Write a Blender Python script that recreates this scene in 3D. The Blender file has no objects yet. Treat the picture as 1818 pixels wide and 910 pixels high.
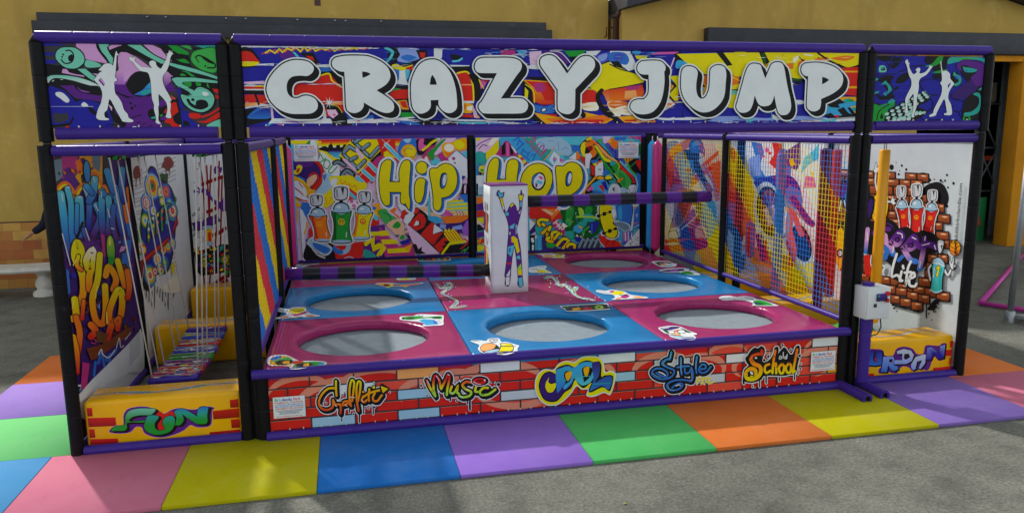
import bpy, bmesh, math, random
import numpy as np
from mathutils import Vector, Matrix
from mathutils.geometry import tessellate_polygon

S = bpy.context.scene
COL = S.collection
random.seed(7)

# ------------------------------------------------------------------ camera
CAM = np.array([2.2793, -6.0962, 2.4777])
RM = np.array([[0.97658819, -0.21492434, -0.0091125],
               [0.04443331, 0.16008979, 0.98610189],
               [0.21047848, 0.96342036, -0.16589159]])     # right, up, forward
FOC = 1354.12                                               # focal length in photograph pixels (1818 wide)
cam_d = bpy.data.cameras.new("Camera")
cam_d.lens = 36.0 * FOC / 1818.0
cam_d.sensor_width = 36.0
cam_d.clip_start = 0.05
cam_d.clip_end = 500
cam = bpy.data.objects.new("Camera", cam_d)
COL.objects.link(cam)
mw = Matrix.Identity(4)
for i in range(3):
    mw[i][0], mw[i][1], mw[i][2], mw[i][3] = RM[0][i], RM[1][i], -RM[2][i], CAM[i]
cam.matrix_world = mw
S.camera = cam

# ------------------------------------------------------------------ sky, sun, exposure
SUN = Vector((-0.53, 1.0, 0.91)).normalized()               # towards the sun: behind the building, to the left
EL = math.asin(SUN.z)
AZ = math.atan2(SUN.x, SUN.y)
world = bpy.data.worlds.new("World")
S.world = world
world.use_nodes = True
wn = world.node_tree.nodes
bg = wn["Background"]
sky = wn.new("ShaderNodeTexSky")
sky.sky_type = 'NISHITA'
sky.sun_disc = False
sky.sun_elevation = EL
sky.sun_rotation = AZ
sky.air_density = 1.0
sky.dust_density = 3.5
sky.ozone_density = 1.0
# a bright broken cloud layer over the clear sky
wl_ = world.node_tree.links
wtc = wn.new("ShaderNodeTexCoord")
wnz = wn.new("ShaderNodeTexNoise"); wnz.inputs['Scale'].default_value = 2.2; wnz.inputs['Detail'].default_value = 7.0; wnz.inputs['Roughness'].default_value = 0.6
wl_.new(wtc.outputs['Generated'], wnz.inputs['Vector'])
wrp = wn.new("ShaderNodeMapRange"); wrp.inputs['From Min'].default_value = 0.36; wrp.inputs['From Max'].default_value = 0.58
wrp.inputs['To Min'].default_value = 0.45; wrp.inputs['To Max'].default_value = 0.95
wl_.new(wnz.outputs['Fac'], wrp.inputs['Value'])
wmx = wn.new("ShaderNodeMix"); wmx.data_type = 'RGBA'
wmx.inputs[7].default_value = (5.6, 6.0, 6.1, 1)
wsx = wn.new("ShaderNodeSeparateXYZ"); wl_.new(wtc.outputs['Generated'], wsx.inputs[0])
wel = wn.new("ShaderNodeMapRange"); wel.inputs['From Min'].default_value = 0.0; wel.inputs['From Max'].default_value = 0.8
wel.inputs['To Min'].default_value = 1.45; wel.inputs['To Max'].default_value = 0.45     # haze: paler towards the horizon
wl_.new(wsx.outputs[2], wel.inputs['Value'])
wml = wn.new("ShaderNodeMix"); wml.data_type = 'RGBA'; wml.blend_type = 'MULTIPLY'; wml.inputs[0].default_value = 1.0
wml.inputs[6].default_value = (5.6, 6.0, 6.1, 1); wl_.new(wel.outputs[0], wml.inputs[7]); wl_.new(wml.outputs[2], wmx.inputs[7])
wl_.new(wrp.outputs[0], wmx.inputs[0]); wl_.new(sky.outputs[0], wmx.inputs[6])
wl_.new(wmx.outputs[2], bg.inputs[0])
bg.inputs[1].default_value = 0.15
sun_d = bpy.data.lights.new("sun", 'SUN')
sun_d.energy = 2.8
sun_d.angle = math.radians(1.5)
sun_d.color = (1.0, 0.97, 0.92)
sun = bpy.data.objects.new("sun", sun_d)
COL.objects.link(sun)
sun.rotation_euler = SUN.to_track_quat('Z', 'Y').to_euler()
S.view_settings.view_transform = 'Standard'
S.view_settings.look = 'None'
S.view_settings.gamma = 1.0
S.view_settings.exposure = 0.3
S.view_settings.use_curve_mapping = False

# ------------------------------------------------------------------ materials
def lin(c):
    c = c / 255.0
    return c / 12.92 if c <= 0.04045 else ((c + 0.055) / 1.055) ** 2.4
def rgb(h):
    return tuple(lin(int(h[i:i + 2], 16)) for i in (0, 2, 4))

def node_mat(name, col, rough=0.5, spec=0.5, bump=0.0, bscale=60.0, var=0.0, vscale=3.0, metal=0.0, attr=False, coat=0.0):
    m = bpy.data.materials.new(name)
    m.use_nodes = True
    N, L = m.node_tree.nodes, m.node_tree.links
    b = N["Principled BSDF"]
    b.inputs['Roughness'].default_value = rough
    b.inputs['Metallic'].default_value = metal
    b.inputs['Specular IOR Level'].default_value = spec
    b.inputs['Coat Weight'].default_value = coat
    tc = N.new("ShaderNodeTexCoord")
    src = None
    if attr:
        a = N.new("ShaderNodeVertexColor"); a.layer_name = "Col"; src = a.outputs[0]
    if var > 0:
        nz = N.new("ShaderNodeTexNoise"); nz.inputs['Scale'].default_value = vscale
        nz.inputs['Detail'].default_value = 6.0; nz.inputs['Roughness'].default_value = 0.65
        L.new(tc.outputs['Object'], nz.inputs['Vector'])
        mr = N.new("ShaderNodeMapRange")
        mr.inputs['From Min'].default_value = 0.3; mr.inputs['From Max'].default_value = 0.7
        mr.inputs['To Min'].default_value = 1 - var; mr.inputs['To Max'].default_value = 1 + var
        L.new(nz.outputs['Fac'], mr.inputs['Value'])
        mx = N.new("ShaderNodeMix"); mx.data_type = 'RGBA'; mx.blend_type = 'MULTIPLY'
        mx.inputs[0].default_value = 1.0
        if src is not None:
            L.new(src, mx.inputs[6])
        else:
            mx.inputs[6].default_value = (*col, 1)
        L.new(mr.outputs[0], mx.inputs[7])
        src = mx.outputs[2]
    if src is not None:
        L.new(src, b.inputs['Base Color'])
    else:
        b.inputs['Base Color'].default_value = (*col, 1)
    if bump > 0:
        nb = N.new("ShaderNodeTexNoise"); nb.inputs['Scale'].default_value = bscale
        nb.inputs['Detail'].default_value = 5.0
        L.new(tc.outputs['Object'], nb.inputs['Vector'])
        bp = N.new("ShaderNodeBump"); bp.inputs['Strength'].default_value = bump
        bp.inputs['Distance'].default_value = 0.01
        L.new(nb.outputs['Fac'], bp.inputs['Height'])
        L.new(bp.outputs[0], b.inputs['Normal'])
    return m

M = {}
M['purple'] = node_mat("purple vinyl", rgb("3f2886"), 0.36, 0.2, 0.12, 25, 0.10, 4)
M['black'] = node_mat("black vinyl sleeve", rgb("121114"), 0.5, 0.15, 0.2, 30, 0.2, 5)
M['print'] = node_mat("printed vinyl", (1, 1, 1), 0.5, 0.16, 0.05, 6, 0.05, 5, attr=True)
M['pad'] = node_mat("glossy pad vinyl", (1, 1, 1), 0.24, 0.3, 0.6, 4, 0.07, 3, attr=True)
M['net'] = node_mat("net cord", (1, 1, 1), 0.6, 0.3, attr=True)
M['bed'] = node_mat("grey trampoline fabric", rgb("8a959c"), 0.75, 0.2, 0.3, 300, 0.10, 10)
M['rope'] = node_mat("white rope", rgb("d8d4cc"), 0.8, 0.2, 0.6, 300, 0.1, 60)
M['white'] = node_mat("white enamel", rgb("d2d6d8"), 0.35, 0.5, 0.02, 40, 0.03, 6)
M['dark'] = node_mat("dark steel", rgb("1c1c1e"), 0.4, 0.5)
M['steel'] = node_mat("galvanised steel", rgb("9a9ea2"), 0.45, 0.5, 0.05, 40, 0.15, 8, metal=0.7)
M['magenta'] = node_mat("magenta paint", rgb("c0309a"), 0.4, 0.5, 0.03, 40, 0.08, 6)
M['stone'] = node_mat("white stone", rgb("cfcac0"), 0.8, 0.3, 0.4, 40, 0.15, 8)
M['track'] = node_mat("dark painted metal", rgb("2b2c33"), 0.55, 0.4, 0.05, 20, 0.25, 3)
M['gutter'] = node_mat("brown gutter", rgb("4a2a22"), 0.5, 0.4, 0.05, 20, 0.3, 5)
M['ochre'] = node_mat("ochre render", rgb("b8984e"), 0.9, 0.2, 0.35, 45, 0.10, 1.3)
M['orange'] = node_mat("orange painted pillar", rgb("cf8a1c"), 0.8, 0.2, 0.3, 45, 0.12, 1.5)
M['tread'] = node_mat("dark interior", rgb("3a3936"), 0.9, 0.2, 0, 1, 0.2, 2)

def dado_mat():
    m = node_mat("brown and ochre dado tiles", (1, 1, 1), 0.6, 0.3, 0.2, 40)
    N, L = m.node_tree.nodes, m.node_tree.links
    tc = [n for n in N if n.bl_idname == "ShaderNodeTexCoord"][0]
    mp = N.new("ShaderNodeMapping"); mp.inputs['Rotation'].default_value = (math.radians(90), 0, 0)
    mp.inputs['Location'].default_value = (0.1, 0, 0.0)
    L.new(tc.outputs['Object'], mp.inputs[0])
    br = N.new("ShaderNodeTexBrick")
    br.inputs['Color1'].default_value = (*rgb("a65a2e"), 1)
    br.inputs['Color2'].default_value = (*rgb("c89c4a"), 1)
    br.inputs['Mortar'].default_value = (*rgb("8e5a34"), 1)
    br.inputs['Scale'].default_value = 1.0
    br.inputs['Mortar Size'].default_value = 0.003
    br.inputs['Bias'].default_value = -0.05
    br.inputs['Brick Width'].default_value = 0.27
    br.inputs['Row Height'].default_value = 0.155
    L.new(mp.outputs[0], br.inputs[0])
    L.new(br.outputs[0], N["Principled BSDF"].inputs['Base Color'])
    return m
M['dado'] = dado_mat()

def asphalt_mat():
    m = node_mat("asphalt", (1, 1, 1), 0.9, 0.3, 0.5, 120)
    N, L = m.node_tree.nodes, m.node_tree.links
    tc = [n for n in N if n.bl_idname == "ShaderNodeTexCoord"][0]
    def noise(sc, det, ro=0.6):
        n = N.new("ShaderNodeTexNoise"); n.inputs['Scale'].default_value = sc
        n.inputs['Detail'].default_value = det; n.inputs['Roughness'].default_value = ro
        L.new(tc.outputs['Object'], n.inputs['Vector']); return n
    def ramp(src, stops):
        r = N.new("ShaderNodeValToRGB"); e = r.color_ramp.elements
        e[0].position, e[0].color = stops[0][0], (*stops[0][1], 1)
        e[1].position, e[1].color = stops[1][0], (*stops[1][1], 1)
        for p, c in stops[2:]:
            k = e.new(p); k.color = (*c, 1)
        L.new(src, r.inputs[0]); return r
    def mix(mode, f, a, b):
        x = N.new("ShaderNodeMix"); x.data_type = 'RGBA'; x.blend_type = mode
        x.inputs[0].default_value = f
        L.new(a, x.inputs[6]); L.new(b, x.inputs[7]); return x.outputs[2]
    fine = ramp(noise(42, 5, 0.85).outputs['Fac'], [(0.32, rgb("55554e")), (0.5, rgb("76756b")), (0.70, rgb("959488"))])
    vo = N.new("ShaderNodeTexVoronoi"); vo.inputs['Scale'].default_value = 38; L.new(tc.outputs['Object'], vo.inputs['Vector'])
    grit = ramp(vo.outputs['Distance'], [(0.05, (1.25, 1.23, 1.2)), (0.22, (1.0,) * 3), (0.7, (0.88,) * 3)])
    stain = ramp(noise(1.5, 3, 0.5).outputs['Fac'], [(0.60, (1.0,) * 3), (0.70, (0.72,) * 3)])
    big = ramp(noise(0.7, 6, 0.68).outputs['Fac'], [(0.33, (0.68,) * 3), (0.62, (1.08,) * 3)])
    mid = ramp(noise(3.1, 6, 0.7).outputs['Fac'], [(0.36, (0.80,) * 3), (0.55, (1.06,) * 3)])
    c = mix('MULTIPLY', 1, fine.outputs[0], grit.outputs[0])
    c = mix('MULTIPLY', 1, c, big.outputs[0])
    c = mix('MULTIPLY', 1, c, mid.outputs[0])
    c = mix('MULTIPLY', 1, c, stain.outputs[0])
    L.new(c, N["Principled BSDF"].inputs['Base Color'])
    return m
M['asphalt'] = asphalt_mat()

def weather(m, dirt, amount, scale, stretch=(1, 1, 1), lo=0.5, hi=0.72, extra=None):
    """lays dirt of its own shape (blotches, runs, scuffs) over a material's colour"""
    N, L = m.node_tree.nodes, m.node_tree.links
    b = N["Principled BSDF"]
    tc = [n for n in N if n.bl_idname == "ShaderNodeTexCoord"][0]
    mp = N.new("ShaderNodeMapping"); mp.inputs['Scale'].default_value = stretch
    L.new(tc.outputs['Object'], mp.inputs[0])
    nz = N.new("ShaderNodeTexNoise"); nz.inputs['Scale'].default_value = scale; nz.inputs['Detail'].default_value = 8; nz.inputs['Roughness'].default_value = 0.7
    L.new(mp.outputs[0], nz.inputs['Vector'])
    mr = N.new("ShaderNodeMapRange"); mr.inputs['From Min'].default_value = lo; mr.inputs['From Max'].default_value = hi
    mr.inputs['To Min'].default_value = 0; mr.inputs['To Max'].default_value = amount
    L.new(nz.outputs['Fac'], mr.inputs['Value'])
    mx = N.new("ShaderNodeMix"); mx.data_type = 'RGBA'
    L.new(mr.outputs[0], mx.inputs[0]); mx.inputs[7].default_value = (*dirt, 1)
    if b.inputs['Base Color'].is_linked:
        L.new(b.inputs['Base Color'].links[0].from_socket, mx.inputs[6])
    else:
        mx.inputs[6].default_value = b.inputs['Base Color'].default_value
    L.new(mx.outputs[2], b.inputs['Base Color'])
    return m
weather(M['ochre'], rgb("7a6238"), 0.45, 1.1, (1, 1, .25)); weather(M['ochre'], rgb("d8c088"), 0.35, 2.6, (1, 1, 1), .55, .75); weather(M['ochre'], rgb("4c3f2c"), 0.5, 5.5, (1, 1, .06), .62, .8)
weather(M['dado'], rgb("6a4a30"), 0.4, 2.2); weather(M['track'], rgb("6c6a66"), 0.3, 3.0, (1, 1, 3), .58, .75); weather(M['orange'], rgb("7a5218"), 0.4, 1.6, (1, 1, .3))
weather(M['bed'], rgb("6c747a"), 0.3, 4, (1, 1, 1), .52, .7); weather(M['pad'], rgb("8c8078"), 0.08, 5, (1, 1, 1), .55, .75); weather(M['black'], rgb("3a393c"), 0.4, 7, (1, 1, 1), .58, .75); weather(M['purple'], rgb("2a1c5a"), 0.5, 6, (1, 1, 1), .56, .75)
weather(M['white'], rgb("8a8a86"), 0.3, 9, (1, 1, .3), .58, .78)

# ------------------------------------------------------------------ mesh builder
class MB:
    """collects faces; each face has a material key, a colour and a smooth flag"""
    def __init__(s, mat='black', col=(1, 1, 1)):
        s.v, s.fa, s.c, s.m, s.sm = [], [], [], [], []
        s.mat, s.col = mat, col
    def add(s, vs, fs, col=None, mat=None, smooth=False):
        o = len(s.v)
        s.v += [tuple(p) for p in vs]
        for i, f in enumerate(fs):
            s.fa.append([o + k for k in f])
            cc = col if col is not None else s.col
            s.c.append(cc); s.m.append(mat or s.mat); s.sm.append(smooth)
    def box(s, x0, x1, y0, y1, z0, z1, col=None, mat=None, bev=0.0, seg=2):
        if bev <= 0:
            vs = [(x, y, z) for z in (z0, z1) for y in (y0, y1) for x in (x0, x1)]
            s.add(vs, [(0, 2, 3, 1), (4, 5, 7, 6), (0, 1, 5, 4), (2, 6, 7, 3), (0, 4, 6, 2), (1, 3, 7, 5)], col, mat)
            return
        bm = bmesh.new()
        bmesh.ops.create_cube(bm, size=1.0)
        for v in bm.verts:
            v.co = Vector(((x0 + x1) / 2 + v.co.x * (x1 - x0), (y0 + y1) / 2 + v.co.y * (y1 - y0), (z0 + z1) / 2 + v.co.z * (z1 - z0)))
        bmesh.ops.bevel(bm, geom=list(bm.edges), offset=bev, segments=seg, affect='EDGES', profile=0.5)
        bm.verts.index_update()
        s.add([v.co[:] for v in bm.verts], [[v.index for v in f.verts] for f in bm.faces], col, mat, True)
        bm.free()
    def tube(s, pts, r, seg=14, col=None, mat=None, cap=True, radii=None, cols=None):
        """round tube along a polyline; radii and cols may vary per point / per span"""
        P = [Vector(p) for p in pts]
        n = len(P)
        up = None
        vs = []
        for i, p in enumerate(P):
            t = (P[min(i + 1, n - 1)] - P[max(i - 1, 0)]).normalized()
            if up is None:
                a = Vector((0, 0, 1)) if abs(t.z) < 0.9 else Vector((0, 1, 0))
                up = (a - t * a.dot(t)).normalized()
            else:
                up = (up - t * up.dot(t)).normalized()
            sd = t.cross(up)
            rr = radii[i] if radii else r
            for k in range(seg):
                an = 2 * math.pi * k / seg
                vs.append(p + up * (math.cos(an) * rr) + sd * (math.sin(an) * rr))
        for i in range(n - 1):
            fs = [(i * seg + k, i * seg + (k + 1) % seg, (i + 1) * seg + (k + 1) % seg, (i + 1) * seg + k) for k in range(seg)]
            if i == 0:
                o = len(s.v); s.v += [tuple(q) for q in vs]
            for f in fs:
                s.fa.append([o + k for k in f]); s.c.append((cols[i] if cols else None) or col or s.col)
                s.m.append(mat or s.mat); s.sm.append(True)
        if cap:
            for base, rev in ((0, True), ((n - 1) * seg, False)):
                f = [o + base + k for k in range(seg)]
                s.fa.append(f[::-1] if rev else f); s.c.append((cols[0 if rev else -1] if cols else None) or col or s.col)
                s.m.append(mat or s.mat); s.sm.append(False)
    def sleeve(s, a, b, r, step=0.3, **k):
        """padded sleeve: a tube with a small groove where each foam section ends"""
        A, B = Vector(a), Vector(b)
        Ln = (B - A).length
        n = max(1, int(round(Ln / step)))
        pts, rad = [], []
        d = (B - A) / Ln
        for i in range(n):
            t0, t1 = Ln * i / n, Ln * (i + 1) / n
            a, c = (i > 0), (i < n - 1)
            for t, q in ((t0 + .001 * a, r * (.955 if a else 1)), (t0 + .004, r * (.99 if a else 1)), (t0 + .008, r), (t0 + .02, r), (t1 - .02, r), (t1 - .008, r), (t1 - .004, r * (.99 if c else 1)), (t1 - .001 * c, r * (.955 if c else 1))):
                pts.append(A + d * t); rad.append(q)
        s.tube(pts, r, radii=rad, seg=16, **k)
    def lathe(s, c, prof, seg=24, col=None, mat=None):
        vs = []
        for r, z in prof:
            for k in range(seg):
                a = 2 * math.pi * k / seg
                vs.append((c[0] + math.cos(a) * r, c[1] + math.sin(a) * r, c[2] + z))
        fs = []
        for i in range(len(prof) - 1):
            fs += [(i * seg + k, i * seg + (k + 1) % seg, (i + 1) * seg + (k + 1) % seg, (i + 1) * seg + k) for k in range(seg)]
        s.add(vs, fs, col, mat, True)
        s.add(vs[-seg:], [list(range(seg))], col, mat)
    def merge(s, o):
        k = len(s.v)
        s.v += o.v; s.fa += [[k + i for i in f] for f in o.fa]; s.c += o.c; s.m += o.m; s.sm += o.sm
    def build(s, name, parent=None, loc=None):
        org = Vector((0, 0, 0))
        if parent is not None:
            org = wl(parent)
            loc = Vector((0, 0, 0))
        elif loc is not None:
            org = Vector(loc)
        me = bpy.data.meshes.new(name)
        va = np.array(s.v, dtype=np.float64) - np.array(org)
        me.from_pydata(va.tolist(), [], s.fa)
        keys = []
        for k in s.m:
            if k not in keys: keys.append(k)
        for k in keys: me.materials.append(M[k])
        idx = {k: i for i, k in enumerate(keys)}
        me.polygons.foreach_set('material_index', [idx[k] for k in s.m])
        me.polygons.foreach_set('use_smooth', s.sm)
        at = me.color_attributes.new("Col", 'FLOAT_COLOR', 'CORNER')
        buf = []
        for f, c in zip(s.fa, s.c):
            if isinstance(c[0], (tuple, list)):
                for q in c: buf += [q[0], q[1], q[2], 1.0]
            else:
                buf += [c[0], c[1], c[2], 1.0] * len(f)
        at.data.foreach_set('color', buf)
        me.validate(); me.update()
        ob = bpy.data.objects.new(name, me)
        COL.objects.link(ob)
        if parent is not None: ob.parent = parent
        elif loc is not None: ob.location = loc
        return ob

def wl(o):
    v = Vector(o.location)
    while o.parent is not None:
        o = o.parent; v = v + Vector(o.location)
    return v
def tag(o, label, cat, group=None, kind=None):
    o['label'] = label
    o['category'] = cat
    if group: o['group'] = group
    if kind: o['kind'] = kind
    return o
def thing(name, loc, label, cat, group=None):
    o = bpy.data.objects.new(name, None)
    o.empty_display_size = 0.2
    COL.objects.link(o); o.location = loc
    return tag(o, label, cat, group)
def structure(o):
    o['kind'] = 'structure'; return o

# ------------------------------------------------------------------ print painter
PAL = {k: rgb(v) for k, v in dict(
    K="17161a", W="dfe3e4", w="c4cccf", B="23239a", b="2f72c8", c="3aa6d8", C="58c4d4", t="74c8ae", T="2aa59a", G="1f9a34", g="3fae4e",
    d="0f5a1e", Y="e8d800", y="f2e45a", A="f0ab00", O="f07818", o="f6a860", R="d8261c", r="e8503c", D="8c1414", N="7a3a1c", n="b05a2c",
    P="5c2286", p="a05ac0", L="d49ad0", l="e6c0dc", M="b8327c", m="e05aa8", V="3a1c6c", I="4a50c0", i="8aa0e0", s="9fc4d8", S="708896",
    H="c8ccd0", h="8c9298", F="e8b890", f="c08860", E="f6f0d8", e="3c3a40", Z="0c2a6a", q="c8503c", Q="e08a70", u="6a4020", U="a8d83c").items()}

class Print(MB):
    """flat printed artwork on a plane; points are read off the photograph and laid on the plane at its real size"""
    def __init__(s, quad, px=None, bow=(0, 0), base=None, clip=True, mat='print', back=0.012, lift=0.0008):
        super().__init__(mat)
        s.q = [Vector(p) for p in quad]            # BL, BR, TR, TL in the world
        s.O = s.q[0]
        s.w = (s.q[1] - s.q[0]).length; s.h = (s.q[3] - s.q[0]).length
        s.U = (s.q[1] - s.q[0]).normalized(); s.Vv = (s.q[3] - s.q[0]).normalized()
        s.N = s.U.cross(s.Vv).normalized()
        s.lay = 0; s.lift = lift
        s.clip = clip; s.bow = bow; s.x0 = s.y0 = 0.0; s.k = 1.0
        s.px = px
        if px:                                        # photo corners BL, BR, TR, TL -> panel corners
            src = [s.unbow(*p) for p in px]
            dst = [(0, 0), (s.w, 0), (s.w, s.h), (0, s.h)]
            A, bb = [], []
            for (x, y), (u, v) in zip(src, dst):
                A.append([x, y, 1, 0, 0, 0, -u * x, -u * y]); bb.append(u)
                A.append([0, 0, 0, x, y, 1, -v * x, -v * y]); bb.append(v)
            hh = np.linalg.solve(np.array(A, float), np.array(bb, float))
            s.Hm = np.append(hh, 1).reshape(3, 3)
        else:
            s.Hm = None
        if base is not None:
            n = s.N * back
            c = PAL[base] if isinstance(base, str) else base
            a = s.q
            bk = [p - n for p in a]
            s.add(a + bk, [(0, 1, 2, 3), (7, 6, 5, 4), (0, 4, 5, 1), (1, 5, 6, 2), (2, 6, 7, 3), (3, 7, 4, 0)], c)
    def unbow(s, x, y):
        bt, bb = s.bow
        if (bt or bb) and s.px:
            xl = (s.px[0][0] + s.px[3][0]) / 2; xr = (s.px[1][0] + s.px[2][0]) / 2
            t = (x - xl) / (xr - xl)
            yt = s.px[3][1] + t * (s.px[2][1] - s.px[3][1]); yb = s.px[0][1] + t * (s.px[1][1] - s.px[0][1])
            f = (y - yt) / (yb - yt)
            return x, y + (bt + (bb - bt) * f) * (1 - (2 * t - 1) ** 2)
        return x, y
    def z(s, x0, y0, k):
        s.x0, s.y0, s.k = x0, y0, k; return s
    def uv(s, p):
        if s.k == 0: return p
        x = s.x0 + p[0] / s.k; y = s.y0 + p[1] / s.k
        if s.Hm is not None:
            x, y = s.unbow(x, y)
            a = s.Hm @ np.array([x, y, 1.0]); return a[0] / a[2], a[1] / a[2]
        r = RM.T @ np.array([(x - 909) / FOC, -(y - 455) / FOC, 1.0])
        n = np.array(s.N); o = np.array(s.O)
        X = CAM + r * ((o - CAM) @ n) / (r @ n)
        d = X - o
        return float(d @ np.array(s.U)), float(d @ np.array(s.Vv))
    def put(s, tris, cols, off=0.0):
        """tris: list of uv triangles with colours, clipped to the panel"""
        dz = s.lift + s.lay * 4e-5 + off
        for t, c in zip(tris, cols):
            poly = list(zip(t, c if isinstance(c[0], (tuple, list)) else [c] * len(t)))
            if s.clip:
                for ax, lim, sg in ((0, 0, 1), (0, s.w, -1), (1, 0, 1), (1, s.h, -1)):
                    out = []
                    for i in range(len(poly)):
                        (p, pc), (q, qc) = poly[i - 1], poly[i]
                        dp, dq = sg * (p[ax] - lim), sg * (q[ax] - lim)
                        if dp * dq < 0:
                            f = dp / (dp - dq)
                            out.append(((p[0] + (q[0] - p[0]) * f, p[1] + (q[1] - p[1]) * f), tuple(pc[j] + (qc[j] - pc[j]) * f for j in range(3))))
                        if dq >= 0: out.append((q, qc))
                    poly = out
                    if len(poly) < 3: break
                if len(poly) < 3: continue
            ar = sum(poly[i - 1][0][0] * poly[i][0][1] - poly[i][0][0] * poly[i - 1][0][1] for i in range(len(poly)))
            if abs(ar) < 1e-9: continue
            if ar < 0: poly = poly[::-1]
            vs = [s.O + s.U * p[0] + s.Vv * p[1] + s.N * dz for p, _ in poly]
            s.add(vs, [list(range(len(vs)))], [q for _, q in poly] if True else None)
    def pts(s, t, smooth=False, closed=True, n=5):
        if isinstance(t, str):
            raw = [(tuple(float(v) for v in a.rstrip('!').split(',')), a.endswith('!')) for a in t.split()]
        else:
            raw = [(tuple(a), False) for a in t]
        P = [a for a, _ in raw]
        if not smooth or len(P) < 3: return P
        cor = [b for _, b in raw]
        out = []
        m = len(P)
        for i in range(m if closed else m - 1):
            p1, p2 = P[i], P[(i + 1) % m]
            p0 = P[i - 1] if (closed or i > 0) else p1
            p3 = P[(i + 2) % m] if (closed or i + 2 < m) else p2
            if cor[i]: p0 = p1
            if cor[(i + 1) % m]: p3 = p2
            for k in range(n):
                u = k / n
                out.append(tuple(0.5 * (2 * b + (c - a) * u + (2 * a - 5 * b + 4 * c - d) * u * u + (3 * b - a - 3 * c + d) * u ** 3)
                                 for a, b, c, d in zip(p0, p1, p2, p3)))
        if not closed: out.append(P[-1])
        return out
    def colfn(s, c, P):
        """c: palette key, or 'XY' for a gradient from X (top) to Y (bottom)"""
        if not isinstance(c, str): return lambda p: c
        if len(c) == 1: return lambda p: PAL[c]
        ys = [p[1] for p in P]; a, b = min(ys), max(ys)
        st = [PAL[k] for k in c]
        def g(p):
            f = 0 if b - a < 1e-6 else min(1, max(0, (p[1] - a) / (b - a)))
            f *= len(st) - 1; i = min(int(f), len(st) - 2); f -= i
            return tuple(st[i][j] + (st[i + 1][j] - st[i][j]) * f for j in range(3))
        return g
    def raw(s, P, g):
        s.lay += 1
        if len(P) < 3: return
        tr = tessellate_polygon([[Vector((x, y, 0)) for x, y in P]])
        U = [s.uv(p) for p in P]; Cc = [g(p) for p in P]
        s.put([[U[i] for i in t] for t in tr], [[Cc[i] for i in t] for t in tr])
    def f(s, c, t, smooth=False, n=5):
        P = s.pts(t, smooth, True, n); s.raw(P, s.colfn(c, P)); return s
    def F(s, c, t, n=5): return s.f(c, t, True, n)
    def e(s, c, cx, cy, rx, ry=None, rot=0, n=22):
        ry = rx if ry is None else ry
        a = math.radians(rot); ca, sa = math.cos(a), math.sin(a)
        P = []
        for k in range(n):
            t = 2 * math.pi * k / n
            x, y = rx * math.cos(t), ry * math.sin(t)
            P.append((cx + x * ca - y * sa, cy + x * sa + y * ca))
        s.raw(P, s.colfn(c, P)); return s
    def ribbon(s, P, w, g, closed=False, taper=None, cap=True):
        s.lay += 1
        Q = [P[0]]
        for p in P[1:]:
            if math.hypot(p[0] - Q[-1][0], p[1] - Q[-1][1]) > 1e-3: Q.append(p)
        if closed and math.hypot(Q[0][0] - Q[-1][0], Q[0][1] - Q[-1][1]) < 1e-3: Q.pop()
        n = len(Q)
        if n < 2: return
        Lf, Rt = [], []
        for i in range(n):
            a = Q[i - 1] if (closed or i > 0) else None
            b = Q[(i + 1) % n] if (closed or i < n - 1) else None
            d1 = (Q[i][0] - a[0], Q[i][1] - a[1]) if a else None
            d2 = (b[0] - Q[i][0], b[1] - Q[i][1]) if b else None
            def nm(d):
                l = math.hypot(*d) or 1; return (-d[1] / l, d[0] / l)
            if d1 and d2:
                n1, n2 = nm(d1), nm(d2)
                mx, my = n1[0] + n2[0], n1[1] + n2[1]
                l = math.hypot(mx, my)
                if l < 1e-3: mx, my, l = n1[0], n1[1], 1.0
                mx, my = mx / l, my / l
                sc = 1 / max(0.5, mx * n1[0] + my * n1[1])
            else:
                mx, my = nm(d1 or d2); sc = 1
            hw = w / 2 * (taper(i / (n - 1)) if taper else 1)
            Lf.append((Q[i][0] + mx * hw * sc, Q[i][1] + my * hw * sc)); Rt.append((Q[i][0] - mx * hw * sc, Q[i][1] - my * hw * sc))
        UL = [s.uv(p) for p in Lf]; UR = [s.uv(p) for p in Rt]
        CL = [g(p) for p in Q]
        for i in range(n if closed else n - 1):
            j = (i + 1) % n
            s.put([[UL[i], UR[i], UR[j]], [UL[i], UR[j], UL[j]]], [[CL[i], CL[i], CL[j]], [CL[i], CL[j], CL[j]]], (i % 3) * 1.2e-5)
        if cap and not closed:
            for i, sg in ((0, 1), (n - 1, -1)):
                hw = w / 2 * (taper(i / (n - 1)) if taper else 1)
                if hw < 0.3: continue
                a = math.atan2(Lf[i][1] - Q[i][1], Lf[i][0] - Q[i][0])
                C = [(Q[i][0] + math.cos(a + sg * math.pi * k / 8) * hw, Q[i][1] + math.sin(a + sg * math.pi * k / 8) * hw) for k in range(9)]
                UU = [s.uv(p) for p in C]
                s.put([[UU[0], UU[k], UU[k + 1]] for k in range(1, 8)], [[CL[i]] * 3] * 7, 2.4e-5)
    def s_(s, c, w, t, smooth=True, closed=False, taper=None, n=5, P0=None, cap=True):
        P = s.pts(t, smooth, closed, n)
        s.ribbon(P, w, s.colfn(c, P0 or P), closed, taper, cap); return s
    def l(s, c, w, t, **k): return s.s_(c, w, t, smooth=False, **k)
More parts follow.
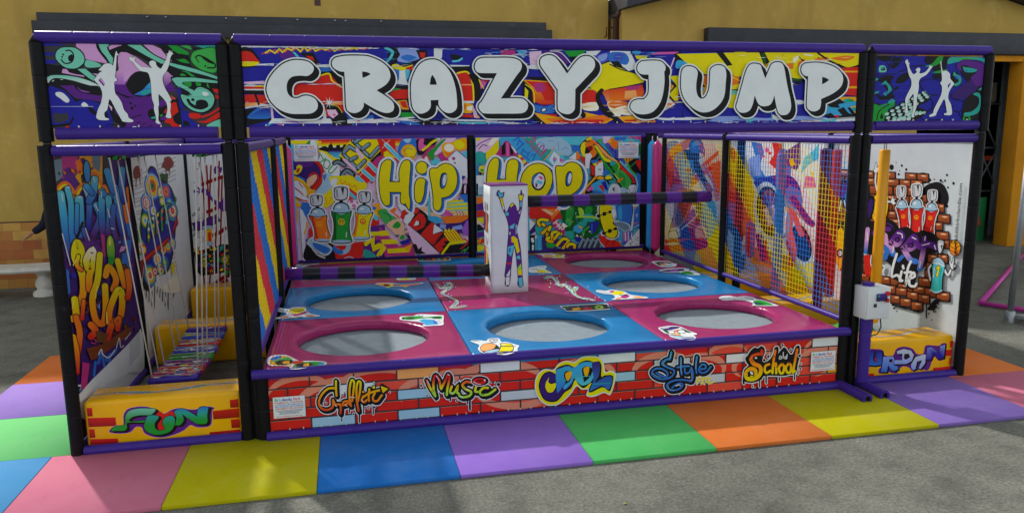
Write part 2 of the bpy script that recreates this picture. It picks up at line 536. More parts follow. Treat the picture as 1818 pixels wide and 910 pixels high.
    def glyph(s, c, polys, o=8, oc='K', h=0, hc='W', sh=(0, 0), sc=None, smooth=True, holes=(), hs=True, n=5):
        """lettering: halo, outline, drop shadow, fill, holes"""
        Ps = [s.pts(p, smooth, True, n) for p in polys]
        Hs = [s.pts(p, hs, True, n) for p in holes]
        kk = lambda k: (lambda p: PAL[k])
        shift = lambda P, a: [(x + sh[0] * a, y + sh[1] * a) for x, y in P]
        steps = [0, 0.34, 0.67, 1.0] if sh != (0, 0) else [0]
        if h:
            for a in steps:
                for P in Ps:
                    s.ribbon(shift(P, a), 2 * (o + h), kk(hc), True); s.raw(shift(P, a), kk(hc))
        if sh != (0, 0) and sc:
            for a in steps[1:]:
                for P in Ps:
                    s.ribbon(shift(P, a), 2 * o, kk(sc), True); s.raw(shift(P, a), kk(sc))
        for a in (steps if not sc else [0]):
            for P in Ps:
                s.ribbon(shift(P, a), 2 * o, kk(oc), True); s.raw(shift(P, a), kk(oc))
        allp = [p for P in Ps for p in P]
        g = s.colfn(c, allp)
        for P in Ps: s.raw(P, g)
        for P in Hs:
            s.raw(P, kk(oc))
        return s
    def tag_(s, c, w, strokes, o=8, oc='K', h=0, hc='W', sh=(0, 0), taper=None, smooth=True):
        """lettering made of brush strokes, painted halo first"""
        Ps = [s.pts(t, smooth, False) for t in strokes]
        kk = lambda k: (lambda p: PAL[k])
        if h:
            for P in Ps: s.ribbon(P, w + 2 * (o + h), kk(hc))
            if sh != (0, 0):
                for P in Ps: s.ribbon([(x + sh[0], y + sh[1]) for x, y in P], w + 2 * (o + h), kk(hc))
        if sh != (0, 0):
            for a in (0.5, 1.0):
                for P in Ps: s.ribbon([(x + sh[0] * a, y + sh[1] * a) for x, y in P], w + 2 * o, kk(oc))
        for P in Ps: s.ribbon(P, w + 2 * o, kk(oc))
        allp = [p for P in Ps for p in P]
        g = s.colfn(c, allp)
        for P in Ps: s.ribbon(P, w, g, taper=taper)
        return s
    def text(s, txt, u0, v0, height, col, width=None, bold=0.0, vertical=False, up=None):
        """a line of lettering set on the panel, in metres from its lower left corner"""
        s.lay += 1
        cu = bpy.data.curves.new("t", 'FONT'); cu.body = txt; cu.size = 1.0; cu.offset = bold; cu.resolution_u = 2
        ob = bpy.data.objects.new("t", cu); COL.objects.link(ob)
        dg = bpy.context.evaluated_depsgraph_get()
        me = bpy.data.meshes.new_from_object(ob.evaluated_get(dg))
        V = [v.co.copy() for v in me.vertices]
        if V:
            xs = [v.x for v in V]; W0 = max(xs) - min(xs); xm = min(xs)
            ky = height / 0.7; kx = (width / W0) if width else ky
            g = PAL[col]
            tris, cl = [], []
            for p in me.polygons:
                q = []
                for i in p.vertices:
                    a, b = (V[i].x - xm) * kx, V[i].y * ky
                    q.append((u0 - b, v0 + a) if vertical else (u0 + a, v0 + b))
                tris.append(q); cl.append(g)
            s.put(tris, cl)
        bpy.data.objects.remove(ob); bpy.data.curves.remove(cu); bpy.data.meshes.remove(me)
        return s
    def notice(s, u, v, w, h):
        """maker's plate: white card with the park's name and lines of small print"""
        s.lay += 1
        rect = lambda a, b, c, d, k: s.put([[(a, b), (c, b), (c, d)], [(a, b), (c, d), (a, d)]], [PAL[k]] * 2)
        rect(u, v, u + w, v + h, 'w'); s.lay += 1
        rect(u + .012 * w, v + .015 * h, u + .988 * w, v + .985 * h, 'W')
        x = u + .06 * w; ww = .88 * w
        word = "Birkolandia Park"
        cs = "GGCcbbBBIbb RMRM"
        k = x
        for ch, cc in zip(word, cs):
            if ch == ' ': k += .03 * w; continue
            cw = .026 * w if ch in 'il' else .058 * w
            s.text(ch, k, v + .80 * h, .13 * h, cc, width=cw * .92, bold=.02); k += cw
        s.text("FABBRICA ITALIANA", x, v + .69 * h, .075 * h, 'R', width=ww, bold=.015)
        s.text("ATTREZZATURE AREE GIOCO", x, v + .59 * h, .068 * h, 'b', width=ww, bold=.012)
        s.text("PER INTERNO ED ESTERNO", x, v + .50 * h, .068 * h, 'b', width=ww, bold=.012)
        s.text("ARREDAMENTO PER LUDOTECHE", x, v + .41 * h, .068 * h, 'R', width=ww, bold=.012)
        rng = random.Random(3)
        for i, (vv, a, b) in enumerate(((.34, .02, .98), (.285, .1, .93), (.235, .16, .84), (.18, .12, .85))):
            s.lay += 1
            q = x + ww * a
            while q < x + ww * b:
                q2 = min(x + ww * b, q + ww * rng.uniform(.03, .10))
                rect(q, v + vv * h, q2, v + (vv + .022) * h, 'Z'); q = q2 + ww * .015
        s.text("www.gonfiabilibirkolandia.com", x, v + .055 * h, .055 * h, 'R', width=ww * .95, bold=.01)
        return s
# ------------------------------------------------------------------ ground
g = MB('asphalt')
n = 24
xs = [-60, -40, -25] + [-16 + i * 2 for i in range(24)] + [38, 55, 75]
ys = [-40, -25, -14, -8, -4, 0, 4, 8, 12, 18, 26, 40, 70]
vs = [(x, y, 0) for y in ys for x in xs]
W_ = len(xs)
g.add(vs, [(j * W_ + i, j * W_ + i + 1, (j + 1) * W_ + i + 1, (j + 1) * W_ + i) for j in range(len(ys) - 1) for i in range(W_ - 1)])
structure(g.build("ground"))

# ------------------------------------------------------------------ coloured mats
MATC = dict(pink="c87088", yellow="b8b008", blue="2270c2", purple="946ece", green="50b862", orange="d87434", violet="8468b4", apple="74d07c", sky="4e9ad0", lilac="9c7ccc")
def mat_material(k):
    m = node_mat(k + " foam mat", rgb(MATC[k]), 0.8, 0.1, 0.3, 160, 0.08, 2.2)
    weather(m, rgb('8a867c'), 0.16, 2.2, (1, 1, 1), .46, .72); weather(m, rgb('4a4844'), 0.22, 14, (1, .35, 1), .60, .75)
    return m
for k in MATC: M['mat_' + k] = mat_material(k)
def play_mat(i, j, k, label, x1=None, y1=None):
    r = random.Random(i * 13 + j * 7)
    x0, xe = i + .002, (x1 if x1 else i + 1) - .002
    ye = (.045 if j < 0 else j + 1) - .002
    if i == -1 and j >= 0: xe = .14
    b = MB('mat_' + k)
    b.box(x0, xe, j + (.05 if j == 0 and i == -1 else .002), ye, 0.001, 0.031 + r.uniform(-.001, .0015), bev=0.003, seg=1)
    o = b.build("play_mat", loc=((x0 + xe) / 2, j + .5, 0))
    return tag(o, label, "mat", "coloured foam mats round the ride")
play_mat(-1, -1, 'sky', "light blue foam mat at the front left corner beside the pink mat")
play_mat(0, -1, 'pink', "pink foam mat in front of the yellow FUN block")
play_mat(1, -1, 'yellow', "yellow foam mat between the pink and the blue mat in the front row")
play_mat(2, -1, 'blue', "blue foam mat below the Graffiti lettering in the front row")
play_mat(3, -1, 'purple', "purple foam mat below the Music lettering, between blue and green")
play_mat(4, -1, 'green', "green foam mat in the front row below the COOL lettering")
play_mat(5, -1, 'orange', "orange foam mat in the front row below the Style lettering")
play_mat(6, -1, 'yellow', "yellow foam mat under the open pipe ends of the control stand")
play_mat(7, -1, 'violet', "violet foam mat in front of the yellow URBAN block")
play_mat(8, -1, 'pink', "pink foam mat at the right front corner beside the violet mat", 8.93)
play_mat(-1, 0, 'apple', "pale green foam mat along the left side behind the light blue corner")
play_mat(-1, 1, 'lilac', "lilac foam mat on the left side between the green and the orange")
play_mat(-1, 2, 'orange', "orange foam mat farthest back along the left side")
play_mat(8, 0, 'orange', "orange foam mat along the right side of the ride", 8.93)
play_mat(8, 1, 'green', "green foam mat behind the orange one on the right side", 8.93)

# ------------------------------------------------------------------ buildings behind
YL, YR = 7.42, 6.9
def wall_prism(b, outline, y0, y1, mat):
    """vertical slab whose front outline is a list of x,z points"""
    nn = len(outline)
    vs = [(x, y0, z) for x, z in outline] + [(x, y1, z) for x, z in outline]
    fs = [list(range(nn)), list(range(2 * nn - 1, nn - 1, -1))]
    fs += [(i, i + nn, (i + 1) % nn + nn, (i + 1) % nn) for i in range(nn)]
    b.add(vs, fs, mat=mat)

left_b = thing("building", (0, YL, 0), "ochre rendered building at the back left with brown tiled dado and dark sliding door track", "building")
b = MB('ochre'); b.box(-16, 7.04, YL, YL + 9, 1.075, 4.86); b.build("wall", left_b)
b = MB('dado'); b.box(-16, 7.04, YL - .012, YL + 9, -.02, 1.06); b.build("tiled_dado", left_b)
b = MB('gutter'); b.box(-16, 7.0, YL - .016, YL - .002, 1.0605, 1.078); b.build("dado_trim", left_b)
b = MB('track')
b.box(-2.2, 5.85, YL - .16, YL - .003, 4.10, 4.285, bev=.01); b.box(-2.27, 5.95, YL - .19, YL - .1605, 3.93, 4.16, bev=.01)
for x in (-.62, -.35, .55, .85, 1.65, 2.25, 2.42, 3.0):
    b.lathe((x, YL - .17, 4.245), [(0.012, -.012), (0.022, 0), (0.012, .012)], 8, mat='steel')
b.build("door_track", left_b)
b = MB('gutter')
b.box(1.93, 2.03, YL - .006, YL + .02, 4.50, 4.86)
b.build("painted_mark", left_b)

gab = thing("building", (11.5, YR, 0), "ochre gabled workshop at the back right with a dark open doorway", "building")
def gz(x): return 5.62 - .245 * abs(x - 11.8)
DX0, DX1, DZ = 13.2, 15.42, 3.72
b = MB('ochre')
wall_prism(b, [(7.12, 0), (DX0, 0), (DX0, gz(DX0)), (11.8, gz(11.8)), (7.12, gz(7.12))], YR, YR + .3, 'ochre')
wall_prism(b, [(DX0, DZ), (DX1, DZ), (DX1, gz(DX1)), (DX0, gz(DX0))], YR, YR + .3, 'ochre')
wall_prism(b, [(DX1, DZ), (17.0, DZ), (17.0, gz(17.0)), (DX1, gz(DX1))], YR, YR + .3, 'ochre')
b.box(7.12, 7.4, YR + .301, YR + 12, 0, 4.4); b.box(17.0, 22.5, YR + .02, YR + .3, 0, 4.3)
b.build("wall", gab)
b = MB('orange'); b.box(DX1, 17.0, YR - .14, YR + .22, 0, DZ - .004, bev=.015); b.build("door_pillar", gab)
b = MB('orange'); b.box(DX0 - .2, 17.0, YR - .1, YR - .003, DZ - .05, DZ + .06); b.build("lintel", gab)
b = MB('track'); b.box(8.65, 17.2, YR - .19, YR - .003, DZ + .07, 4.19, bev=.012); b.build("door_track", gab)
b = MB('track')
for sg in (-1, 1):
    x0, x1 = 11.8, 11.8 + (5.4 if sg > 0 else -4.72)
    o = [(x0, gz(x0) + .02), (x1, gz(x1) + .02), (x1, gz(x1) + .26), (x0, gz(x0) + .26)]
    wall_prism(b, o if sg > 0 else o[::-1], YR - .32, YR + 12, 'track')
b.build("roof", gab)
b = MB('gutter')
b.tube([(7.07, YR + .2, 0), (7.07, YR + .2, 4.38), (7.12, YR + .1, 4.47)], .055)
b.tube([(7.07, YR + .2, 4.36), (7.07, YR + .2, 4.41)], .075)
b.tube([(6.9, YR + .3, 4.05), (6.9, YR + .2, 4.05), (6.9, YR + .2, 4.2), (7.05, YR + .2, 4.2)], .012)
b.build("downpipe", gab)
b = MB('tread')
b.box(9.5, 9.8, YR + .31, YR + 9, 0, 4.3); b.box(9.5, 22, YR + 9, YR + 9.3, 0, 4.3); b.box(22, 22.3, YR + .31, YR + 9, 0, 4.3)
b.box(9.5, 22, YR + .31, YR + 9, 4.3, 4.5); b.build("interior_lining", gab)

# things standing inside the doorway
rk = thing("storage_rack", (15.9, 8.3, 0), "grey steel storage rack standing inside the dark doorway", "rack")
M['rackgrey'] = node_mat("painted rack steel", rgb("8c9094"), .5, .4, .05, 40, .15, 6)
M['beam'] = node_mat("orange rack beam", rgb("d8542a"), .5, .4, .05, 40, .1, 6)
for x in (15.87, 16.45):
    b = MB('rackgrey'); b.box(x - .045, x + .045, 8.2, 8.28, 0, 4.1); b.build("upright", rk)
b = MB('rackgrey')
for z0, z1 in ((1.0, 1.9), (2.75, 1.9), (2.05, 1.15)):
    b.tube([(15.9, 8.24, z0), (16.42, 8.24, z1)], .018, 8)
for z in (1.0, 1.95, 2.9): b.tube([(15.9, 8.245, z), (16.42, 8.245, z)], .02, 8)
b.build("bracing", rk)
for z in (1.72,):
    b = MB('beam'); b.box(15.5, 18.0, 8.285, 8.35, z - .05, z + .05); b.build("beam", rk)
M['carton'] = node_mat("pale cardboard", rgb("b8a890"), .8, .2, .1, 30, .15, 4)
b = MB('carton'); b.box(15.85, 16.25, 8.2, 8.6, 2.94, 3.36, bev=.02)
o = b.build("carton", loc=(16, 8.4, 2.94)); tag(o, "pale cardboard carton high up in the doorway on the storage rack", "box")
M['greenpanel'] = node_mat("green board", rgb("2f9a58"), .6, .4, .05, 30, .12, 4)
b = MB('greenpanel'); b.box(15.28, 15.66, 7.6, 7.66, 0, .93, bev=.01)
o = b.build("board", loc=(15.4, 7.6, 0)); tag(o, "green board leaning inside the workshop doorway", "board")
M['leather'] = node_mat("brown sacking", rgb("8a4e26"), .8, .2, .3, 30, .2, 4)
b = MB('leather')
b.tube([(15.1, 7.45, .22), (15.25, 7.45, .42), (15.2, 7.45, .68)], .14, 12, radii=[.06, .14, .07])
b.tube([(15.1, 7.45, 0), (15.1, 7.45, .3)], .03, 8)
o = b.build("sack_stand", loc=(15.15, 7.45, 0)); tag(o, "brown sacking hung on a stand before the green board", "sack")

# pink frame lying on the ground and pipe stand at the right
b = MB('magenta')
b.tube([(10.78, 2.55, .04), (14.6, 5.6, .04)], .035, 10); b.tube([(10.78, 2.55, .041), (11.6, .9, .041)], .032, 10)
b.tube([(11.6, .9, .04), (15.3, 3.9, .04)], .035, 10)
o = b.build("pipe_barrier", loc=(10.8, 2.5, 0)); tag(o, "magenta pipe frame lying flat on the asphalt at the right", "frame")
st = thing("pipe_stand", (10.45, 1.72, 0), "galvanised steel pipe stand at the right edge of the yard", "stand")
b = MB('steel'); b.tube([(10.42, 1.72, .06), (10.47, 1.72, 2.6)], .038, 12); b.build("upright", st)
b = MB('steel'); b.tube([(10.36, 1.72, .06), (11.6, 1.72, .06)], .036, 12); b.tube([(10.42, 1.78, .062), (10.9, .9, .062)], .034, 12); b.build("foot", st)
b = MB('steel'); b.lathe((10.42, 1.72, .0), [(.06, .0), (.06, .13), (.045, .15)], 14); b.build("clamp", st)

# stone bench
be = thing("stone_bench", (-2.75, 6.85, 0), "white stone garden bench against the brown dado at the left", "bench")
b = MB('stone')
N_ = 20
rows = []
for k in range(N_ + 1):
    t = k / N_ * 2 - 1
    x = -2.75 + t * 1.0; yc = 6.78 - .16 * (1 - t * t)
    rows.append([(x, yc - .21, .40), (x, yc - .235, .43), (x, yc - .22, .485), (x, yc + .22, .485), (x, yc + .235, .43), (x, yc + .21, .40)])
vs = [p for r in rows for p in r]
fs = [(k * 6 + i, (k + 1) * 6 + i, (k + 1) * 6 + (i + 1) % 6, k * 6 + (i + 1) % 6) for k in range(N_) for i in range(6)]
fs += [list(range(6)), [N_ * 6 + i for i in range(5, -1, -1)]]
b.add(vs, fs, smooth=False); b.build("slab", be)
for x in (-3.2, -2.3):
    b = MB('stone')
    b.lathe((x, 6.72, 0), [(.17, 0), (.17, .05), (.15, .075), (.10, .095), (.115, .12), (.13, .17), (.12, .23), (.085, .28), (.075, .31), (.10, .33), (.14, .36), (.15, .399)], 20)
    b.build("pedestal", be)
# fallen leaf
b = MB('print', (0.42, 0.36, 0.05))
b.add([(4.0, -1.62, .003), (4.012, -1.633, .010), (4.028, -1.622, .004), (4.016, -1.608, .009)], [(0, 1, 2, 3)])
o = b.build("leaf", loc=(4.03, -1.62, 0)); tag(o, "small fallen yellow leaf on the asphalt below the green mat", "leaf")

# ------------------------------------------------------------------ person behind the left corner
M['navy'] = node_mat("navy cloth", rgb("1a1e2c"), .85, .2, .3, 50, .15, 8)
M['jeans'] = node_mat("dark trousers", rgb("23262e"), .85, .2, .3, 60, .15, 8)
M['skin'] = node_mat("skin", rgb("b07a5c"), .55, .35, .1, 60, .08, 12)
M['hair'] = node_mat("dark hair", rgb("2a1e18"), .6, .3, .3, 80, .2, 20)
def skinned(name, verts, edges, radii, mat, parent=None, loc=None, sub=2, root=0):
    me = bpy.data.meshes.new(name)
    org = wl(parent) if parent else Vector(loc)
    me.from_pydata([tuple(Vector(v) - org) for v in verts], edges, [])
    ob = bpy.data.objects.new(name, me); COL.objects.link(ob)
    md = ob.modifiers.new("skin", 'SKIN'); md.use_smooth_shade = True
    for i, r in enumerate(radii):
        q = me.skin_vertices[0].data[i]; q.radius = (r, r) if not isinstance(r, tuple) else r; q.use_root = (i == root)
    ss = ob.modifiers.new("sub", 'SUBSURF'); ss.levels = sub; ss.render_levels = sub
    dg = bpy.context.evaluated_depsgraph_get()
    nm = bpy.data.meshes.new_from_object(ob.evaluated_get(dg))
    for p in nm.polygons: p.use_smooth = True
    ob.modifiers.clear(); ob.data = nm
    nm.materials.clear(); nm.materials.append(M[mat])
    if parent: ob.parent = parent
    else: ob.location = org
    return ob
def make_person(px, py):
    # standing, turned to the left, right forearm reaching out past the corner post
    P = lambda x, y, z: (px + x, py + y, z)
    sh = P(-.19, -.02, 1.40); el = P(-.28, -.05, 1.15); wr = P(-.455, -.10, 1.03)
    verts = [P(0, 0, .96), P(0, 0, 1.12), P(0, .0, 1.32), P(0, 0, 1.44), P(0, -.01, 1.53), P(0, -.01, 1.62), P(0, -.01, 1.74),
             sh, el, wr,
             P(.19, 0, 1.40), P(.25, .02, 1.12), P(.24, -.06, .88),
             P(-.10, 0, .90), P(-.11, -.01, .50), P(-.12, .03, .09), P(-.13, -.10, .04),
             P(.10, 0, .90), P(.11, -.01, .50), P(.12, .03, .09), P(.13, -.10, .04)]
    edges = [(0, 1), (1, 2), (2, 3), (3, 4), (4, 5), (5, 6), (3, 7), (7, 8), (8, 9), (3, 10), (10, 11), (11, 12),
             (0, 13), (13, 14), (14, 15), (15, 16), (0, 17), (17, 18), (18, 19), (19, 20)]
    rad = [.135, .125, .15, .09, .055, .085, .075, .07, .045, .03, .07, .045, .03, .085, .058, .042, .035, .085, .058, .042, .035]
    body = skinned("person", verts, edges, rad, 'skin', loc=(px, py, 0), root=0)
    tag(body, "person in a dark long sleeved top standing behind the left corner post, one hand showing", "person")
    sl = skinned("top", [P(0, 0, .93), P(0, 0, 1.12), P(0, 0, 1.32), P(0, 0, 1.43), sh, el, P(-.43, -.092, 1.046), P(.19, 0, 1.40), P(.25, .02, 1.12), P(.243, -.05, .92)],
                 [(0, 1), (1, 2), (2, 3), (3, 4), (4, 5), (5, 6), (3, 7), (7, 8), (8, 9)],
                 [.16, .15, .17, .10, .088, .066, .052, .088, .064, .05], 'navy', parent=body)
    skinned("trousers", [P(0, 0, .96), P(-.10, 0, .88), P(-.11, -.01, .50), P(-.12, .03, .10), P(.10, 0, .88), P(.11, -.01, .50), P(.12, .03, .10)],
            [(0, 1), (1, 2), (2, 3), (0, 4), (4, 5), (5, 6)], [.155, .105, .078, .066, .105, .078, .066], 'jeans', parent=body)
    skinned("hair", [P(0, .02, 1.62), P(0, .02, 1.70), P(0, -.01, 1.755)], [(0, 1), (1, 2)], [.085, .10, .08], 'hair', parent=body)
    # hand: palm, four fingers, thumb
    w = Vector(wr); d = (Vector(wr) - Vector(el)).normalized(); dn = Vector((0, 0, -1)); sd = d.cross(dn).normalized()
    up = sd.cross(d).normalized()
    hv, he, hr = [tuple(w - d * .02), tuple(w + d * .045), tuple(w + d * .075)], [(0, 1), (1, 2)], [.030, .036, .034]
    for k, (off, ln) in enumerate(((-.03, .055), (-.011, .066), (.010, .062), (.03, .048))):
        a = w + d * .08 + sd * off; i0 = len(hv)
        q1 = a + d * ln * .5 + dn * .012; q2 = q1 + d * ln * .25 + dn * ln * .42
        hv += [tuple(a), tuple(q1), tuple(q2)]; he += [(2, i0), (i0, i0 + 1), (i0 + 1, i0 + 2)]; hr += [.0095, .009, .0075]
    i0 = len(hv); a = w + d * .03 + sd * -.036
    hv += [tuple(a), tuple(a + d * .03 + sd * -.02 + dn * .012), tuple(a + d * .055 + sd * -.022 + dn * .03)]
    he += [(1, i0), (i0, i0 + 1), (i0 + 1, i0 + 2)]; hr += [.012, .010, .008]
    skinned("hand", hv, he, hr, 'skin', parent=body, sub=1)
make_person(-1.72, 6.15)
# ------------------------------------------------------------------ the ride: padded frames
RP, RR = 0.049, 0.040
XA, XB0, XB1, XC0, XC1, XD = .18, 1.434, 1.533, 6.82, 6.92, 8.14
YF, YM, YB = .055, 2.46, 4.93
YML, YMR = 2.13, 2.28
ZT = 2.385
def post(parent, x, y, z0=.0, z1=ZT, r=RP):
    b = MB('black'); b.sleeve((x, y, z0), (x, y, z1), r, .34); return b.build("post", parent)
def rail(parent, a, c, r=RR, mat='purple'):
    b = MB(mat); b.sleeve(a, c, r, .31); return b.build("rail", parent)
ties_rng = random.Random(4)
def ties(P, a, c, step=.12):
    """row of pale cable ties lacing a print to its rail"""
    A, B = Vector(a), Vector(c)
    n = int((B - A).length / step)
    for i in range(1, n):
        p = A.lerp(B, (i + ties_rng.uniform(-.2, .2)) / n)
        P.box(p.x - .004, p.x + .004, p.y - .012, p.y + .004, p.z - .006, p.z + .008, mat='rope')

left = thing("play_module", (.8, 2.46, 0), "black and purple padded frame at the left holding the graffiti side panels", "play frame", "padded frames of the ride")
for x in (XA, XB0):
    for y in (YF, YML, YB): post(left, x, y)
for z in (.05, ZT - .042):
    for y in (YF, YB): rail(left, (XA + RP, y, z), (XB0 - RP, y, z))
    rail(left, (XA, YF + RP, z), (XA, YML - RP, z)); rail(left, (XA, YML + RP, z), (XA, YB - RP, z))
centre = thing("play_module", (4.17, 2.46, 0), "large middle frame of the ride with Hip Hop back panels and coloured side nets", "play frame", "padded frames of the ride")
for x in (XB1, XC0):
    for y in (YF, YM, YB): post(centre, x, y)
    for z in (.67, ZT - .042):
        rail(centre, (x, YF + RP, z), (x, YM - RP, z), RR * (.7 if z < 1 else 1)); rail(centre, (x, YM + RP, z), (x, 4.3 - .03, z), RR * (.7 if z < 1 else 1))
    post(centre, x, 4.3, .6, ZT, .035)
post(centre, 4.085, YB, .6, ZT, .06)
for x0, x1 in ((XB1, 4.085), (4.085, XC0)):
    rail(centre, (x0 + RP, YB, ZT - .042), (x1 - RP, YB, ZT - .042)); rail(centre, (x0 + RP, YB, .655), (x1 - RP, YB, .655), .04)
right = thing("play_module", (7.53, 2.46, 0), "black and purple padded frame at the right with the brick wall print", "play frame", "padded frames of the ride")
for x in (XC1, XD):
    for y in (YF, YMR, YB): post(right, x, y)
for z in (.05, ZT - .042):
    for y in (YF, YB): rail(right, (XC1 + RP, y, z), (XD - RP, y, z))
    rail(right, (XD, YF + RP, z), (XD, YMR - RP, z)); rail(right, (XD, YMR + RP, z), (XD, YB - RP, z))

# three header frames standing on top
def header(x0, x1, label):
    h = thing("header_sign", ((x0 + x1) / 2, YF, ZT), label, "sign frame", "header signs on top of the ride")
    for x in (x0 + RP, x1 - RP):
        b = MB('black'); b.sleeve((x, YF, ZT + .025), (x, YF, 3.1), RP, .22)
        b.tube([(x, YF, 3.1), (x, YF, 3.165)], RP, 16, radii=[RP, .012]); b.build("post", h)
        b = MB('dark'); b.tube([(x, YF, ZT - .01), (x, YF, ZT + .03)], .028, 12); b.build("spigot", h)
    for z in (3.14, 2.467):
        a = .03 if z < 3 else -.04
        b = MB('purple'); b.sleeve((x0 + RP + .04 + a, YF + (.004 if z > 3 else 0), z), (x1 - RP - .04 - a, YF + (.004 if z > 3 else 0), z), .044, .25); b.build("rail", h)
    return h
hl = header(.15, XB0 + .055, "left header sign with white dancers on purple and mint graffiti")
hc = header(XB1 - .055, XC0 + .06, "wide header sign reading CRAZY JUMP in white bubble letters")
hr = header(XC1 - .05, 8.21, "right header sign with two white dancers on dark blue graffiti")

# ------------------------------------------------------------------ trampoline platform
plat = thing("trampoline_platform", (4.17, 2.46, 0), "raised platform of pink and blue pads with eight round trampolines", "trampoline")
PX0, PX1, PY0, PY1, PZ = 1.52, 6.76, .0, 4.92, .606
b = MB('purple'); b.sleeve((1.50, -.005, .575), (6.83, -.005, .575), .040, .3); b.build("edge_rail", plat)
b = MB('purple'); b.sleeve((1.585, -.01, .055), (6.80, -.01, .052), .040, .3); b.build("edge_rail", plat)
for x in (1.565, 6.79):
    b = MB('black'); b.sleeve((x, .03, .0), (x, .03, .56), .05, .3); b.build("corner_sleeve", plat)
PINK, BLUE = rgb("a32c66"), rgb("1d7eba")
def pad_tile(i, j):
    dx, dy = (PX1 - PX0) / 3, (PY1 - PY0) / 3
    x0, x1, y0, y1 = PX0 + dx * i + .004, PX0 + dx * (i + 1) - .004, PY0 + dy * j + .004, PY0 + dy * (j + 1) - .004
    if i == 0: x0 += .05
    if i == 2: x1 -= .0
    if j == 0: y0 += .02
    if j == 2: y1 -= .05
    col = PINK if (i + j) % 2 == 0 else BLUE
    cx, cy = PX0 + dx * (i + .5), PY0 + dy * (j + .5)
    b = MB('pad', col)
    rng = random.Random(i * 3 + j)
    if (i, j) == (1, 1):
        b.box(x0, x1, y0, y1, .5, PZ, bev=.012)
    else:
        n = 160
        R0 = .585
        prof = [(R0 + .02, -.092), (R0 + .006, -.082), (R0, -.06), (R0 + .002, -.03), (R0 + .008, -.012), (R0 + .02, -.002), (R0 + .04, .003), (R0 + .10, .002), (R0 + .15, .001), (R0 + .19, .0)]
        vs = []
        for r, z in prof:
            for k in range(n):
                a = 2 * math.pi * k / n
                wv = (.0045 * math.sin(53 * a + i + z * 60) * (.4 + .6 * math.sin(7 * a + j * 2) ** 2) + .003 * math.sin(17 * a + 3 * j)) if r < R0 + .08 and z > -.085 else 0
                vs.append((cx + math.cos(a) * (r + wv), cy + math.sin(a) * (r + wv) * .97, PZ + z + wv * .4))
        def edge(z, ins):
            for k in range(n):
                a = 2 * math.pi * k / n; c, s_ = math.cos(a), math.sin(a)
                X0, X1, Y0, Y1 = x0 + ins - cx, x1 - ins - cx, y0 + ins - cy, y1 - ins - cy
                t = min((X1 / c if c > 1e-9 else X0 / c if c < -1e-9 else 1e9), (Y1 / s_ if s_ > 1e-9 else Y0 / s_ if s_ < -1e-9 else 1e9))
                vs.append((cx + c * t, cy + s_ * t, z))
        edge(PZ, .02); edge(PZ - .005, .006); edge(PZ - .014, 0); edge(PZ - .1, 0)
        # snap the square corners
        for ring in range(len(prof), len(prof) + 4):
            ins = (.02, .006, 0, 0)[ring - len(prof)]
            for X in (x0 + ins, x1 - ins):
                for Y in (y0 + ins, y1 - ins):
                    kk = min(range(n), key=lambda k: (vs[ring * n + k][0] - X) ** 2 + (vs[ring * n + k][1] - Y) ** 2)
                    vs[ring * n + kk] = (X, Y, vs[ring * n + kk][2])
        nr = len(prof) + 4
        b.add(vs, [(r * n + k, (r + 1) * n + k, (r + 1) * n + (k + 1) % n, r * n + (k + 1) % n)[::-1] for r in range(nr - 1) for k in range(n)], col, smooth=True)
    p = b.build("pad", plat)
    if (i, j) != (1, 1):
        q = MB('bed')
        vs = [(cx, cy, PZ - .108)]
        for r, z in ((.2, -.107), (.4, -.103), (.62, -.096)):
            for k in range(48):
                a = 2 * math.pi * k / 48; vs.append((cx + math.cos(a) * r, cy + math.sin(a) * r, PZ + z))
        fs = [(0, 1 + k, 1 + (k + 1) % 48) for k in range(48)]
        for r in range(2):
            fs += [(1 + r * 48 + k, 1 + (r + 1) * 48 + k, 1 + (r + 1) * 48 + (k + 1) % 48, 1 + r * 48 + (k + 1) % 48) for k in range(48)]
        q.add(vs, fs, smooth=True); q.build("jump_bed", plat)
    return p
PADS = {(i, j): pad_tile(i, j) for j in range(3) for i in range(3)}
b = MB('dark'); b.box(PX0 + .02, PX1 - .02, PY0 + .06, PY1 - .02, .12, .44); b.build("base", plat)

# ------------------------------------------------------------------ rotating sweeper
sw = thing("sweeper", (4.09, 2.52, PZ), "white wrapped rotating post with two striped purple and black bars", "sweeper")
def arm(a, c, r, first):
    A, B = Vector(a), Vector(c); L_ = (B - A).length; n = max(2, 2 * round(L_ / .41))
    pts, cols, rad = [], [], []
    for k in range(n + 1):
        pts.append(A.lerp(B, k / n)); cols.append(rgb("551f86") if (k + first) % 2 else rgb("1b1b22"))
        rad.append(r)
    pts = [A.lerp(B, -.0)] + pts[1:]
    b = MB('pad'); b.tube(pts, r, 18, cols=cols[:-1]); b.build("arm", sw)
arm((4.31, 2.5, 1.635), (6.62, 2.45, 1.635), .069, 0)
arm((3.87, 2.46, .855), (1.60, 2.52, .915), .073, 0)

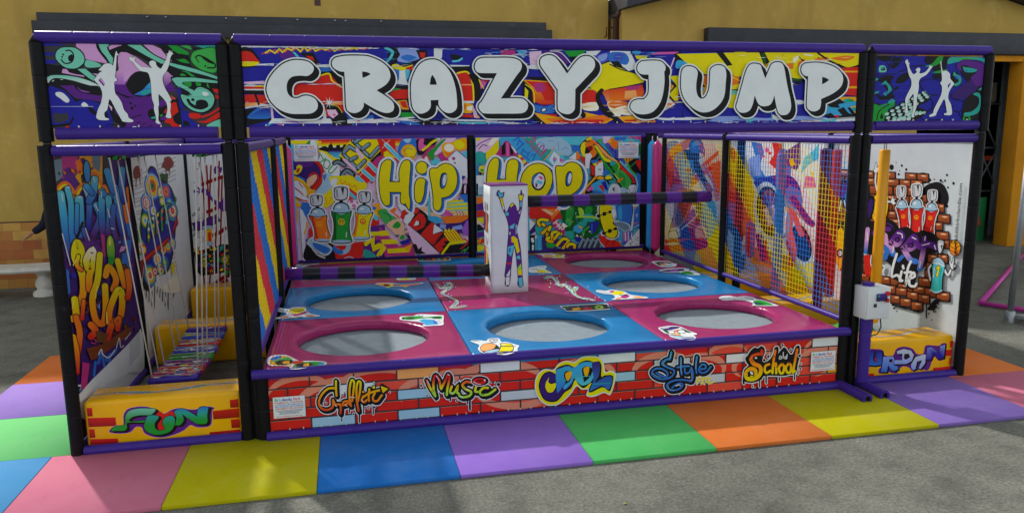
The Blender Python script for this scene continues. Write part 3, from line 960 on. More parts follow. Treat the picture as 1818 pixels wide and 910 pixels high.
# ------------------------------------------------------------------ padded rollers at the back corners
def roller(x, y, c, label):
    b = MB('pad', rgb(c))
    b.tube([(x, y, .62), (x, y, .68), (x, y, .7), (x, y, 2.2), (x, y, 2.22), (x, y, 2.28)], .06, 18, radii=[.012, .06, .066, .066, .06, .012])
    b.tube([(x, y, 2.27), (x, y, 2.34)], .008, 6, mat='rope'); b.tube([(x, y, .6), (x, y, .63)], .008, 6, mat='rope')
    o = b.build("roller", loc=(x, y, .6)); return tag(o, label, "roller", "padded rollers at the back corners")
roller(6.80, 4.70, "2f9ae0", "upright blue padded roller beside the magenta one at the back right corner")
roller(6.81, 4.53, "c83078", "upright magenta padded roller next to the blue one at the back right corner")
roller(1.55, 4.70, "2f9ae0", "upright blue padded roller at the back left corner behind the strap wall")
roller(1.545, 4.53, "c83078", "upright magenta padded roller at the back left corner behind the strap wall")

# ------------------------------------------------------------------ hanging tubes in the right bay
def htube(x, y, zt, zb, c, label):
    t = thing("hanging_tube", (x, y, zb), label, "padded tube", "hanging padded tubes in the right bay")
    b = MB('pad', rgb(c)); b.tube([(x, y, zb), (x, y, zb + .012), (x, y, zt - .012), (x, y, zt)], .052, 18, radii=[.045, .052, .052, .045]); b.build("sleeve", t)
    b = MB('steel'); b.tube([(x - .012, y, zt), (x - .012, y, ZT - .06)], .005, 6); b.tube([(x + .012, y, zt), (x + .012, y, ZT - .06)], .005, 6); b.build("hanger", t)
htube(7.60, .65, 2.23, .45, "f0a818", "yellow padded tube hanging above the control box")
htube(7.63, 1.45, 2.21, .55, "c42e18", "red padded tube hanging in the right bay next to the maroon one")
htube(7.17, 1.0, 2.24, .55, "701222", "maroon padded tube hanging in the right bay behind the net")
htube(7.29, 2.0, 2.15, .50, "2f7ac0", "blue padded tube hanging farthest back in the right bay")

# ------------------------------------------------------------------ control stand
cs = thing("control_stand", (6.93, -.1, 0), "white electric control box on a purple post with open pipe feet", "control box")
b = MB('purple'); b.sleeve((6.968, -.055, .09), (6.968, -.055, 1.045), .054, .5); b.build("post", cs)
for x, y0, y1 in ((6.775, .03, -.40), (6.985, .03, -.36)):
    b = MB('purple'); b.tube([(x, y0, .055), (x, y1, .055)], .05, 18, cap=False)
    b.tube([(x, y1, .055), (x, y1 + .05, .055)], .027, 18, mat='dark', cap=False)
    vs, n = [], 18
    for r in (.05, .027):
        for k in range(n):
            a = 2 * math.pi * k / n; vs.append((x + math.cos(a) * r, y1, .055 + math.sin(a) * r))
    b.add(vs, [(k, (k + 1) % n, n + (k + 1) % n, n + k) for k in range(n)], mat='purple')
    b.add([(x + math.cos(2 * math.pi * k / n) * .028, y1 + .03, .055 + math.sin(2 * math.pi * k / n) * .028) for k in range(n)], [list(range(n))], mat='dark')
    b.build("foot", cs)
M['redknob'] = node_mat('red plastic', rgb('c8181c'), .35, .4)
BX0, BX1, BY0, BY1, BZ0, BZ1 = 6.885, 7.13, -.15, .03, .715, 1.015
b = MB('white'); b.box(BX0 - .0, BX1, BY0, BY1, BZ0, BZ1, bev=.008)
b.box(BX0 + .006, BX1 - .006, BY0 - .012, BY0 - .001, BZ0 + .006, BZ1 - .006, bev=.004); bx = b.build("box", cs)
b = MB('purple'); b.box(6.975, 7.085, -.178, -.163, .888, .958, bev=.007); b.build("switch_plate", cs)
for x, z, r, k in ((6.995, .905, .017, 'dark'), (7.062, .905, .017, 'dark'), (6.99, .938, .010, 'greenpanel'), (7.085, .955, .022, 'redknob'), (7.085, .893, .02, 'redknob')):
    b = MB(k); b.tube([(x, -.165, z), (x, -.183, z)], r, 14); b.build("button", cs)
b = MB('dark'); b.box(6.955, 6.982, -.172, -.1625, .832, .866, bev=.003); b.build("lock", cs)
b = MB('dark')
b.tube([(7.11, -.06, .72), (7.115, -.08, .62), (7.08, -.08, .55), (7.0, -.07, .53), (6.95, -.07, .535)], .006, 8)
b.tube([(7.04, -.05, .72), (7.03, -.07, .6), (6.99, -.075, .40), (6.96, -.07, .30), (6.90, .0, .24), (6.9, .1, .2)], .006, 8)
b.build("cable", cs)

# ------------------------------------------------------------------ rope bridge in the left bay
rb = thing("rope_bridge", (.75, 1.55, .3), "hanging bridge of colourful padded slats on white ropes", "rope bridge")
BAR = [(.42, 2.27), (1.08, 2.28)]
bridge_rng = random.Random(11)
NP = 8
SLATS = []
for k in range(NP):
    y = .75 + k * .235
    zc = .335 + .10 * ((k - 3.5) / 3.5) ** 2 * .4
    SLATS.append((y, zc))
# supports: two long padded bars under the top frame from front to back carry the ropes
for sx, (bx_, bz) in ((.585, BAR[0]), (.955, BAR[1])):
    for k, (y, zc) in enumerate(SLATS):
        if k % 1 == 0 and k not in (3, 6):
            b = MB('rope'); ty = .72 + (y - .75) * .95
            b.tube([(sx, y, zc), (sx + (bx_ - sx) * .5, (y + ty) / 2, (zc + bz) / 2 - .004), (bx_, ty, bz)], .0062, 8); b.build("rope", rb)

# ------------------------------------------------------------------ left side strap walls and right side nets
def cord_net(y0, y1, z0, z1, x, step, sg=1, h=.0021):
    b = MB('net')
    cols = [rgb("e8cc10"), rgb("e8cc10"), rgb("2a7ad0"), rgb("d83a4a")]
    ny, nz = int((y1 - y0) / step), int((z1 - z0) / step)
    def cc(y, z):
        t = (y * sg + (z - .65) * -1.15 + (11.55 if sg > 0 else 12.0)) / .5
        return (cols[0], cols[3], cols[2])[int(t) % 3] if sg > 0 else (cols[0], cols[2], cols[3])[int(t) % 3]
    def bar(p, q, c):
        (ya, za), (yb, zb) = p, q
        if abs(ya - yb) < 1e-6:
            vs = [(x - h, ya - h, za), (x + h, ya - h, za), (x + h, ya + h, za), (x - h, ya + h, za), (x - h, ya - h, zb), (x + h, ya - h, zb), (x + h, ya + h, zb), (x - h, ya + h, zb)]
        else:
            k = h * .8
            vs = [(x - k, ya, za - k), (x + k, ya, za - k), (x + k, ya, za + k), (x - k, ya, za + k), (x - k, yb, zb - k), (x + k, yb, zb - k), (x + k, yb, zb + k), (x - k, yb, zb + k)]
        b.add(vs, [(0, 1, 5, 4), (1, 2, 6, 5), (2, 3, 7, 6), (3, 0, 4, 7)], c)
    for i in range(ny + 1):
        y = y0 + (y1 - y0) * i / ny
        for k in range(nz):
            za, zb = z0 + (z1 - z0) * k / nz, z0 + (z1 - z0) * (k + 1) / nz
            bar((y, za), (y, zb), cc(y, (za + zb) / 2))
    for k in range(nz + 1):
        z = z0 + (z1 - z0) * k / nz
        for i in range(ny):
            ya, yb = y0 + (y1 - y0) * i / ny, y0 + (y1 - y0) * (i + 1) / ny
            bar((ya, z), (yb, z), cc((ya + yb) / 2, z))
    return b.build("net", centre)
cord_net(YF + RP, YM - RP, .69, ZT - .09, XC0 + .01, .052)
cord_net(YM + RP, 4.27, .69, ZT - .09, XC0 + .01, .052)

cord_net(YF + RP, YM - RP, .69, ZT - .09, XB1 - .01, .052, -1, .005)
cord_net(YM + RP, 4.27, .69, ZT - .09, XB1 - .01, .052, -1, .005)

# dark backing boards behind the Hip Hop prints
for x0, x1 in ((XB1, 4.085), (4.085, XC0)):
    b = MB('black'); b.box(x0 + .01, x1 - .01, YB - .02, YB + .0, .63, ZT - .03); b.build("backing_board", centre)
# ------------------------------------------------------------------ header print: CRAZY JUMP
def rect_xz(x0, x1, z0, z1, y): return [(x0, y, z0), (x1, y, z0), (x1, y, z1), (x0, y, z1)]
def rect_y(x, ya, yb, z0, z1): return [(x, ya, z0), (x, yb, z0), (x, yb, z1), (x, ya, z1)]
p = Print(rect_xz(1.572, 6.805, 2.500, 3.100, .05), px=[(433, 223), (1522.5, 219.3), (1525, 99), (429.7, 80.5)], bow=(6.3, 1.7), base='B')
# --- first fifth
p.z(420, 70, 5.6875)
p.f('W', "60,60 560,55 900,62 1365,55 1365,75 900,78 500,74 60,78").F('K', "60,90 150,85 215,150 245,215 225,262 170,270 60,270").F('R', "60,125 150,122 210,185 228,222 60,222").F('Y', "60,220 228,220 205,250 140,262 60,260")
p.F('P', "445,115 540,105 600,160 560,190 460,185").f('C', "565,110 600,120 640,165 610,165").f('K', "640,125 780,120 850,245 800,245 700,170").f('R', "700,152 770,158 790,205 730,178")
zz = "265,140 330,105 320,135 400,95 420,132 470,85 500,120 540,70 580,105 620,75 660,110 700,70 740,105 790,72 830,100 880,78 940,104 990,72 1040,96 1090,70 1150,92 1200,68 1280,84 1330,66"
p.l('r', 9, zz); p.l('Y', 15, "300,130 345,100 395,130 440,88 470,120 520,80 560,100 600,68 650,112 690,62 720,104 770,66 800,104 860,74 900,92 960,68 990,102 1050,70 1100,86 1180,66 1220,82")
p.f('W', "210,240 380,230 380,255 210,250").f('W', "800,240 960,232 960,266 800,262").f('b', "840,268 960,262 1000,300 850,310").f('K', "830,320 960,300 1000,330 960,340 830,350").f('l', "75,418 280,405 280,440 75,437")
p.f('W', "75,450 290,450 290,500 75,500").f('Y', "180,452 290,450 290,466 180,466").f('R', "75,462 290,466 290,486 75,488").f('K', "75,500 290,500 290,540 75,538")
p.f('R', "75,545 175,540 190,600 170,630 75,635").f('R', "195,545 300,545 310,630 215,632").f('o', "75,630 200,620 310,640 310,650 75,672").f('W', "75,668 200,642 330,640 330,652 200,662 75,684").f('K', "168,540 192,540 225,640 205,655 195,610")
p.f('K', "75,690 330,665 350,790 75,860").F('b', "90,770 210,672 330,670 330,770 200,785").F('Bb', "110,770 240,690 330,690 320,768").f('l', "330,660 350,660 360,790 335,790")
p.f('W', "345,780 960,780 960,832 300,832").f('p', "420,812 560,806 700,816 600,826").f('B', "250,870 320,830 1000,830 960,870").f('c', "240,872 300,832 340,832 280,872").f('m', "380,838 450,832 440,852").f('K', "600,850 640,846 640,862 600,862")
p.f('K', "830,350 900,330 1365,330 1365,440 830,470").F('R', "520,560 560,440 760,420 830,355 930,332 1010,420 1060,470 1060,720 900,760 700,620")
p.s_('Y', 16, "835,350 930,328 960,400 1050,460").s_('l', 6, "980,410 1010,440 1060,470").f('M', "640,425 1000,428 1000,438 640,436").f('W', "830,606 1060,606 1060,612 830,612").f('o', "940,618 1060,612 1060,640 960,640")
p.f('K', "870,640 1000,640 1060,720 1160,860 960,860 900,700").F('K', "950,640 1020,680 1040,730 990,720").s_('Y', 6, "930,630 1010,662 1050,720").f('l', "895,690 985,690 1010,735 955,780 910,740").f('m', "950,735 980,728 985,750 965,756")
for a in range(0, 360, 40):
    p.l('W', 12, [(920, 620), (920 + 58 * math.cos(a * .01745), 620 + 58 * math.sin(a * .01745))], taper=lambda t: 1.1 - t)
p.f('W', "850,740 885,690 890,790 860,800").f('B', "760,750 850,720 840,790 740,795").f('W', "1100,790 1365,780 1365,826 1100,828").f('m', "1195,800 1230,796 1220,822").f('b', "1090,750 1180,780 1365,740 1365,780 1120,790").f('c', "1150,830 1180,860 1160,862")
# --- second fifth
p.z(640, 70, 5.6875)
p.F('K', "290,60 360,60 395,130 370,190 330,240 270,230").s_('C', 26, "250,64 320,100 300,160 265,200").F('i', "380,62 580,68 560,100 600,160 500,200 400,205 365,180 395,130").F('b', "400,160 470,130 560,160 480,195").f('K', "555,85 660,75 670,150 600,190").f('R', "590,108 650,110 640,160 605,165").f('W', "735,65 835,65 810,170 735,150")
p.f('B', "820,75 1365,75 1365,240 1040,240 910,230 815,150").F('K', "900,125 1010,140 990,170 940,185 910,170").s_('C', 20, "925,196 980,190 1015,168").f('W', "890,232 1090,236 1090,252 920,258").f('K', "330,240 560,190 620,170 520,240 420,260").F('Y', "310,240 360,225 430,255 520,232 500,290 330,275").f('R', "445,265 530,238 510,290 460,288")
p.f('b', "335,280 390,285 380,390 340,400").F('C', "440,290 490,290 470,370 445,380").f('W', "385,290 440,290 450,380 480,440 340,425 380,380").f('K', "330,430 480,448 470,490 330,470").f('G', "250,520 310,465 400,475 330,500").F('R', "280,535 340,490 470,490 470,575 330,580").f('K', "330,582 480,575 480,600 350,600").f('A', "350,600 450,590 475,690 400,685").f('R', "380,605 440,600 462,672 412,668").f('K', "375,690 490,690 510,716 375,716").f('G', "340,745 380,715 530,720 520,760 440,775").f('W', "330,775 520,762 540,772 430,790")
p.f('K', "560,760 1100,768 1100,780 700,770").f('K', "900,250 1100,245 1100,310 960,310").F('R', "950,330 1070,308 1120,440 1130,600 1010,600").s_('Y', 16, "965,318 1070,306 1120,430 1128,600").f('o', "1005,428 1110,428 1110,440 1005,440").f('K', "1075,330 1160,300 1260,370 1180,600 1140,590 1130,430").f('m', "1190,385 1280,380 1240,450 1200,480").f('R', "1200,380 1290,372 1270,410").s_('Y', 12, "1185,380 1200,420 1230,470")
p.f('W', "1005,600 1130,600 1130,625 1005,620").F('A', "1005,625 1120,640 1110,720 1010,715").f('O', "1010,630 1060,640 1040,690 1010,680").f('E', "1060,660 1115,650 1110,700 1060,695").f('R', "960,760 1020,735 1120,742 1120,772").f('l', "1110,640 1150,700 1180,780 1130,770").f('A', "1140,750 1180,750 1190,780").f('W', "0,800 330,770 560,800 500,815 0,826").f('K', "460,780 640,790 960,800 960,850 620,850").f('b', "330,800 500,805 620,850 480,850").f('W', "800,785 1365,800 1365,815 900,806").f('C', "930,815 1365,822 1365,838 1000,835").f('e', "0,690 100,700 60,740 0,760").f('m', "70,700 110,705 80,725")
# --- third fifth
p.z(860, 70, 5.6875)
p.f('M', "150,82 305,82 295,130 155,130").f('c', "310,82 420,82 395,170 360,150").f('B', "385,130 455,100 450,230 400,240").f('l', "440,100 560,90 570,200 500,260 450,250").f('P', "560,90 740,85 860,200 800,240 700,140").f('W', "400,240 560,230 560,280 420,270").f('B', "400,285 570,275 620,350 480,360 400,370").f('K', "400,350 700,360 700,400 480,390").s_('W', 8, "650,90 760,110 860,220").f('G', "790,90 1010,85 960,150 840,150").f('K', "840,150 960,145 900,230").f('W', "1010,95 1160,90 1110,140 1020,130").F('I', "1110,140 1300,95 1365,95 1365,230 1250,190 1150,230").F('i', "1130,150 1220,120 1210,180 1150,200")
p.f('Y', "1010,440 1150,240 1245,205 1365,290 1365,470 1140,510 1060,470").s_('K', 9, "1140,240 1245,203 1300,230 1365,285")
p.f('AR', "350,380 640,400 700,480 690,640 560,640 470,600").f('R', "400,395 640,412 690,500 690,600 600,600 560,520").F('M', "480,430 580,420 600,490 520,510").s_('K', 44, "350,400 440,480 455,600 470,690").s_('Y', 10, "400,430 480,500 490,620").s_('K', 26, "385,440 380,560").f('Y', "395,460 430,500 420,600 390,590").F('b', "480,640 600,660 690,640 690,720 560,730 480,690").e('W', 585, 694, 26, 16, -30).e('Z', 585, 694, 34, 24, -30).e('W', 585, 694, 22, 14, -30).f('R', "510,740 720,740 720,770 520,770").f('A', "480,720 720,770 1000,720 1290,790 1200,850 620,850 560,800")
p.f('O', "600,780 900,785 1190,750 1280,800 1100,845 700,845").F('R', "700,810 900,800 1180,800 1120,840 720,842").s_('K', 46, "410,780 480,770 560,840").f('R', "940,490 1100,490 1130,560 1120,620 950,640").F('E', "960,640 1120,620 1130,700 1000,700").s_('Y', 10, "1000,485 1100,490 1150,560").s_('K', 48, "1170,500 1130,570 1180,680 1290,790").F('Ro', "1190,500 1365,480 1365,640 1250,640 1200,560").F('E', "1230,620 1365,640 1365,760 1280,740").f('O', "1240,620 1300,640 1365,610 1365,650 1250,660").F('K', "940,690 1010,740 990,785 920,770").e('l', 950, 772, 22, 7).f('W', "0,805 200,815 440,850 0,850").f('b', "0,822 180,830 210,848 0,848")
# --- fourth
p.z(1080, 80, 6.067)
p.f('W', "0,40 215,45 300,230 200,260 150,220 0,180").F('b', "0,60 150,60 205,130 180,190 110,180 0,150").F('I', "60,70 140,80 120,140 40,130").f('K', "0,155 90,150 130,200 160,255 80,240").f('Y', "265,92 405,92 390,140 290,130").F('c', "240,45 330,48 310,80 260,82").f('B', "440,80 700,80 690,300 630,320 560,160").f('m', "440,60 740,55 700,80 450,85").f('K', "690,80 760,60 830,180 720,260").f('Y', "715,80 1456,75 1456,330 1270,310 1060,310 960,290 830,190").F('c', "715,160 760,150 830,185 740,240 705,220").l('l', 14, "690,125 655,225").l('l', 14, "640,245 665,250")
p.f('K', "1140,70 1215,70 1320,210 1260,218").f('Y', "1330,70 1456,70 1456,120").f('Y', "0,190 120,230 270,290 370,350 360,390 0,455").s_('K', 12, "0,185 110,240 270,285 370,345").s_('K', 10, "0,458 200,425 360,390").s_('K', 14, "345,395 365,440").f('RO', "0,465 350,408 375,500 330,580 0,580").f('M', "170,430 330,415 310,460 180,470").f('o', "165,480 280,470 300,560 160,560").F('O', "0,600 180,600 190,680 20,660").F('E', "40,680 190,640 240,740 110,730").f('A', "0,770 40,790 0,812").s_('K', 44, "-20,690 60,780 120,850").f('A', "90,760 240,750 470,770 510,825 160,825").f('R', "150,795 300,790 290,815 170,812").f('R', "320,795 470,790 490,815 330,815")
p.F('A', "620,370 690,400 680,450 630,490").F('O', "630,390 680,420 640,450").s_('K', 14, "630,350 710,430 640,510 690,580").f('Y', "640,320 740,315 740,590 700,590 640,520 720,430").F('K', "630,335 690,380 720,440 660,400").s_('b', 8, "640,350 690,385").F('W', "610,560 720,640 700,720 500,750 560,650").F('O', "600,620 680,620 640,650 590,650").s_('A', 10, "620,540 715,650 690,720 500,752").f('B', "490,760 760,600 900,780 880,845 500,845").s_('K', 8, "790,680 790,840").f('W', "700,780 900,775 880,805 700,800").F('W', "480,770 640,780 700,770 690,800 560,800")
p.f('O', "985,320 1080,320 1060,420 980,400").f('A', "980,400 1060,420 1030,520 985,540").f('c', "970,430 1020,460 1010,490 975,505").f('K', "970,380 1030,430 1020,450 970,420").f('O', "1270,320 1400,320 1390,420 1270,440").s_('Y', 10, "1280,320 1400,380").f('Y', "1270,440 1456,400 1456,480 1270,490").f('K', "1275,480 1456,460 1456,480 1275,500").F('t', "1300,490 1380,490 1350,560 1310,530").f('Y', "1240,520 1456,540 1456,680 1280,690 1230,650").F('T', "1230,560 1280,560 1280,640 1230,640").f('B', "1100,740 1240,660 1456,700 1456,850 1050,850").F('i', "1060,790 1200,765 1456,780 1456,830 1100,820").f('W', "820,770 1060,780 1040,800 820,800").f('K', "1050,770 1110,800 1060,812")
# --- fifth
p.z(1300, 80, 6.067)
p.f('Y', "0,75 280,80 1365,110 1365,250 1230,265 1050,210 900,140 880,300 760,370 580,360 0,330").f('K', "265,80 325,80 380,180 330,230").f('d', "290,85 320,90 350,200 325,200").f('O', "540,210 640,200 640,260 560,270").f('O', "690,190 760,150 760,240 690,250").F('E', "635,150 700,120 670,180 640,190").f('K', "680,118 770,190 730,180").s_('E', 14, "750,110 840,125").f('O', "860,160 1000,140 1060,200 900,190").F('O', "1040,160 1200,135 1300,150 1200,190").s_('K', 20, "900,100 1020,180 1140,235 1235,268 1365,236").f('R', "1140,262 1365,258 1365,570 1160,540 1200,400").f('A', "1170,292 1365,300 1365,316 1190,312").f('A', "1200,460 1365,460 1365,484 1200,482").f('A', "1335,530 1365,480 1365,570").e('K', 1352, 405, 18, 26)
p.f('K', "590,350 760,380 760,400 610,400").f('d', "600,362 740,376 730,392 620,388").f('B', "590,400 760,405 760,850 560,850 520,600").f('W', "595,402 695,432 600,448").f('K', "610,445 760,420 700,400 620,460").f('l', "610,470 630,500 630,545 600,530").F('W', "640,595 760,605 760,640 690,640 640,610").f('i', "650,640 730,650 690,660").f('B', "0,690 640,690 1000,640 1000,850 0,850").F('i', "0,765 220,780 380,790 640,770 980,785 980,810 500,815 0,810").F('C', "160,790 240,800 190,830 150,815").l('C', 6, "415,690 430,840").f('W', "430,750 560,800 480,815 430,790").l('C', 10, "540,790 600,850")
p.f('A', "1120,570 1365,575 1365,790 1240,650").F('T', "1190,610 1260,590 1340,640 1300,680 1230,650").F('G', "1240,600 1300,600 1290,630").F('A', "1290,680 1365,680 1340,760").F('T', "1280,690 1340,690 1320,730").f('K', "1000,640 1120,580 1200,640 1365,800 1180,800 1010,780").f('c', "985,640 1000,690 980,770 1060,740 1120,780 1190,770 1130,710 1200,680 1250,740 1290,760 1240,690 1350,660 1330,620 1200,640 1140,650 1160,690 1060,680").e('R', 1000, 722, 16).f('R', "1090,770 1160,765 1140,795").f('W', "760,820 1365,785 1365,830 1160,835 690,850 700,830").s_('K', 6, "700,845 760,828 1365,795").f('C', "980,800 1140,815 1100,840 960,830")
# dry brush streaks of white and lilac along the painted bands
bs = random.Random(8)
def streaks(x0, x1, y, n, spread, keys="WWlWi", ln=(30, 130), w=(2, 7)):
    for _ in range(n):
        x = bs.uniform(x0, x1); yy = y + bs.gauss(0, spread); L_ = bs.uniform(*ln)
        p.ribbon([(x, yy), (x + L_ * .5, yy + bs.uniform(-4, 4)), (x + L_, yy + bs.uniform(-5, 5))], bs.uniform(*w), lambda q, c=bs.choice(keys): PAL[c], taper=lambda t: .3 + math.sin(3.1 * t))
p.z(420, 70, 5.6875)
streaks(60, 3400, 72, 46, 7); streaks(60, 2000, 245, 26, 10); streaks(60, 1900, 432, 16, 8); streaks(300, 2600, 810, 60, 16); streaks(2600, 6200, 845, 60, 14, "WWiCl"); streaks(60, 400, 650, 12, 14, "WoW"); streaks(3100, 3800, 660, 22, 30, "EWAO"); streaks(3600, 4500, 640, 30, 50, "EWAOY"); streaks(1700, 2000, 640, 14, 30, "EWAO"); streaks(2400, 3000, 150, 30, 40, "Wcli"); streaks(5000, 6200, 210, 30, 50, "yyEO"); streaks(900, 1800, 200, 26, 60, "bicB"); streaks(3700, 4200, 150, 18, 30, "ciWI")
# --- lettering
H_ = dict(o=12, h=15, sh=(34, 34))
def G(poly, holes=()): p.glyph('W', [poly], holes=holes, **H_)
p.z(420, 70, 5.6875)
H_ = dict(o=13, h=14, sh=(40, 40))
G("640,198 720,212 770,250 780,285 760,325 710,355 640,352 560,365 515,410 502,475 515,535 555,572 610,575 660,555 720,553 780,582 808,635 795,690 740,728 640,735 520,730 420,690 345,620 308,540 302,470 330,390 390,310 470,240 560,203")
p.z(640, 70, 5.6875)
G("-210,160 -150,150 0,148 90,158 190,200 260,255 290,320 285,380 240,440 150,495! 230,545 300,600 322,650 310,700 265,722 210,718 140,690 18,618! 15,660 -20,705 -80,725 -140,705 -160,650 -162,500 -168,310! -215,305 -270,275 -290,235 -280,195 -250,170", holes=["10,305! 60,312 96,330! 60,352 12,370!"])
p.z(640, 70, 5.6875)
G("690,182 770,190 850,250 910,350 945,480 955,600 950,680 900,722 845,720 800,690 770,640 771,590! 690,594! 690,660 660,705 600,730 545,718 510,670 498,600 495,460 510,370 560,265 620,205", holes=["685,436! 695,370 712,335! 740,380 755,436!"])
p.z(860, 70, 5.6875)
G("-10,163 60,163 250,164 330,190 358,235 345,290 300,350 145,577! 340,576 400,605 420,650 400,705 340,730 150,732 -10,730 -50,715 -78,670 -70,630 -30,580 108,318! -10,318 -80,312 -108,280 -112,235 -90,190 -55,168")
G("555,165 610,138 670,145 720,190 812,325! 900,205 960,155 1030,150 1080,185 1092,240 1070,295 1020,350 895,485! 893,640 885,700 840,738 780,735 730,705 718,650 718,490! 620,350 560,265 540,215")
p.z(1080, 80, 6.067)
H_ = dict(o=12, h=15, sh=(40, 42))
G("350,155 480,152 540,165 580,205 585,250 572,275! 578,380 562,520 530,620 470,700 400,732 320,735 260,715 220,675 216,630 245,590 300,572 355,575! 395,530 410,470 405,303! 340,300 300,280 282,240 290,195 315,167")
G("845,217 905,240 932,290 920,400 922,480 940,540 975,570 1010,562 1040,520 1062,440 1066,290 1080,240 1130,212 1185,215 1225,245 1240,310 1235,420 1225,540 1180,630 1100,700 1010,722 930,700 850,640 790,560 758,460 755,340 765,260 795,225")
p.z(1300, 80, 6.067)
G("205,200 265,215 290,270 325,362! 362,270 390,210 440,188 495,200 525,250 545,340 570,460 605,590 614,680 590,740 545,760 495,750 465,700 428,545! 410,610 380,650 320,662 270,645 240,600 218,540! 195,650 160,710 100,730 50,715 22,665 35,600 80,420 110,300 140,230 170,205")
G("790,205 900,205 1010,230 1100,275 1155,340 1165,400 1140,470 1060,535 935,592! 936,650 920,700 870,724 820,712 785,670 784,520 786,348! 745,335 715,300 712,250 735,217", holes=["938,355! 980,368 1014,390! 980,415 940,436!"])
ties(p, (1.6, YF - .012, 2.515), (6.78, YF - .012, 2.515), .13)
p.build("printed_panel", hc)

# ------------------------------------------------------------------ left header print
p = Print(rect_xz(.243, 1.398, 2.503, 3.100, .05), px=[(88, 227.7), (392.8, 225.7), (389.3, 78), (82, 77.5)], bow=(1, 0), base='e')
p.z(60, 70, 10.1)
for y0, y1 in ((80, 130), (240, 300), (370, 450)): p.f('B', [(215, y0), (480, y0 + 10), (640 if y0 < 100 else 420, y1 - 15), (215, y1)])
p.f('L', "810,75 1170,75 1200,180 1280,300 1340,400 1300,420 960,350 930,260 880,180 800,130").f('L', "1480,130 1700,100 1840,140 1840,850 1560,800 1450,810 1480,600 1540,520 1530,400 1540,270").f('Lp', "1450,560 1840,560 1840,800 1450,810").f('P', "1440,800 1840,800 1840,920 1440,920")
p.s_('K', 44, "1180,75 1200,170 1330,350 1400,420").f('t', "1200,80 1390,80 1350,140 1380,220 1450,310 1430,440 1390,420 1330,310 1250,210").F('K', "1350,130 1420,130 1560,95 1700,110 1840,190 1840,280 1700,225 1600,215 1500,300 1450,320 1380,220").f('L', "1380,120 1440,90 1680,90 1560,110 1390,180")
p.f('K', "240,440 560,480 900,540 1180,500 1180,640 1080,760 240,640").f('L', "540,530 610,530 650,590 760,620 900,640 920,670 520,600").f('t', "800,530 940,520 1130,680 1080,740 1000,690").F('t', "940,380 1050,375 1200,430 1210,480 1050,500 950,480").f('L', "1060,600 1170,610 1140,650")
p.F('K', "640,130 800,145 920,230 955,350 930,440 870,500 780,525 640,530 520,480 440,390 415,300 450,210 530,150").F('t', "640,145 780,155 890,230 935,330 920,410 860,470 770,515 640,515 540,470 455,380 430,310 460,220 540,160")
p.s_('K', 24, "620,205 690,200 740,250 745,330 710,400 640,430 570,420 530,365").F('K', "660,300 720,270 745,320 720,380 670,395 650,350").e('K', 565, 275, 18).e('K', 545, 318, 16)
p.F('tW', "255,690 320,650 460,640 640,650 860,690 1080,770 1170,830 1080,830 940,800 700,730 430,690 330,720 270,780").s_('K', 14, "255,680 330,640 470,625 640,640 880,680 1090,760").F('K', "270,800 330,720 440,695 600,720 900,800 1140,850 1140,900 600,860 300,850").f('W', "335,750 375,725 380,735 345,760").f('W', "470,715 540,715 520,725")
p.z(60, 150, 10.1)
p.F('K', "270,20 480,20 620,140 740,250 900,260 1180,310 1180,380 700,380 270,300").f('P', "470,20 700,10 760,40 820,110 1200,160 1240,200 1190,310 1000,270 740,240 640,150 580,90").f('P', "1440,-10 1840,-10 1840,780 1500,780 1440,640 1300,420 1340,280").F('K', "730,30 830,30 1140,60 1200,140 1180,190 900,150 790,100").F('p', "780,30 840,90 1000,130 900,130 820,90").f('K', "950,10 1150,15 1140,120 1000,110")
p.F('B', "270,70 430,70 560,120 680,240 740,300 900,265 1100,310 1190,400 1190,780 660,790 600,680 440,700 290,690").F('W', "385,150 440,130 520,150 600,230 625,285 590,320 540,305 460,240 400,200").F('W', "830,350 880,310 930,340 950,380 860,392").f('W', "290,388 1040,384 1040,391 290,392").F('e', "330,510 450,520 560,505 590,560 560,640 340,680").F('K', "940,410 1030,420 1100,540 1010,510").s_('K', 34, "670,590 610,690 480,720 300,740").f('R', "480,790 560,730 620,790").e('W', 410, 790, 24, 12).f('B', "1200,420 1310,420 1380,640 1360,790 1180,790").f('K', "1240,480 1290,500 1310,620 1250,600").f('K', "1300,280 1400,300 1430,500 1540,620 1840,560 1840,600 1560,760 1380,640 1330,460").f('l', "1310,340 1380,400 1370,470").s_('K', 14, "1260,730 1400,715 1560,760 1700,775").e('W', 1765, 780, 50, 28)
p.s_('K', 26, "1480,130 1620,200 1760,225 1960,230").e('K', 1720, 330, 22).e('K', 1740, 420, 26).e('K', 1800, 370, 20, 12)
p.z(220, 70, 10.1)
p.f('P', "0,820 740,700 880,780 940,920 0,920").f('L', "0,215 80,220 250,300 500,490 480,500 300,560 180,620 0,760").f('LP', "720,560 780,560 970,610 960,640 720,860").f('L', "390,80 560,85 700,150 780,260 920,380 700,320 560,240").f('G', "830,85 1000,90 1180,200 1200,260 1060,240 900,150").f('g', "1050,95 1200,85 1300,140 1240,165").f('K', "650,80 820,85 1000,220 1200,270 1220,400 1240,480 900,380 780,240").F('G', "920,280 1000,340 1120,330 1210,400 1180,410 1040,380").F('G', "900,155 1010,160 1060,235 1000,225").F('G', "1080,180 1190,200 1195,255 1100,230").f('T', "1330,90 1700,85 1700,130 1480,140").f('K', "1240,120 1500,140 1700,150 1700,170 1300,170")
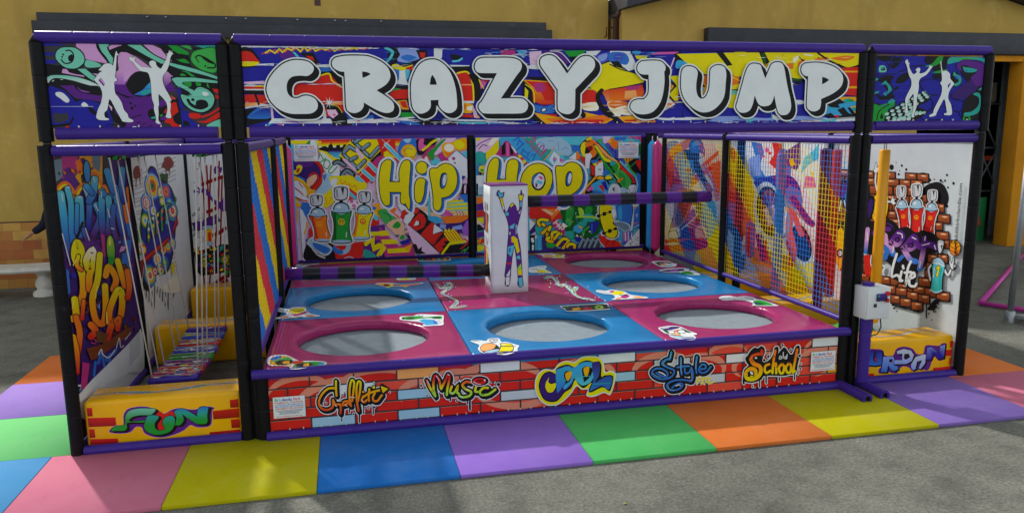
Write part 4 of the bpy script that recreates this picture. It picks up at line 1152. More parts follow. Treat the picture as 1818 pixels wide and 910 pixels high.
p.F('K', "0,90 110,80 400,220 540,350 760,440 740,500 500,400 300,290 100,220 0,210").f('tt', "105,85 340,85 480,200 700,320 860,390 1330,520 1710,650 1710,700 1500,630 1150,540 700,420 420,270").s_('K', 20, "380,85 540,230 700,320 900,400 1300,490").F('K', "700,430 850,450 1150,550 1700,700 1700,730 1250,660 1050,640 900,650").f('G', "1045,545 1180,560 1310,650 1230,650 1150,580").F('G', "1030,610 1080,595 1140,630 1050,640")
p.F('d', "1230,300 1280,200 1420,150 1700,140 1720,570 1460,560 1300,460 1230,360").F('g', "1245,310 1290,215 1420,165 1700,155 1700,550 1470,540 1320,450 1255,370").s_('K', 26, "1325,300 1400,270 1560,340 1680,430 1660,490 1540,490").F('K', "1440,300 1560,330 1680,420 1560,400").s_('K', 18, "1325,300 1380,390").e('K', 1500, 460, 18)
p.F('K', "850,680 960,650 1300,655 1710,720 1710,900 1300,900 1000,860").f('t', "870,690 960,665 1300,670 1710,730 1710,770 1280,740 1080,745 1050,780 1200,860 1280,920 1200,920 1000,820 920,770").F('G', "1080,770 1130,750 1220,755 1220,820 1160,830").f('G', "1300,750 1400,765 1400,820 1320,820").f('G', "1510,760 1530,780 1560,870 1510,830").F('K', "60,760 130,640 260,560 420,580 480,650 490,760 420,820 330,920 100,920 70,850")
p.z(220, 150, 10.1)
p.F('K', "60,-60 480,-60 480,80 300,200 170,180 80,90").f('cb', "170,170 330,90 480,-60 490,140 350,190").f('T', "280,130 480,60 480,120 350,180").s_('K', 34, "-10,190 100,230 320,230 500,170").f('P', "0,240 500,190 560,300 760,250 780,400 700,480 640,780 0,780").e('K', 100, 328, 24).e('K', 120, 415, 28).e('K', 180, 370, 22, 14).s_('K', 18, "100,600 200,560 290,540").s_('K', 16, "180,690 260,665").s_('K', 14, "280,720 360,690").s_('K', 14, "390,750 470,720").e('W', 145, 772, 48, 28).e('W', 235, 785, 24, 12)
p.F('K', "400,520 440,440 540,420 640,400 760,350 860,260 1000,260 1000,480 860,560 760,600 700,660 480,640").f('R', "690,500 740,420 760,450 740,500").f('R', "830,320 930,305 965,490 870,550 820,590 820,420").f('R', "690,670 750,600 860,590 900,690 990,740 960,770 850,770 790,700").f('r', "830,180 920,230 920,260 860,250").F('T', "450,590 530,565 550,600 490,610").F('G', "620,550 665,520 670,545 640,575").F('P', "620,610 700,550 740,540 740,620 680,640").F('K', "860,600 920,510 1010,490 1020,720 900,690").f('B', "960,40 1060,60 1030,180 1050,350 1090,430 990,420").f('B', "1000,460 1140,460 1180,620 1400,760 1020,750").f('K', "1040,640 1130,650 1170,740 1040,740")
p.F('K', "1010,180 1180,30 1400,25 1560,80 1660,190 1660,320 1580,440 1430,510 1270,490 1110,410 1030,300").F('t', "1030,170 1190,190 1340,40 1500,70 1610,170 1635,260 1590,380 1480,465 1360,488 1220,450 1110,370 1050,280").f('t', "930,-20 1050,-20 1330,130 1300,190 1180,180").f('K', "1000,20 1180,120 1230,185 1050,130").F('W', "1420,130 1480,120 1540,160 1480,195 1430,175").F('K', "1120,255 1170,250 1200,310 1280,360 1300,290 1380,260 1480,280 1520,350 1500,400 1400,440 1290,430 1180,370").e('K', 1240, 262, 32, 26).f('R', "1600,60 1720,65 1720,160 1650,120").f('R', "1650,180 1720,185 1720,250 1670,240").F('R', "1165,510 1350,520 1350,600 1180,600").s_('R', 40, "1390,580 1560,520 1720,420").F('R', "1290,655 1450,640 1720,490 1720,580 1560,660 1450,690").F('t', "1480,720 1740,620 1740,765 1520,765")
for y in (100, 250, 400): p.f('K', [(250, y - 40), (1720, y - 36), (1720, y - 33), (250, y - 37)])
def dancers(P):
    P.z(60, 70, 10.1)
    def fig(poly):
        P.glyph('W', [poly], o=4, smooth=True, n=3)
    woman = "1525,200 1530,240 1555,265 1550,285 1520,270 1510,340 1500,430 1480,580 1465,660 1500,710 1490,735 1450,755 1445,830 1450,950 1500,1020 1560,1130 1590,1250 1650,1330 1670,1400 1745,1440 1740,1470 1680,1480 1560,1465 1530,1420 1440,1240 1350,1060 1310,1180 1285,1260 1235,1310 1245,1390 1300,1410 1300,1440 1160,1440 1095,1410 1090,1360 1130,1240 1190,1120 1220,960 1190,850 1150,790 1090,720 1110,690 1180,600 1240,560 1180,545 1210,510 1260,460 1300,430 1360,420 1420,440 1440,460 1470,360 1500,230"
    fig(woman)
    P.f('P', "1165,725 1215,680 1280,780 1255,835").f('L', "1190,710 1220,695 1275,775 1265,805")
    P.z(220, 70, 10.1)
    man = "125,350 120,320 145,290 160,325 160,280 185,315 190,285 200,320 225,310 240,330 215,360 260,410 340,475 420,480 520,495 490,450 480,400 510,370 560,365 600,395 610,450 680,510 730,440 790,340 815,260 780,235 810,240 835,230 855,170 865,210 890,180 890,220 915,190 905,230 930,235 890,270 860,340 840,430 780,560 715,640 710,760 750,880 790,950 850,1080 825,1090 830,1180 815,1290 825,1400 730,1390 740,1340 765,1240 745,1110 640,985 615,985 615,1160 600,1200 600,1330 590,1440 630,1510 540,1490 550,1400 520,1250 525,1160 495,1040 490,780 475,660 440,580 330,555 270,510 180,390 140,370"
    fig(man)
dancers(p)
ties(p, (0.26, YF - .012, 2.515), (1.4, YF - .012, 2.515), .13)
p.build("printed_panel", hl)

# ------------------------------------------------------------------ right header print
p = Print(rect_xz(6.965, 8.11, 2.500, 3.085, .05), px=[(1551, 222), (1740, 223.6), (1744, 108), (1553, 101)], base='B')
p.z(1540, 95, 6.5)
p.f('K', "80,40 280,50 250,110 120,90").f('K', "290,70 380,60 330,170 280,180").s_('K', 12, "95,90 200,110 240,200 100,270").s_('K', 20, "300,60 260,150 300,190 400,80").s_('K', 12, "100,300 230,260 340,250 480,190 620,170 760,200").F('K', "330,370 350,300 430,250 500,240 460,330 400,370").F('K', "100,340 200,280 300,290 270,360 300,430 240,470 170,360").F('t', "130,165 190,165 210,230 130,235").e('K', 172, 200, 26, 22).e('T', 165, 195, 14, 12).F('T', "160,385 205,340 225,360 265,400 285,460 240,520 185,490 240,460 235,410 200,380").F('b', "210,490 240,470 245,510").F('T', "85,310 120,310 115,335 90,335").F('T', "90,470 145,460 110,500 90,495").s_('K', 26, "110,500 200,540 290,470 350,420").F('K', "130,540 250,510 300,500 320,540 200,570")
p.F('K', "80,610 200,620 330,560 330,650 240,700 230,830 80,830").F('G', "80,620 150,630 220,610 320,600 320,640 250,680 170,720 170,830 80,820").F('G', "150,720 220,660 250,690 220,820 140,820").s_('K', 12, "130,800 150,700 260,620").F('K', "165,770 185,720 200,780 180,790").F('T', "245,600 290,555 330,580 310,605")
p.F('K', "230,830 260,700 370,620 480,560 640,480 720,520 710,590 600,650 700,700 690,745 520,830")
for i in range(8):
    t = i / 7
    for j in range(4):
        a = .25 + j * .28
        x = 265 + t * 420 + (j - 1.5) * 26 * (.6 + .2 * t); y = 800 - t * 275 + (j - 1.5) * 42 * (1.1 - .5 * t)
        if j == 3 and i > 4: continue
        p.F('tW', [(x - 24, y + 8), (x - 6, y - 18), (x + 26, y - 10), (x + 10, y + 18)])
for i in range(5): p.F('tW', [(470 + i * 44, 710 + i * 2), (505 + i * 44, 700 + i * 2), (512 + i * 44, 745 - i * 2), (480 + i * 44, 765 - i * 5)])
for i in range(4): p.F('tW', [(300 + i * 56, 815 - i * 4), (330 + i * 56, 772 - i * 8), (352 + i * 56, 780 - i * 6), (345 + i * 56, 818 - i * 3)])
p.s_('K', 10, "590,330 620,420 700,510 820,520").s_('K', 9, "700,520 760,600 750,690 640,760 680,810 900,800").s_('K', 9, "600,350 740,330 840,360").s_('K', 9, "960,520 1000,570 1110,600 1120,680 1060,720 1000,700").s_('K', 9, "1060,720 1100,800").s_('K', 8, "720,690 900,650 1000,660").f('K', "660,60 800,65 780,130 700,160 640,130")
p.F('G', "660,175 730,150 790,80 850,70 830,150 740,180").F('T', "650,180 700,165 720,178 670,186").F('K', "740,200 830,150 900,190 860,240 760,240").F('G', "735,258 830,230 910,225 860,260").F('K', "750,280 830,270 860,330 760,320").F('K', "860,60 930,60 910,160 850,160").F('T', "910,160 920,90 1010,80 1240,85 1325,110 1320,160 1200,130 1010,140").f('g', "930,100 1100,90 1240,100 1100,120").F('V', "1000,190 1040,130 1130,110 1325,160 1325,400 1160,560 960,540 1100,400 1180,330 1080,260 1060,190").F('P', "1010,190 1060,135 1130,125 1325,185 1325,390 1240,420 1180,330 1060,250").F('K', "1060,190 1110,180 1250,240 1180,320 1160,370 1090,280").F('T', "1080,190 1100,200 1170,210 1245,235 1210,262 1110,255").f('b', "1100,240 1140,230 1130,255").s_('K', 12, "1060,240 1100,310 1150,370")
p.F('K', "960,280 1000,240 1040,280 1080,380 1020,430 970,400").F('T', "975,290 990,250 1010,280 1060,310 1070,380 1020,420 985,400 1040,370 1030,330").F('b', "1000,300 1040,310 1040,340 1010,330").F('K', "1120,600 1240,480 1310,440 1310,830 1120,830").F('T', "1215,520 1260,500 1300,540 1300,700 1240,760 1130,770 1130,735 1210,720 1280,650 1280,560").F('G', "1120,780 1180,770 1200,830 1120,830").F('T', "1270,470 1305,440 1300,470").e('K', 1155, 800, 26, 20)
for y in (125, 250, 385, 460, 570, 640): p.f('I', [(120, y), (480 + y % 70, y - 3), (480 + y % 70, y), (120, y + 3)])
def fig(t): p.glyph('W', [t], o=2.5, smooth=True, n=3)
fig("418,120 435,95 450,105 460,140 475,130 465,160 480,210 520,270 560,245 545,225 555,205 580,195 598,215 590,262 650,250 690,205 700,170 720,180 738,178 720,210 670,280 610,315 588,360 590,440 575,560 580,610 570,680 550,740 560,770 525,775 535,710 540,640 535,510 515,520 480,580 470,640 480,715 450,725 450,640 445,550 500,420 500,340 470,280 440,170 425,140")
fig("822,130 832,128 838,180 855,240 880,236 910,245 940,280 945,330 990,385 985,405 950,460 935,510 935,570 970,640 985,740 960,760 900,755 900,738 925,730 920,690 890,570 850,640 810,730 800,760 740,775 726,760 745,745 770,730 780,680 850,520 855,430 845,400 832,380 850,350 845,280 830,190")
p.f('B', "920,410 948,375 952,390 928,445")
ties(p, (7.0, YF - .012, 2.515), (8.1, YF - .012, 2.515), .13)
p.build("printed_panel", hr)
def spray_can(P, x, y, w, h, lean, col, sh, ink='y', curve=0):
    """cartoon spray can: x,y = foot centre, leaning by lean, with dome, collar and cap"""
    def q(u, v):                      # u -1..1 across, v 0..1 up
        return (x + u * w / 2 * (1 - .12 * math.sin(v * 3.1)) + lean * v + curve * math.sin(v * 3.14), y - v * h + u * lean * .08)
    body = [q(-1, 0), q(-1, .25), q(-.96, .5), q(-1, .75), q(-1, 1), q(1, 1), q(1, .75), q(.96, .5), q(1, .25), q(1, 0)]
    cx, cy = q(0, 1)
    capx, capy = cx + lean * .22, cy - h * .63
    o = w * .035
    def cap(grow):
        a = w * .36 + grow; hh = h * .185 + grow
        return [(capx - a * .8, capy + hh), (capx - a, capy - hh * .6), (capx - a * .5, capy - hh), (capx + a * .5, capy - hh), (capx + a, capy - hh * .6), (capx + a * .75, capy + hh)]
    for k, gg in (('W', o * 4), ('K', o * 1.6)):
        P.ribbon(P.pts(body, True), 2 * gg, lambda p, k=k: PAL[k], True); P.f(k, body, True)
        P.e(k, cx, cy - h * .10, w * .44 + gg, h * .21 + gg); P.e(k, cx, cy, w * .58 + gg, h * .075 + gg)
        P.e(k, q(0, 0)[0], y, w * .60 + gg, h * .06 + gg); P.f(k, cap(gg), True); P.l(k, w * .16 + gg, [(cx, cy - h * .28), (capx, capy + h * .12)])
    P.f(col, body, True)
    P.f(sh, [q(-1, 0), q(-1, .5), q(-1, 1), q(-.72, 1), q(-.7, .5), q(-.72, 0)], True)
    P.e('s', q(0, 0)[0], y, w * .58, h * .055); P.e('s', cx, cy - h * .10, w * .42, h * .19); P.e('K', cx, cy - .02 * h, w * .57, h * .075); P.e('s', cx, cy - .035 * h, w * .56, h * .06)
    P.e('W', cx - w * .14, cy - h * .16, w * .14, h * .05)
    P.f('H', cap(0), True); P.f('h', [(capx - w * .32, capy - h * .10), (capx - w * .2, capy - h * .15), (capx - w * .16, capy + h * .16), (capx - w * .26, capy + h * .15)])
    P.f('K', [(capx + w * .0, capy - h * .18), (capx + w * .2, capy - h * .18), (capx + w * .12, capy + h * .08)])
    e = q(0, .66); r = w * .2
    P.e('A' if ink == 'y' else ink, e[0], e[1], r, r * 1.0); P.e(col, e[0], e[1], r * .72, r * .72); P.l('A' if ink == 'y' else ink, r * .22, [(e[0], e[1] - r * .8), (e[0], e[1] + r * .8)])
    P.l('A' if ink == 'y' else ink, r * .22, [(e[0] - r * .55, e[1] + r * .5), (e[0], e[1]), (e[0] + r * .55, e[1] + r * .5)])
    a, b_, c = q(-.8, .98), q(0, .82), q(.8, .98)
    P.s_('K', w * .02, [a, b_, c]); P.s_('W', w * .05, [q(.55, .14), q(.62, .3)])

def scatter(P, rng, n, x0, x1, y0, y1, keys, size=(10, 40), kinds="fse", dark=True):
    """small painted fragments for the densely tagged parts of a print"""
    for _ in range(n):
        x, y = rng.uniform(x0, x1), rng.uniform(y0, y1); r = rng.uniform(*size); c = rng.choice(keys); a = rng.uniform(0, 6.28); t = rng.choice(kinds)
        if t == 'e': P.e(c, x, y, r * .5, r * rng.uniform(.3, .6), math.degrees(a), 12)
        elif t == 's':
            d = [(x + math.cos(a + k * .5) * r * k * .5, y + math.sin(a + k * .6) * r * k * .5) for k in range(-2, 3)]
            if dark: P.s_('K', r * .42, d)
            P.s_(c, r * .26, d)
        elif dark is None:
            P.f(c, [(x + math.cos(a + k * 1.4) * r * (.6 + .4 * (k % 2)), y + math.sin(a + k * 1.4) * r * (.6 + .4 * (k % 2))) for k in range(4)])
        else:
            P.f('K', [(x + math.cos(a + k * 1.4 + .1) * r * 1.12, y + math.sin(a + k * 1.4 + .1) * r * 1.12) for k in range(4)])
            P.f(c, [(x + math.cos(a + k * 1.4) * r * (.6 + .4 * (k % 2)), y + math.sin(a + k * 1.4) * r * (.6 + .4 * (k % 2))) for k in range(4)])

# ------------------------------------------------------------------ back panel HIP
p = Print(rect_xz(1.588, 4.022, .67, 2.345, 4.88), px=[(518.5, 461.5), (823.3, 450.5), (824.3, 243.8), (512.6, 246.5)], base='l', lift=.001)
rg = random.Random(5)
p.z(505, 235, 7.912)
scatter(p, rg, 170, 80, 2500, 60, 1700, "RYcbOWGmWYyCWWl", (20, 75), dark=None); scatter(p, rg, 110, 80, 2500, 60, 1700, "KZWYRbPWmO", (12, 40), "s", dark=None); scatter(p, rg, 150, 60, 2450, 60, 1680, "YWRcOWbmYWG", (12, 34), "fse")
p.f('R', "440,90 2000,75 2000,110 440,125").f('O', "440,122 2000,108 2000,140 440,155").f('Y', "440,150 2000,138 2000,175 440,190").f('E', "440,185 1320,170 1320,200 440,210")
p.f('K', "450,240 460,200 490,200 495,185 540,180 580,200 590,160 605,160 622,130 640,165 650,200 690,200 695,170 740,160 750,200 780,190 800,155 850,160 900,130 1320,110 1320,400 700,400").f('bC', "560,240 760,235 740,360 660,350").f('V', "560,240 760,235 756,262 580,262")
p.f('Y', "60,100 320,100 280,150 70,150").f('G', "270,150 310,105 345,100 330,150").f('W', "340,100 400,95 450,150 420,170 330,150").f('Y', "390,105 490,110 480,140 430,145").f('C', "60,150 115,150 115,250 70,250")
p.f('Y', "440,230 560,260 660,340 740,360 760,420 640,420 560,330 470,300").f('W', "490,250 735,470 735,600 590,620 430,400")
for t in ("475,300 515,380 545,350", "515,380 445,415"): p.l('G', 16, t)
p.s_('G', 15, "590,395 550,375 515,420 520,480 560,500 600,440 590,395", closed=False); p.s_('G', 15, "650,440 580,520 590,555 630,550 700,470")
# SEE in black bevelled letters
p.f('Y', "850,150 900,95 960,90 1345,90 1320,240 1150,400 990,570 940,520 730,310")
def bevel(t, c1='S', c2='K'):
    p.l('K', 64, t); p.l('S', 40, t); p.l('s', 10, [(a - 8, b - 12) for a, b in p.pts(t)])
for t in ("930,110 1160,340", "960,130 1060,60", "1060,225 1150,160", "1170,330 1290,200"): bevel(t)
for t in ("790,290 980,500", "800,270 880,190 960,240", "890,380 970,340", "990,490 1090,390"): bevel(t)
p.f('l', "980,190 1080,330 1040,370 960,240").f('l', "770,370 820,360 970,510 950,540")
p.s_('K', 66, "800,450 720,400 660,420").s_('S', 36, "800,450 720,405 665,425").s_('K', 66, "760,590 830,520 920,580 900,620").s_('S', 36, "765,590 835,525 910,580")
p.f('R', "1010,560 1160,385 1280,470 1260,560 1120,700 1050,720 930,610").f('r', "1120,420 1150,400 1270,500 1250,540")
for t in ("1150,430 1250,540", "1060,530 1190,650", "975,620 1050,690"): p.l('W', 58, t); p.l('C', 46, t)
p.l('W', 6, "970,460 1030,520").l('W', 6, "1080,500 1140,440").l('W', 6, "1010,600 1060,550").F('M', "1200,420 1260,340 1340,320 1345,420 1260,470")
p.F('V', "75,400 200,380 380,390 480,450 500,600 420,760 300,800 180,700 75,600").F('P', "90,400 350,400 350,450 250,480 100,450").s_('D', 56, "400,390 470,470 490,580 450,700 360,780").s_('R', 34, "400,390 470,470 490,580 450,700 360,780").F('F', "270,660 330,600 400,580 410,640 350,720 290,750").s_('D', 30, "300,600 370,555 430,600 420,680 330,750").s_('R', 18, "300,600 370,555 430,600 420,680 330,750")
p.F('Y', "130,470 170,440 215,470 190,540 130,580 85,560 90,520 130,510").F('R', "140,500 180,490 160,545 130,550").F('b', "150,600 240,640 240,670 180,650").F('A', "80,600 200,650 300,780 380,800 340,900 240,860 80,700").s_('Y', 14, "90,600 220,670 330,800").F('W', "90,690 170,680 260,800 240,900 90,860").s_('R', 18, "90,760 170,820 240,900").s_('R', 14, "160,690 210,760")
p.F('s', "500,560 560,560 720,640 680,740 560,840 420,860 400,820 480,700").f('b', "490,590 550,570 520,680").F('Y', "580,620 740,600 900,600 980,680 1100,700 1090,780 960,860 700,860 600,900 480,880 620,760").s_('O', 12, "740,660 760,720 800,680 830,740").s_('O', 12, "850,700 900,760 940,730 960,800").F('W', "620,640 700,650 660,740 600,720")
p.f('R', "830,740 980,860 900,930 800,930").f('C', "840,790 960,900 930,930 830,850")
p.z(665, 235, 7.912)
p.f('R', "0,80 250,80 260,240 370,340 300,410 170,330 70,330").f('Y', "90,270 140,250 250,350 180,370 90,330").l('W', 60, "125,160 320,370").l('C', 46, "125,160 320,370").l('W', 6, "70,90 180,190").l('W', 6, "180,95 70,215").F('b', "290,250 360,80 560,90 570,300 480,360 330,340").F('s', "370,90 480,85 440,140 400,130").F('A', "330,260 380,180 470,160 540,220 550,330 470,370 370,330").F('Y', "400,220 480,190 530,240 520,320 440,340").s_('Z', 8, "370,250 430,215 500,230").s_('Z', 8, "460,340 520,330 550,280")
p.F('K', "570,90 830,75 820,160 730,240 620,310 560,280 550,160").F('m', "590,100 660,85 650,160 690,180 620,250 580,220").s_('Y', 34, "640,240 720,180 760,140 830,100").s_('M', 40, "650,330 720,240 800,190").F('G', "700,300 830,180 930,90 960,95 860,260 760,380").F('l', "800,290 970,100 1100,90 950,210 860,300").f('C', "740,400 860,350 900,420 760,460").f('R', "620,360 690,310 740,350 720,400").F('W', "660,360 690,330 720,400 680,420").F('M', "850,330 900,280 1040,400 940,440")
p.F('A', "900,200 950,140 1060,130 1130,90 1250,80 1260,220 1150,260 1000,340 940,320").e('E', 1010, 210, 70, 56).F('Y', "1080,130 1160,100 1230,170 1180,230 1100,200").F('O', "930,260 1000,280 1080,260 1000,340").f('W', "1110,250 1260,370 1260,640 1080,600 990,360").l('b', 10, "1000,350 1110,240 1250,360").e('M', 1070, 362, 24).e('M', 1085, 425, 14).f('C', "1180,290 1260,250 1260,350").f('B', "1180,605 1240,610 1180,680").f('K', "1190,720 1260,720 1260,900 1160,880").f('l', "1210,740 1240,730 1230,860 1205,850")
p.z(505, 345, 7.582)
p.F('W', "90,10 210,0 280,60 300,130 160,60").s_('R', 18, "100,20 180,60 260,80").F('b', "190,100 290,110 310,200 270,280 200,280 175,200").f('W', "270,260 330,240 320,300 270,340").f('W', "150,170 190,200 240,320 250,460 210,560 215,880 180,885").s_('A', 22, "240,370 235,440 205,520").F('A', "90,100 170,110 160,150 90,150").s_('A', 20, "105,190 125,270 105,370").f('R', "265,460 330,405 350,520 330,560 265,600").f('C', "300,450 335,430 350,500").f('Y', "480,0 630,0 620,90 520,170 420,150 430,60").s_('O', 8, "500,20 520,130").s_('O', 8, "590,20 540,110").f('W', "800,80 960,60 990,120 900,170 830,180")
for x, y in ((850, 90), (880, 145), (935, 95)): p.e('m', x, y, 26, 22)
p.f('R', "1020,390 1210,280 1215,400 1120,430 1040,420").l('C', 56, "1110,230 1180,320").F('A', "1130,160 1210,110 1289,130 1289,300 1180,280").e('b', 1150, 180, 30, 24).F('G', "1200,220 1289,190 1289,290 1230,290")
p.F('K', "215,700 330,580 560,640 600,760 600,880 215,880").F('s', "245,620 320,560 430,640 575,710 490,815 330,720 250,670").F('b', "330,640 540,720 480,790 340,710").s_('W', 10, "250,630 330,575 560,705 490,812 330,735 260,660", closed=True)
for i in range(9): p.e('W', 320 + i * 16 + (i > 3) * 12, 735 + i * 20 - (i > 4) * (i - 4) * 14, 22, 12, 50); p.e('K', 320 + i * 16 + (i > 3) * 12, 735 + i * 20 - (i > 4) * (i - 4) * 14, 11, 6, 50)
p.f('R', "590,700 990,630 1000,740 960,860 620,860").s_('s', 60, "620,740 690,775 770,750 800,670").s_('b', 60, "600,720 640,760 690,770").s_('s', 14, "740,850 800,835 850,850")
p.f('P', "1060,430 1289,400 1289,860 980,860 1000,620").f('Y', "1080,500 1289,490 1289,545 1060,560").f('M', "1140,560 1289,560 1289,600 1160,610").f('Y', "1220,610 1289,605 1289,660 1240,670").F('T', "1000,740 1080,760 1160,840 1000,845")
p.glyph('Y', ["1000,640 1080,600 1150,560 1140,680 1220,640 1289,700 1250,760 1190,840 1160,820 1220,720 1120,770 1090,640 1040,690 1010,690"], o=6, smooth=False)
spray_can(p, 460, 605, 200, 330, -65, 'O', 'R', 'y'); spray_can(p, 955, 580, 200, 340, 60, 'Y', 'O', 'R'); spray_can(p, 705, 625, 225, 400, 5, 'G', 'd', 'y')
p.z(665, 345, 7.582)
p.f('l', "0,150 220,150 330,300 280,400 120,240").F('g', "0,250 30,200 100,190 140,250 240,320 260,380 200,440 100,400 20,300").s_('K', 8, "60,240 120,260 160,330 120,400").F('F', "100,410 160,350 240,330 300,360 340,430 310,520 220,540 160,480").F('G', "180,420 240,360 290,400 260,450 200,450").f('B', "20,380 180,520 260,640 400,590 410,640 340,710 260,640 170,560 60,430").F('F', "270,540 400,470 400,510 340,520 330,600 270,605").F('G', "280,560 330,540 330,600 275,600")
p.f('M', "0,420 120,560 260,700 440,640 470,820 0,830").f('Y', "0,490 100,480 150,550 0,555").f('Y', "20,605 200,600 270,660 40,670").f('A', "100,730 340,710 440,660 400,780 110,790").f('Y', "100,735 330,722 390,780 105,790").f('V', "0,640 60,680 60,840 0,840").f('Y', "0,650 40,660 90,720 20,820 0,830")
p.F('O', "150,220 210,170 240,200 210,240 270,290 270,330 200,260").f('W', "250,130 420,180 520,150 660,160 660,280 560,260 400,180 300,220").f('F', "530,150 660,170 660,240 580,230").f('C', "660,20 690,20 690,290 660,300").f('Y', "870,80 1200,70 1200,280 900,240")
for i in range(3): p.f('C', [(880, 118 + i * 48), (1200, 95 + i * 52), (1200, 112 + i * 52), (880, 134 + i * 48)])
p.f('b', "1090,0 1200,0 1200,110 1150,100").F('F', "690,240 760,250 840,300 800,330 700,290").F('m', "820,260 900,205 960,230 990,280 900,290").s_('M', 8, "820,268 900,250 985,280").F('c', "660,310 760,290 850,340 800,390 700,370").f('O', "830,300 1200,280 1200,340 1080,390 900,390").f('F', "990,260 1040,215 1180,230 1180,280 1000,290")
for x in (1040, 1080, 1120): p.s_('K', 6, [(x, 225), (x + 18, 260), (x + 10, 285)])
p.f('V', "780,390 900,400 1100,380 1200,330 1200,560 1100,520 860,500 760,430").f('i', "820,400 900,410 890,470 810,450").f('i', "980,440 1110,410 1130,470 1000,480").F('p', "1130,440 1200,350 1200,560 1120,510").f('K', "340,520 500,600 800,800 480,800 440,650")
p.f('l', "270,290 360,380 800,800 640,810 560,800 480,760 440,640 400,540 350,400").l('W', 9, "275,290 800,800").f('K', "440,660 490,670 520,740 570,700 560,760 620,800 480,800")
p.f('K', "280,300 420,170 520,170 640,260 660,340 720,370 870,520 960,560 960,800 800,800 560,560 390,410").f('W', "330,350 350,280 420,240 480,270 400,390 370,400")
p.F('R', "290,290 340,200 440,165 540,200 500,260 430,235 350,270 330,340").f('R', "395,405 540,240 600,270 635,350 600,440 500,490").f('W', "465,420 500,350 545,370 530,410").f('K', "540,350 555,350 555,400 530,430 500,440 530,410").f('R', "550,540 700,370 740,390 715,540 860,510 720,690").f('W', "740,400 860,490 720,535").f('R', "730,700 870,570 940,620 860,640 890,680 830,700 860,730 800,790").l('K', 6, "540,510 720,370").l('K', 6, "690,690 860,520").l('K', 8, "390,400 560,220")
p.f('Y', "870,490 890,460 920,490 940,455 960,490 990,460 1020,490 1150,630 950,650 870,540").f('K', "860,820 950,680 1140,670 1200,640 1210,790 860,800").l('Y', 30, "840,800 940,670 1150,640").s_('R', 16, "1140,600 1190,650 1090,740")
for i in range(5): p.l('R', 12, [(880 + i * 38, 505 - i * 4), (970 + i * 40, 630 - i * 2)])
p.s_('g', 10, "1100,780 1150,740 1140,780 1200,710")
p.z(665, 235, 7.912)
HS = dict(o=13, h=30, sh=(28, 20), sc='b')
p.glyph('Y', ["130,380 180,385 192,430 175,560 160,690! 305,690! 300,560 330,450 380,390 440,392 458,450 440,640 425,840 440,960 425,1080 380,1000! 380,990 340,1000 310,960 318,830! 158,830! 160,900 150,1000 90,1015 40,930 20,800 20,620 60,440"], **HS)
p.glyph('Y', ["615,405 675,430 690,490 670,550 615,575 560,550 540,490 560,430", "620,640 660,670 650,740 635,860 600,960 560,985 520,950 510,850 520,720 560,650"], **HS)
p.glyph('Y', ["735,520 780,500 830,500 880,460 960,435 1050,470 1100,560 1108,680 1080,790 1000,880 930,905 880,915! 880,1010 850,1080 800,1090 770,1030 770,900 750,720 730,600"], holes=["920,560 960,570 970,640 950,740 910,790 870,770 865,680 885,590"], **HS)
p.F('b', "935,575 962,590 962,650 945,730 905,780 885,760 885,690 900,610").F('W', "945,590 962,610 958,660 940,725 915,745 905,690 918,620")
p.z(0, 0, 0)
p.notice(.035, p.h - .295, .318, .232)
hipp = p.build("printed_panel", centre)

# ------------------------------------------------------------------ back panel HOP
p = Print(rect_xz(4.152, 6.684, .67, 2.345, 4.88), px=[(846, 449.8), (1126.4, 436.8), (1129.1, 241.3), (845.3, 243.2)], base='C', lift=.001)
rg = random.Random(9)
p.z(840, 235, 7.912)
scatter(p, rg, 170, 30, 2300, 60, 1650, "RYcbOWGmCWWClCs", (20, 75), dark=None); scatter(p, rg, 110, 30, 2300, 60, 1650, "KZWYRbPWmO", (12, 40), "s", dark=None); scatter(p, rg, 150, 60, 2450, 60, 1680, "YWRcOWbmYWG", (12, 34), "fse")
p.f('l', "45,70 370,65 340,200 180,280 45,300").s_('P', 12, "50,190 130,130 250,80").s_('P', 12, "80,230 140,170 200,180").s_('Y', 40, "60,90 100,75").f('Y', "180,280 360,90 355,300 180,400").f('E', "200,170 280,70 370,65 260,180").F('T', "48,270 140,265 180,340 190,420 110,440 48,410").e('Y', 125, 510, 48, 52).e('g', 125, 525, 26, 22).f('K', "90,550 120,550 115,600 90,600").f('b', "48,440 80,470 80,590 48,590")
p.f('c', "360,80 680,70 880,290 930,390 740,420 640,320 500,130 380,180").f('M', "300,320 450,100 500,130 640,310 560,330 330,330").f('K', "395,190 450,120 450,300 395,310").f('K', "500,150 555,230 555,310 515,310").f('m', "455,130 500,150 500,330 460,330").F('W', "520,180 560,210 600,270 580,280")
for t in ("560,110 640,60", "600,240 700,150", "610,170 640,100 690,160"): p.l('b', 22, t)
p.l('b', 22, "690,230 660,300 770,380").l('b', 20, "690,240 760,300").l('b', 20, "800,320 860,300 820,390").l('b', 18, "740,330 780,270")
for i in range(4): p.f('YRYR'[i], [(610 + i * 34, 310 + i * 36), (660 + i * 30, 310 + i * 36), (690 + i * 22, 370 + i * 34), (640 + i * 26, 370 + i * 34)])
p.f('T', "690,70 1266,65 1266,330 1000,330 930,390 880,290").F('s', "860,110 1000,70 1266,75 1266,250 1170,270 1060,230 940,250").s_('b', 5, "900,120 980,170 960,230").s_('b', 5, "1020,110 1130,130 1100,190").s_('b', 6, "1170,120 1165,270 1190,280").s_('M', 14, "730,110 780,140 830,70 860,80 790,200").s_('M', 14, "850,180 800,260").s_('M', 14, "900,150 850,240 880,260").s_('M', 14, "940,180 880,280 930,290 975,190 940,180").s_('M', 14, "1010,230 960,300").s_('M', 14, "930,340 990,240 1020,250")
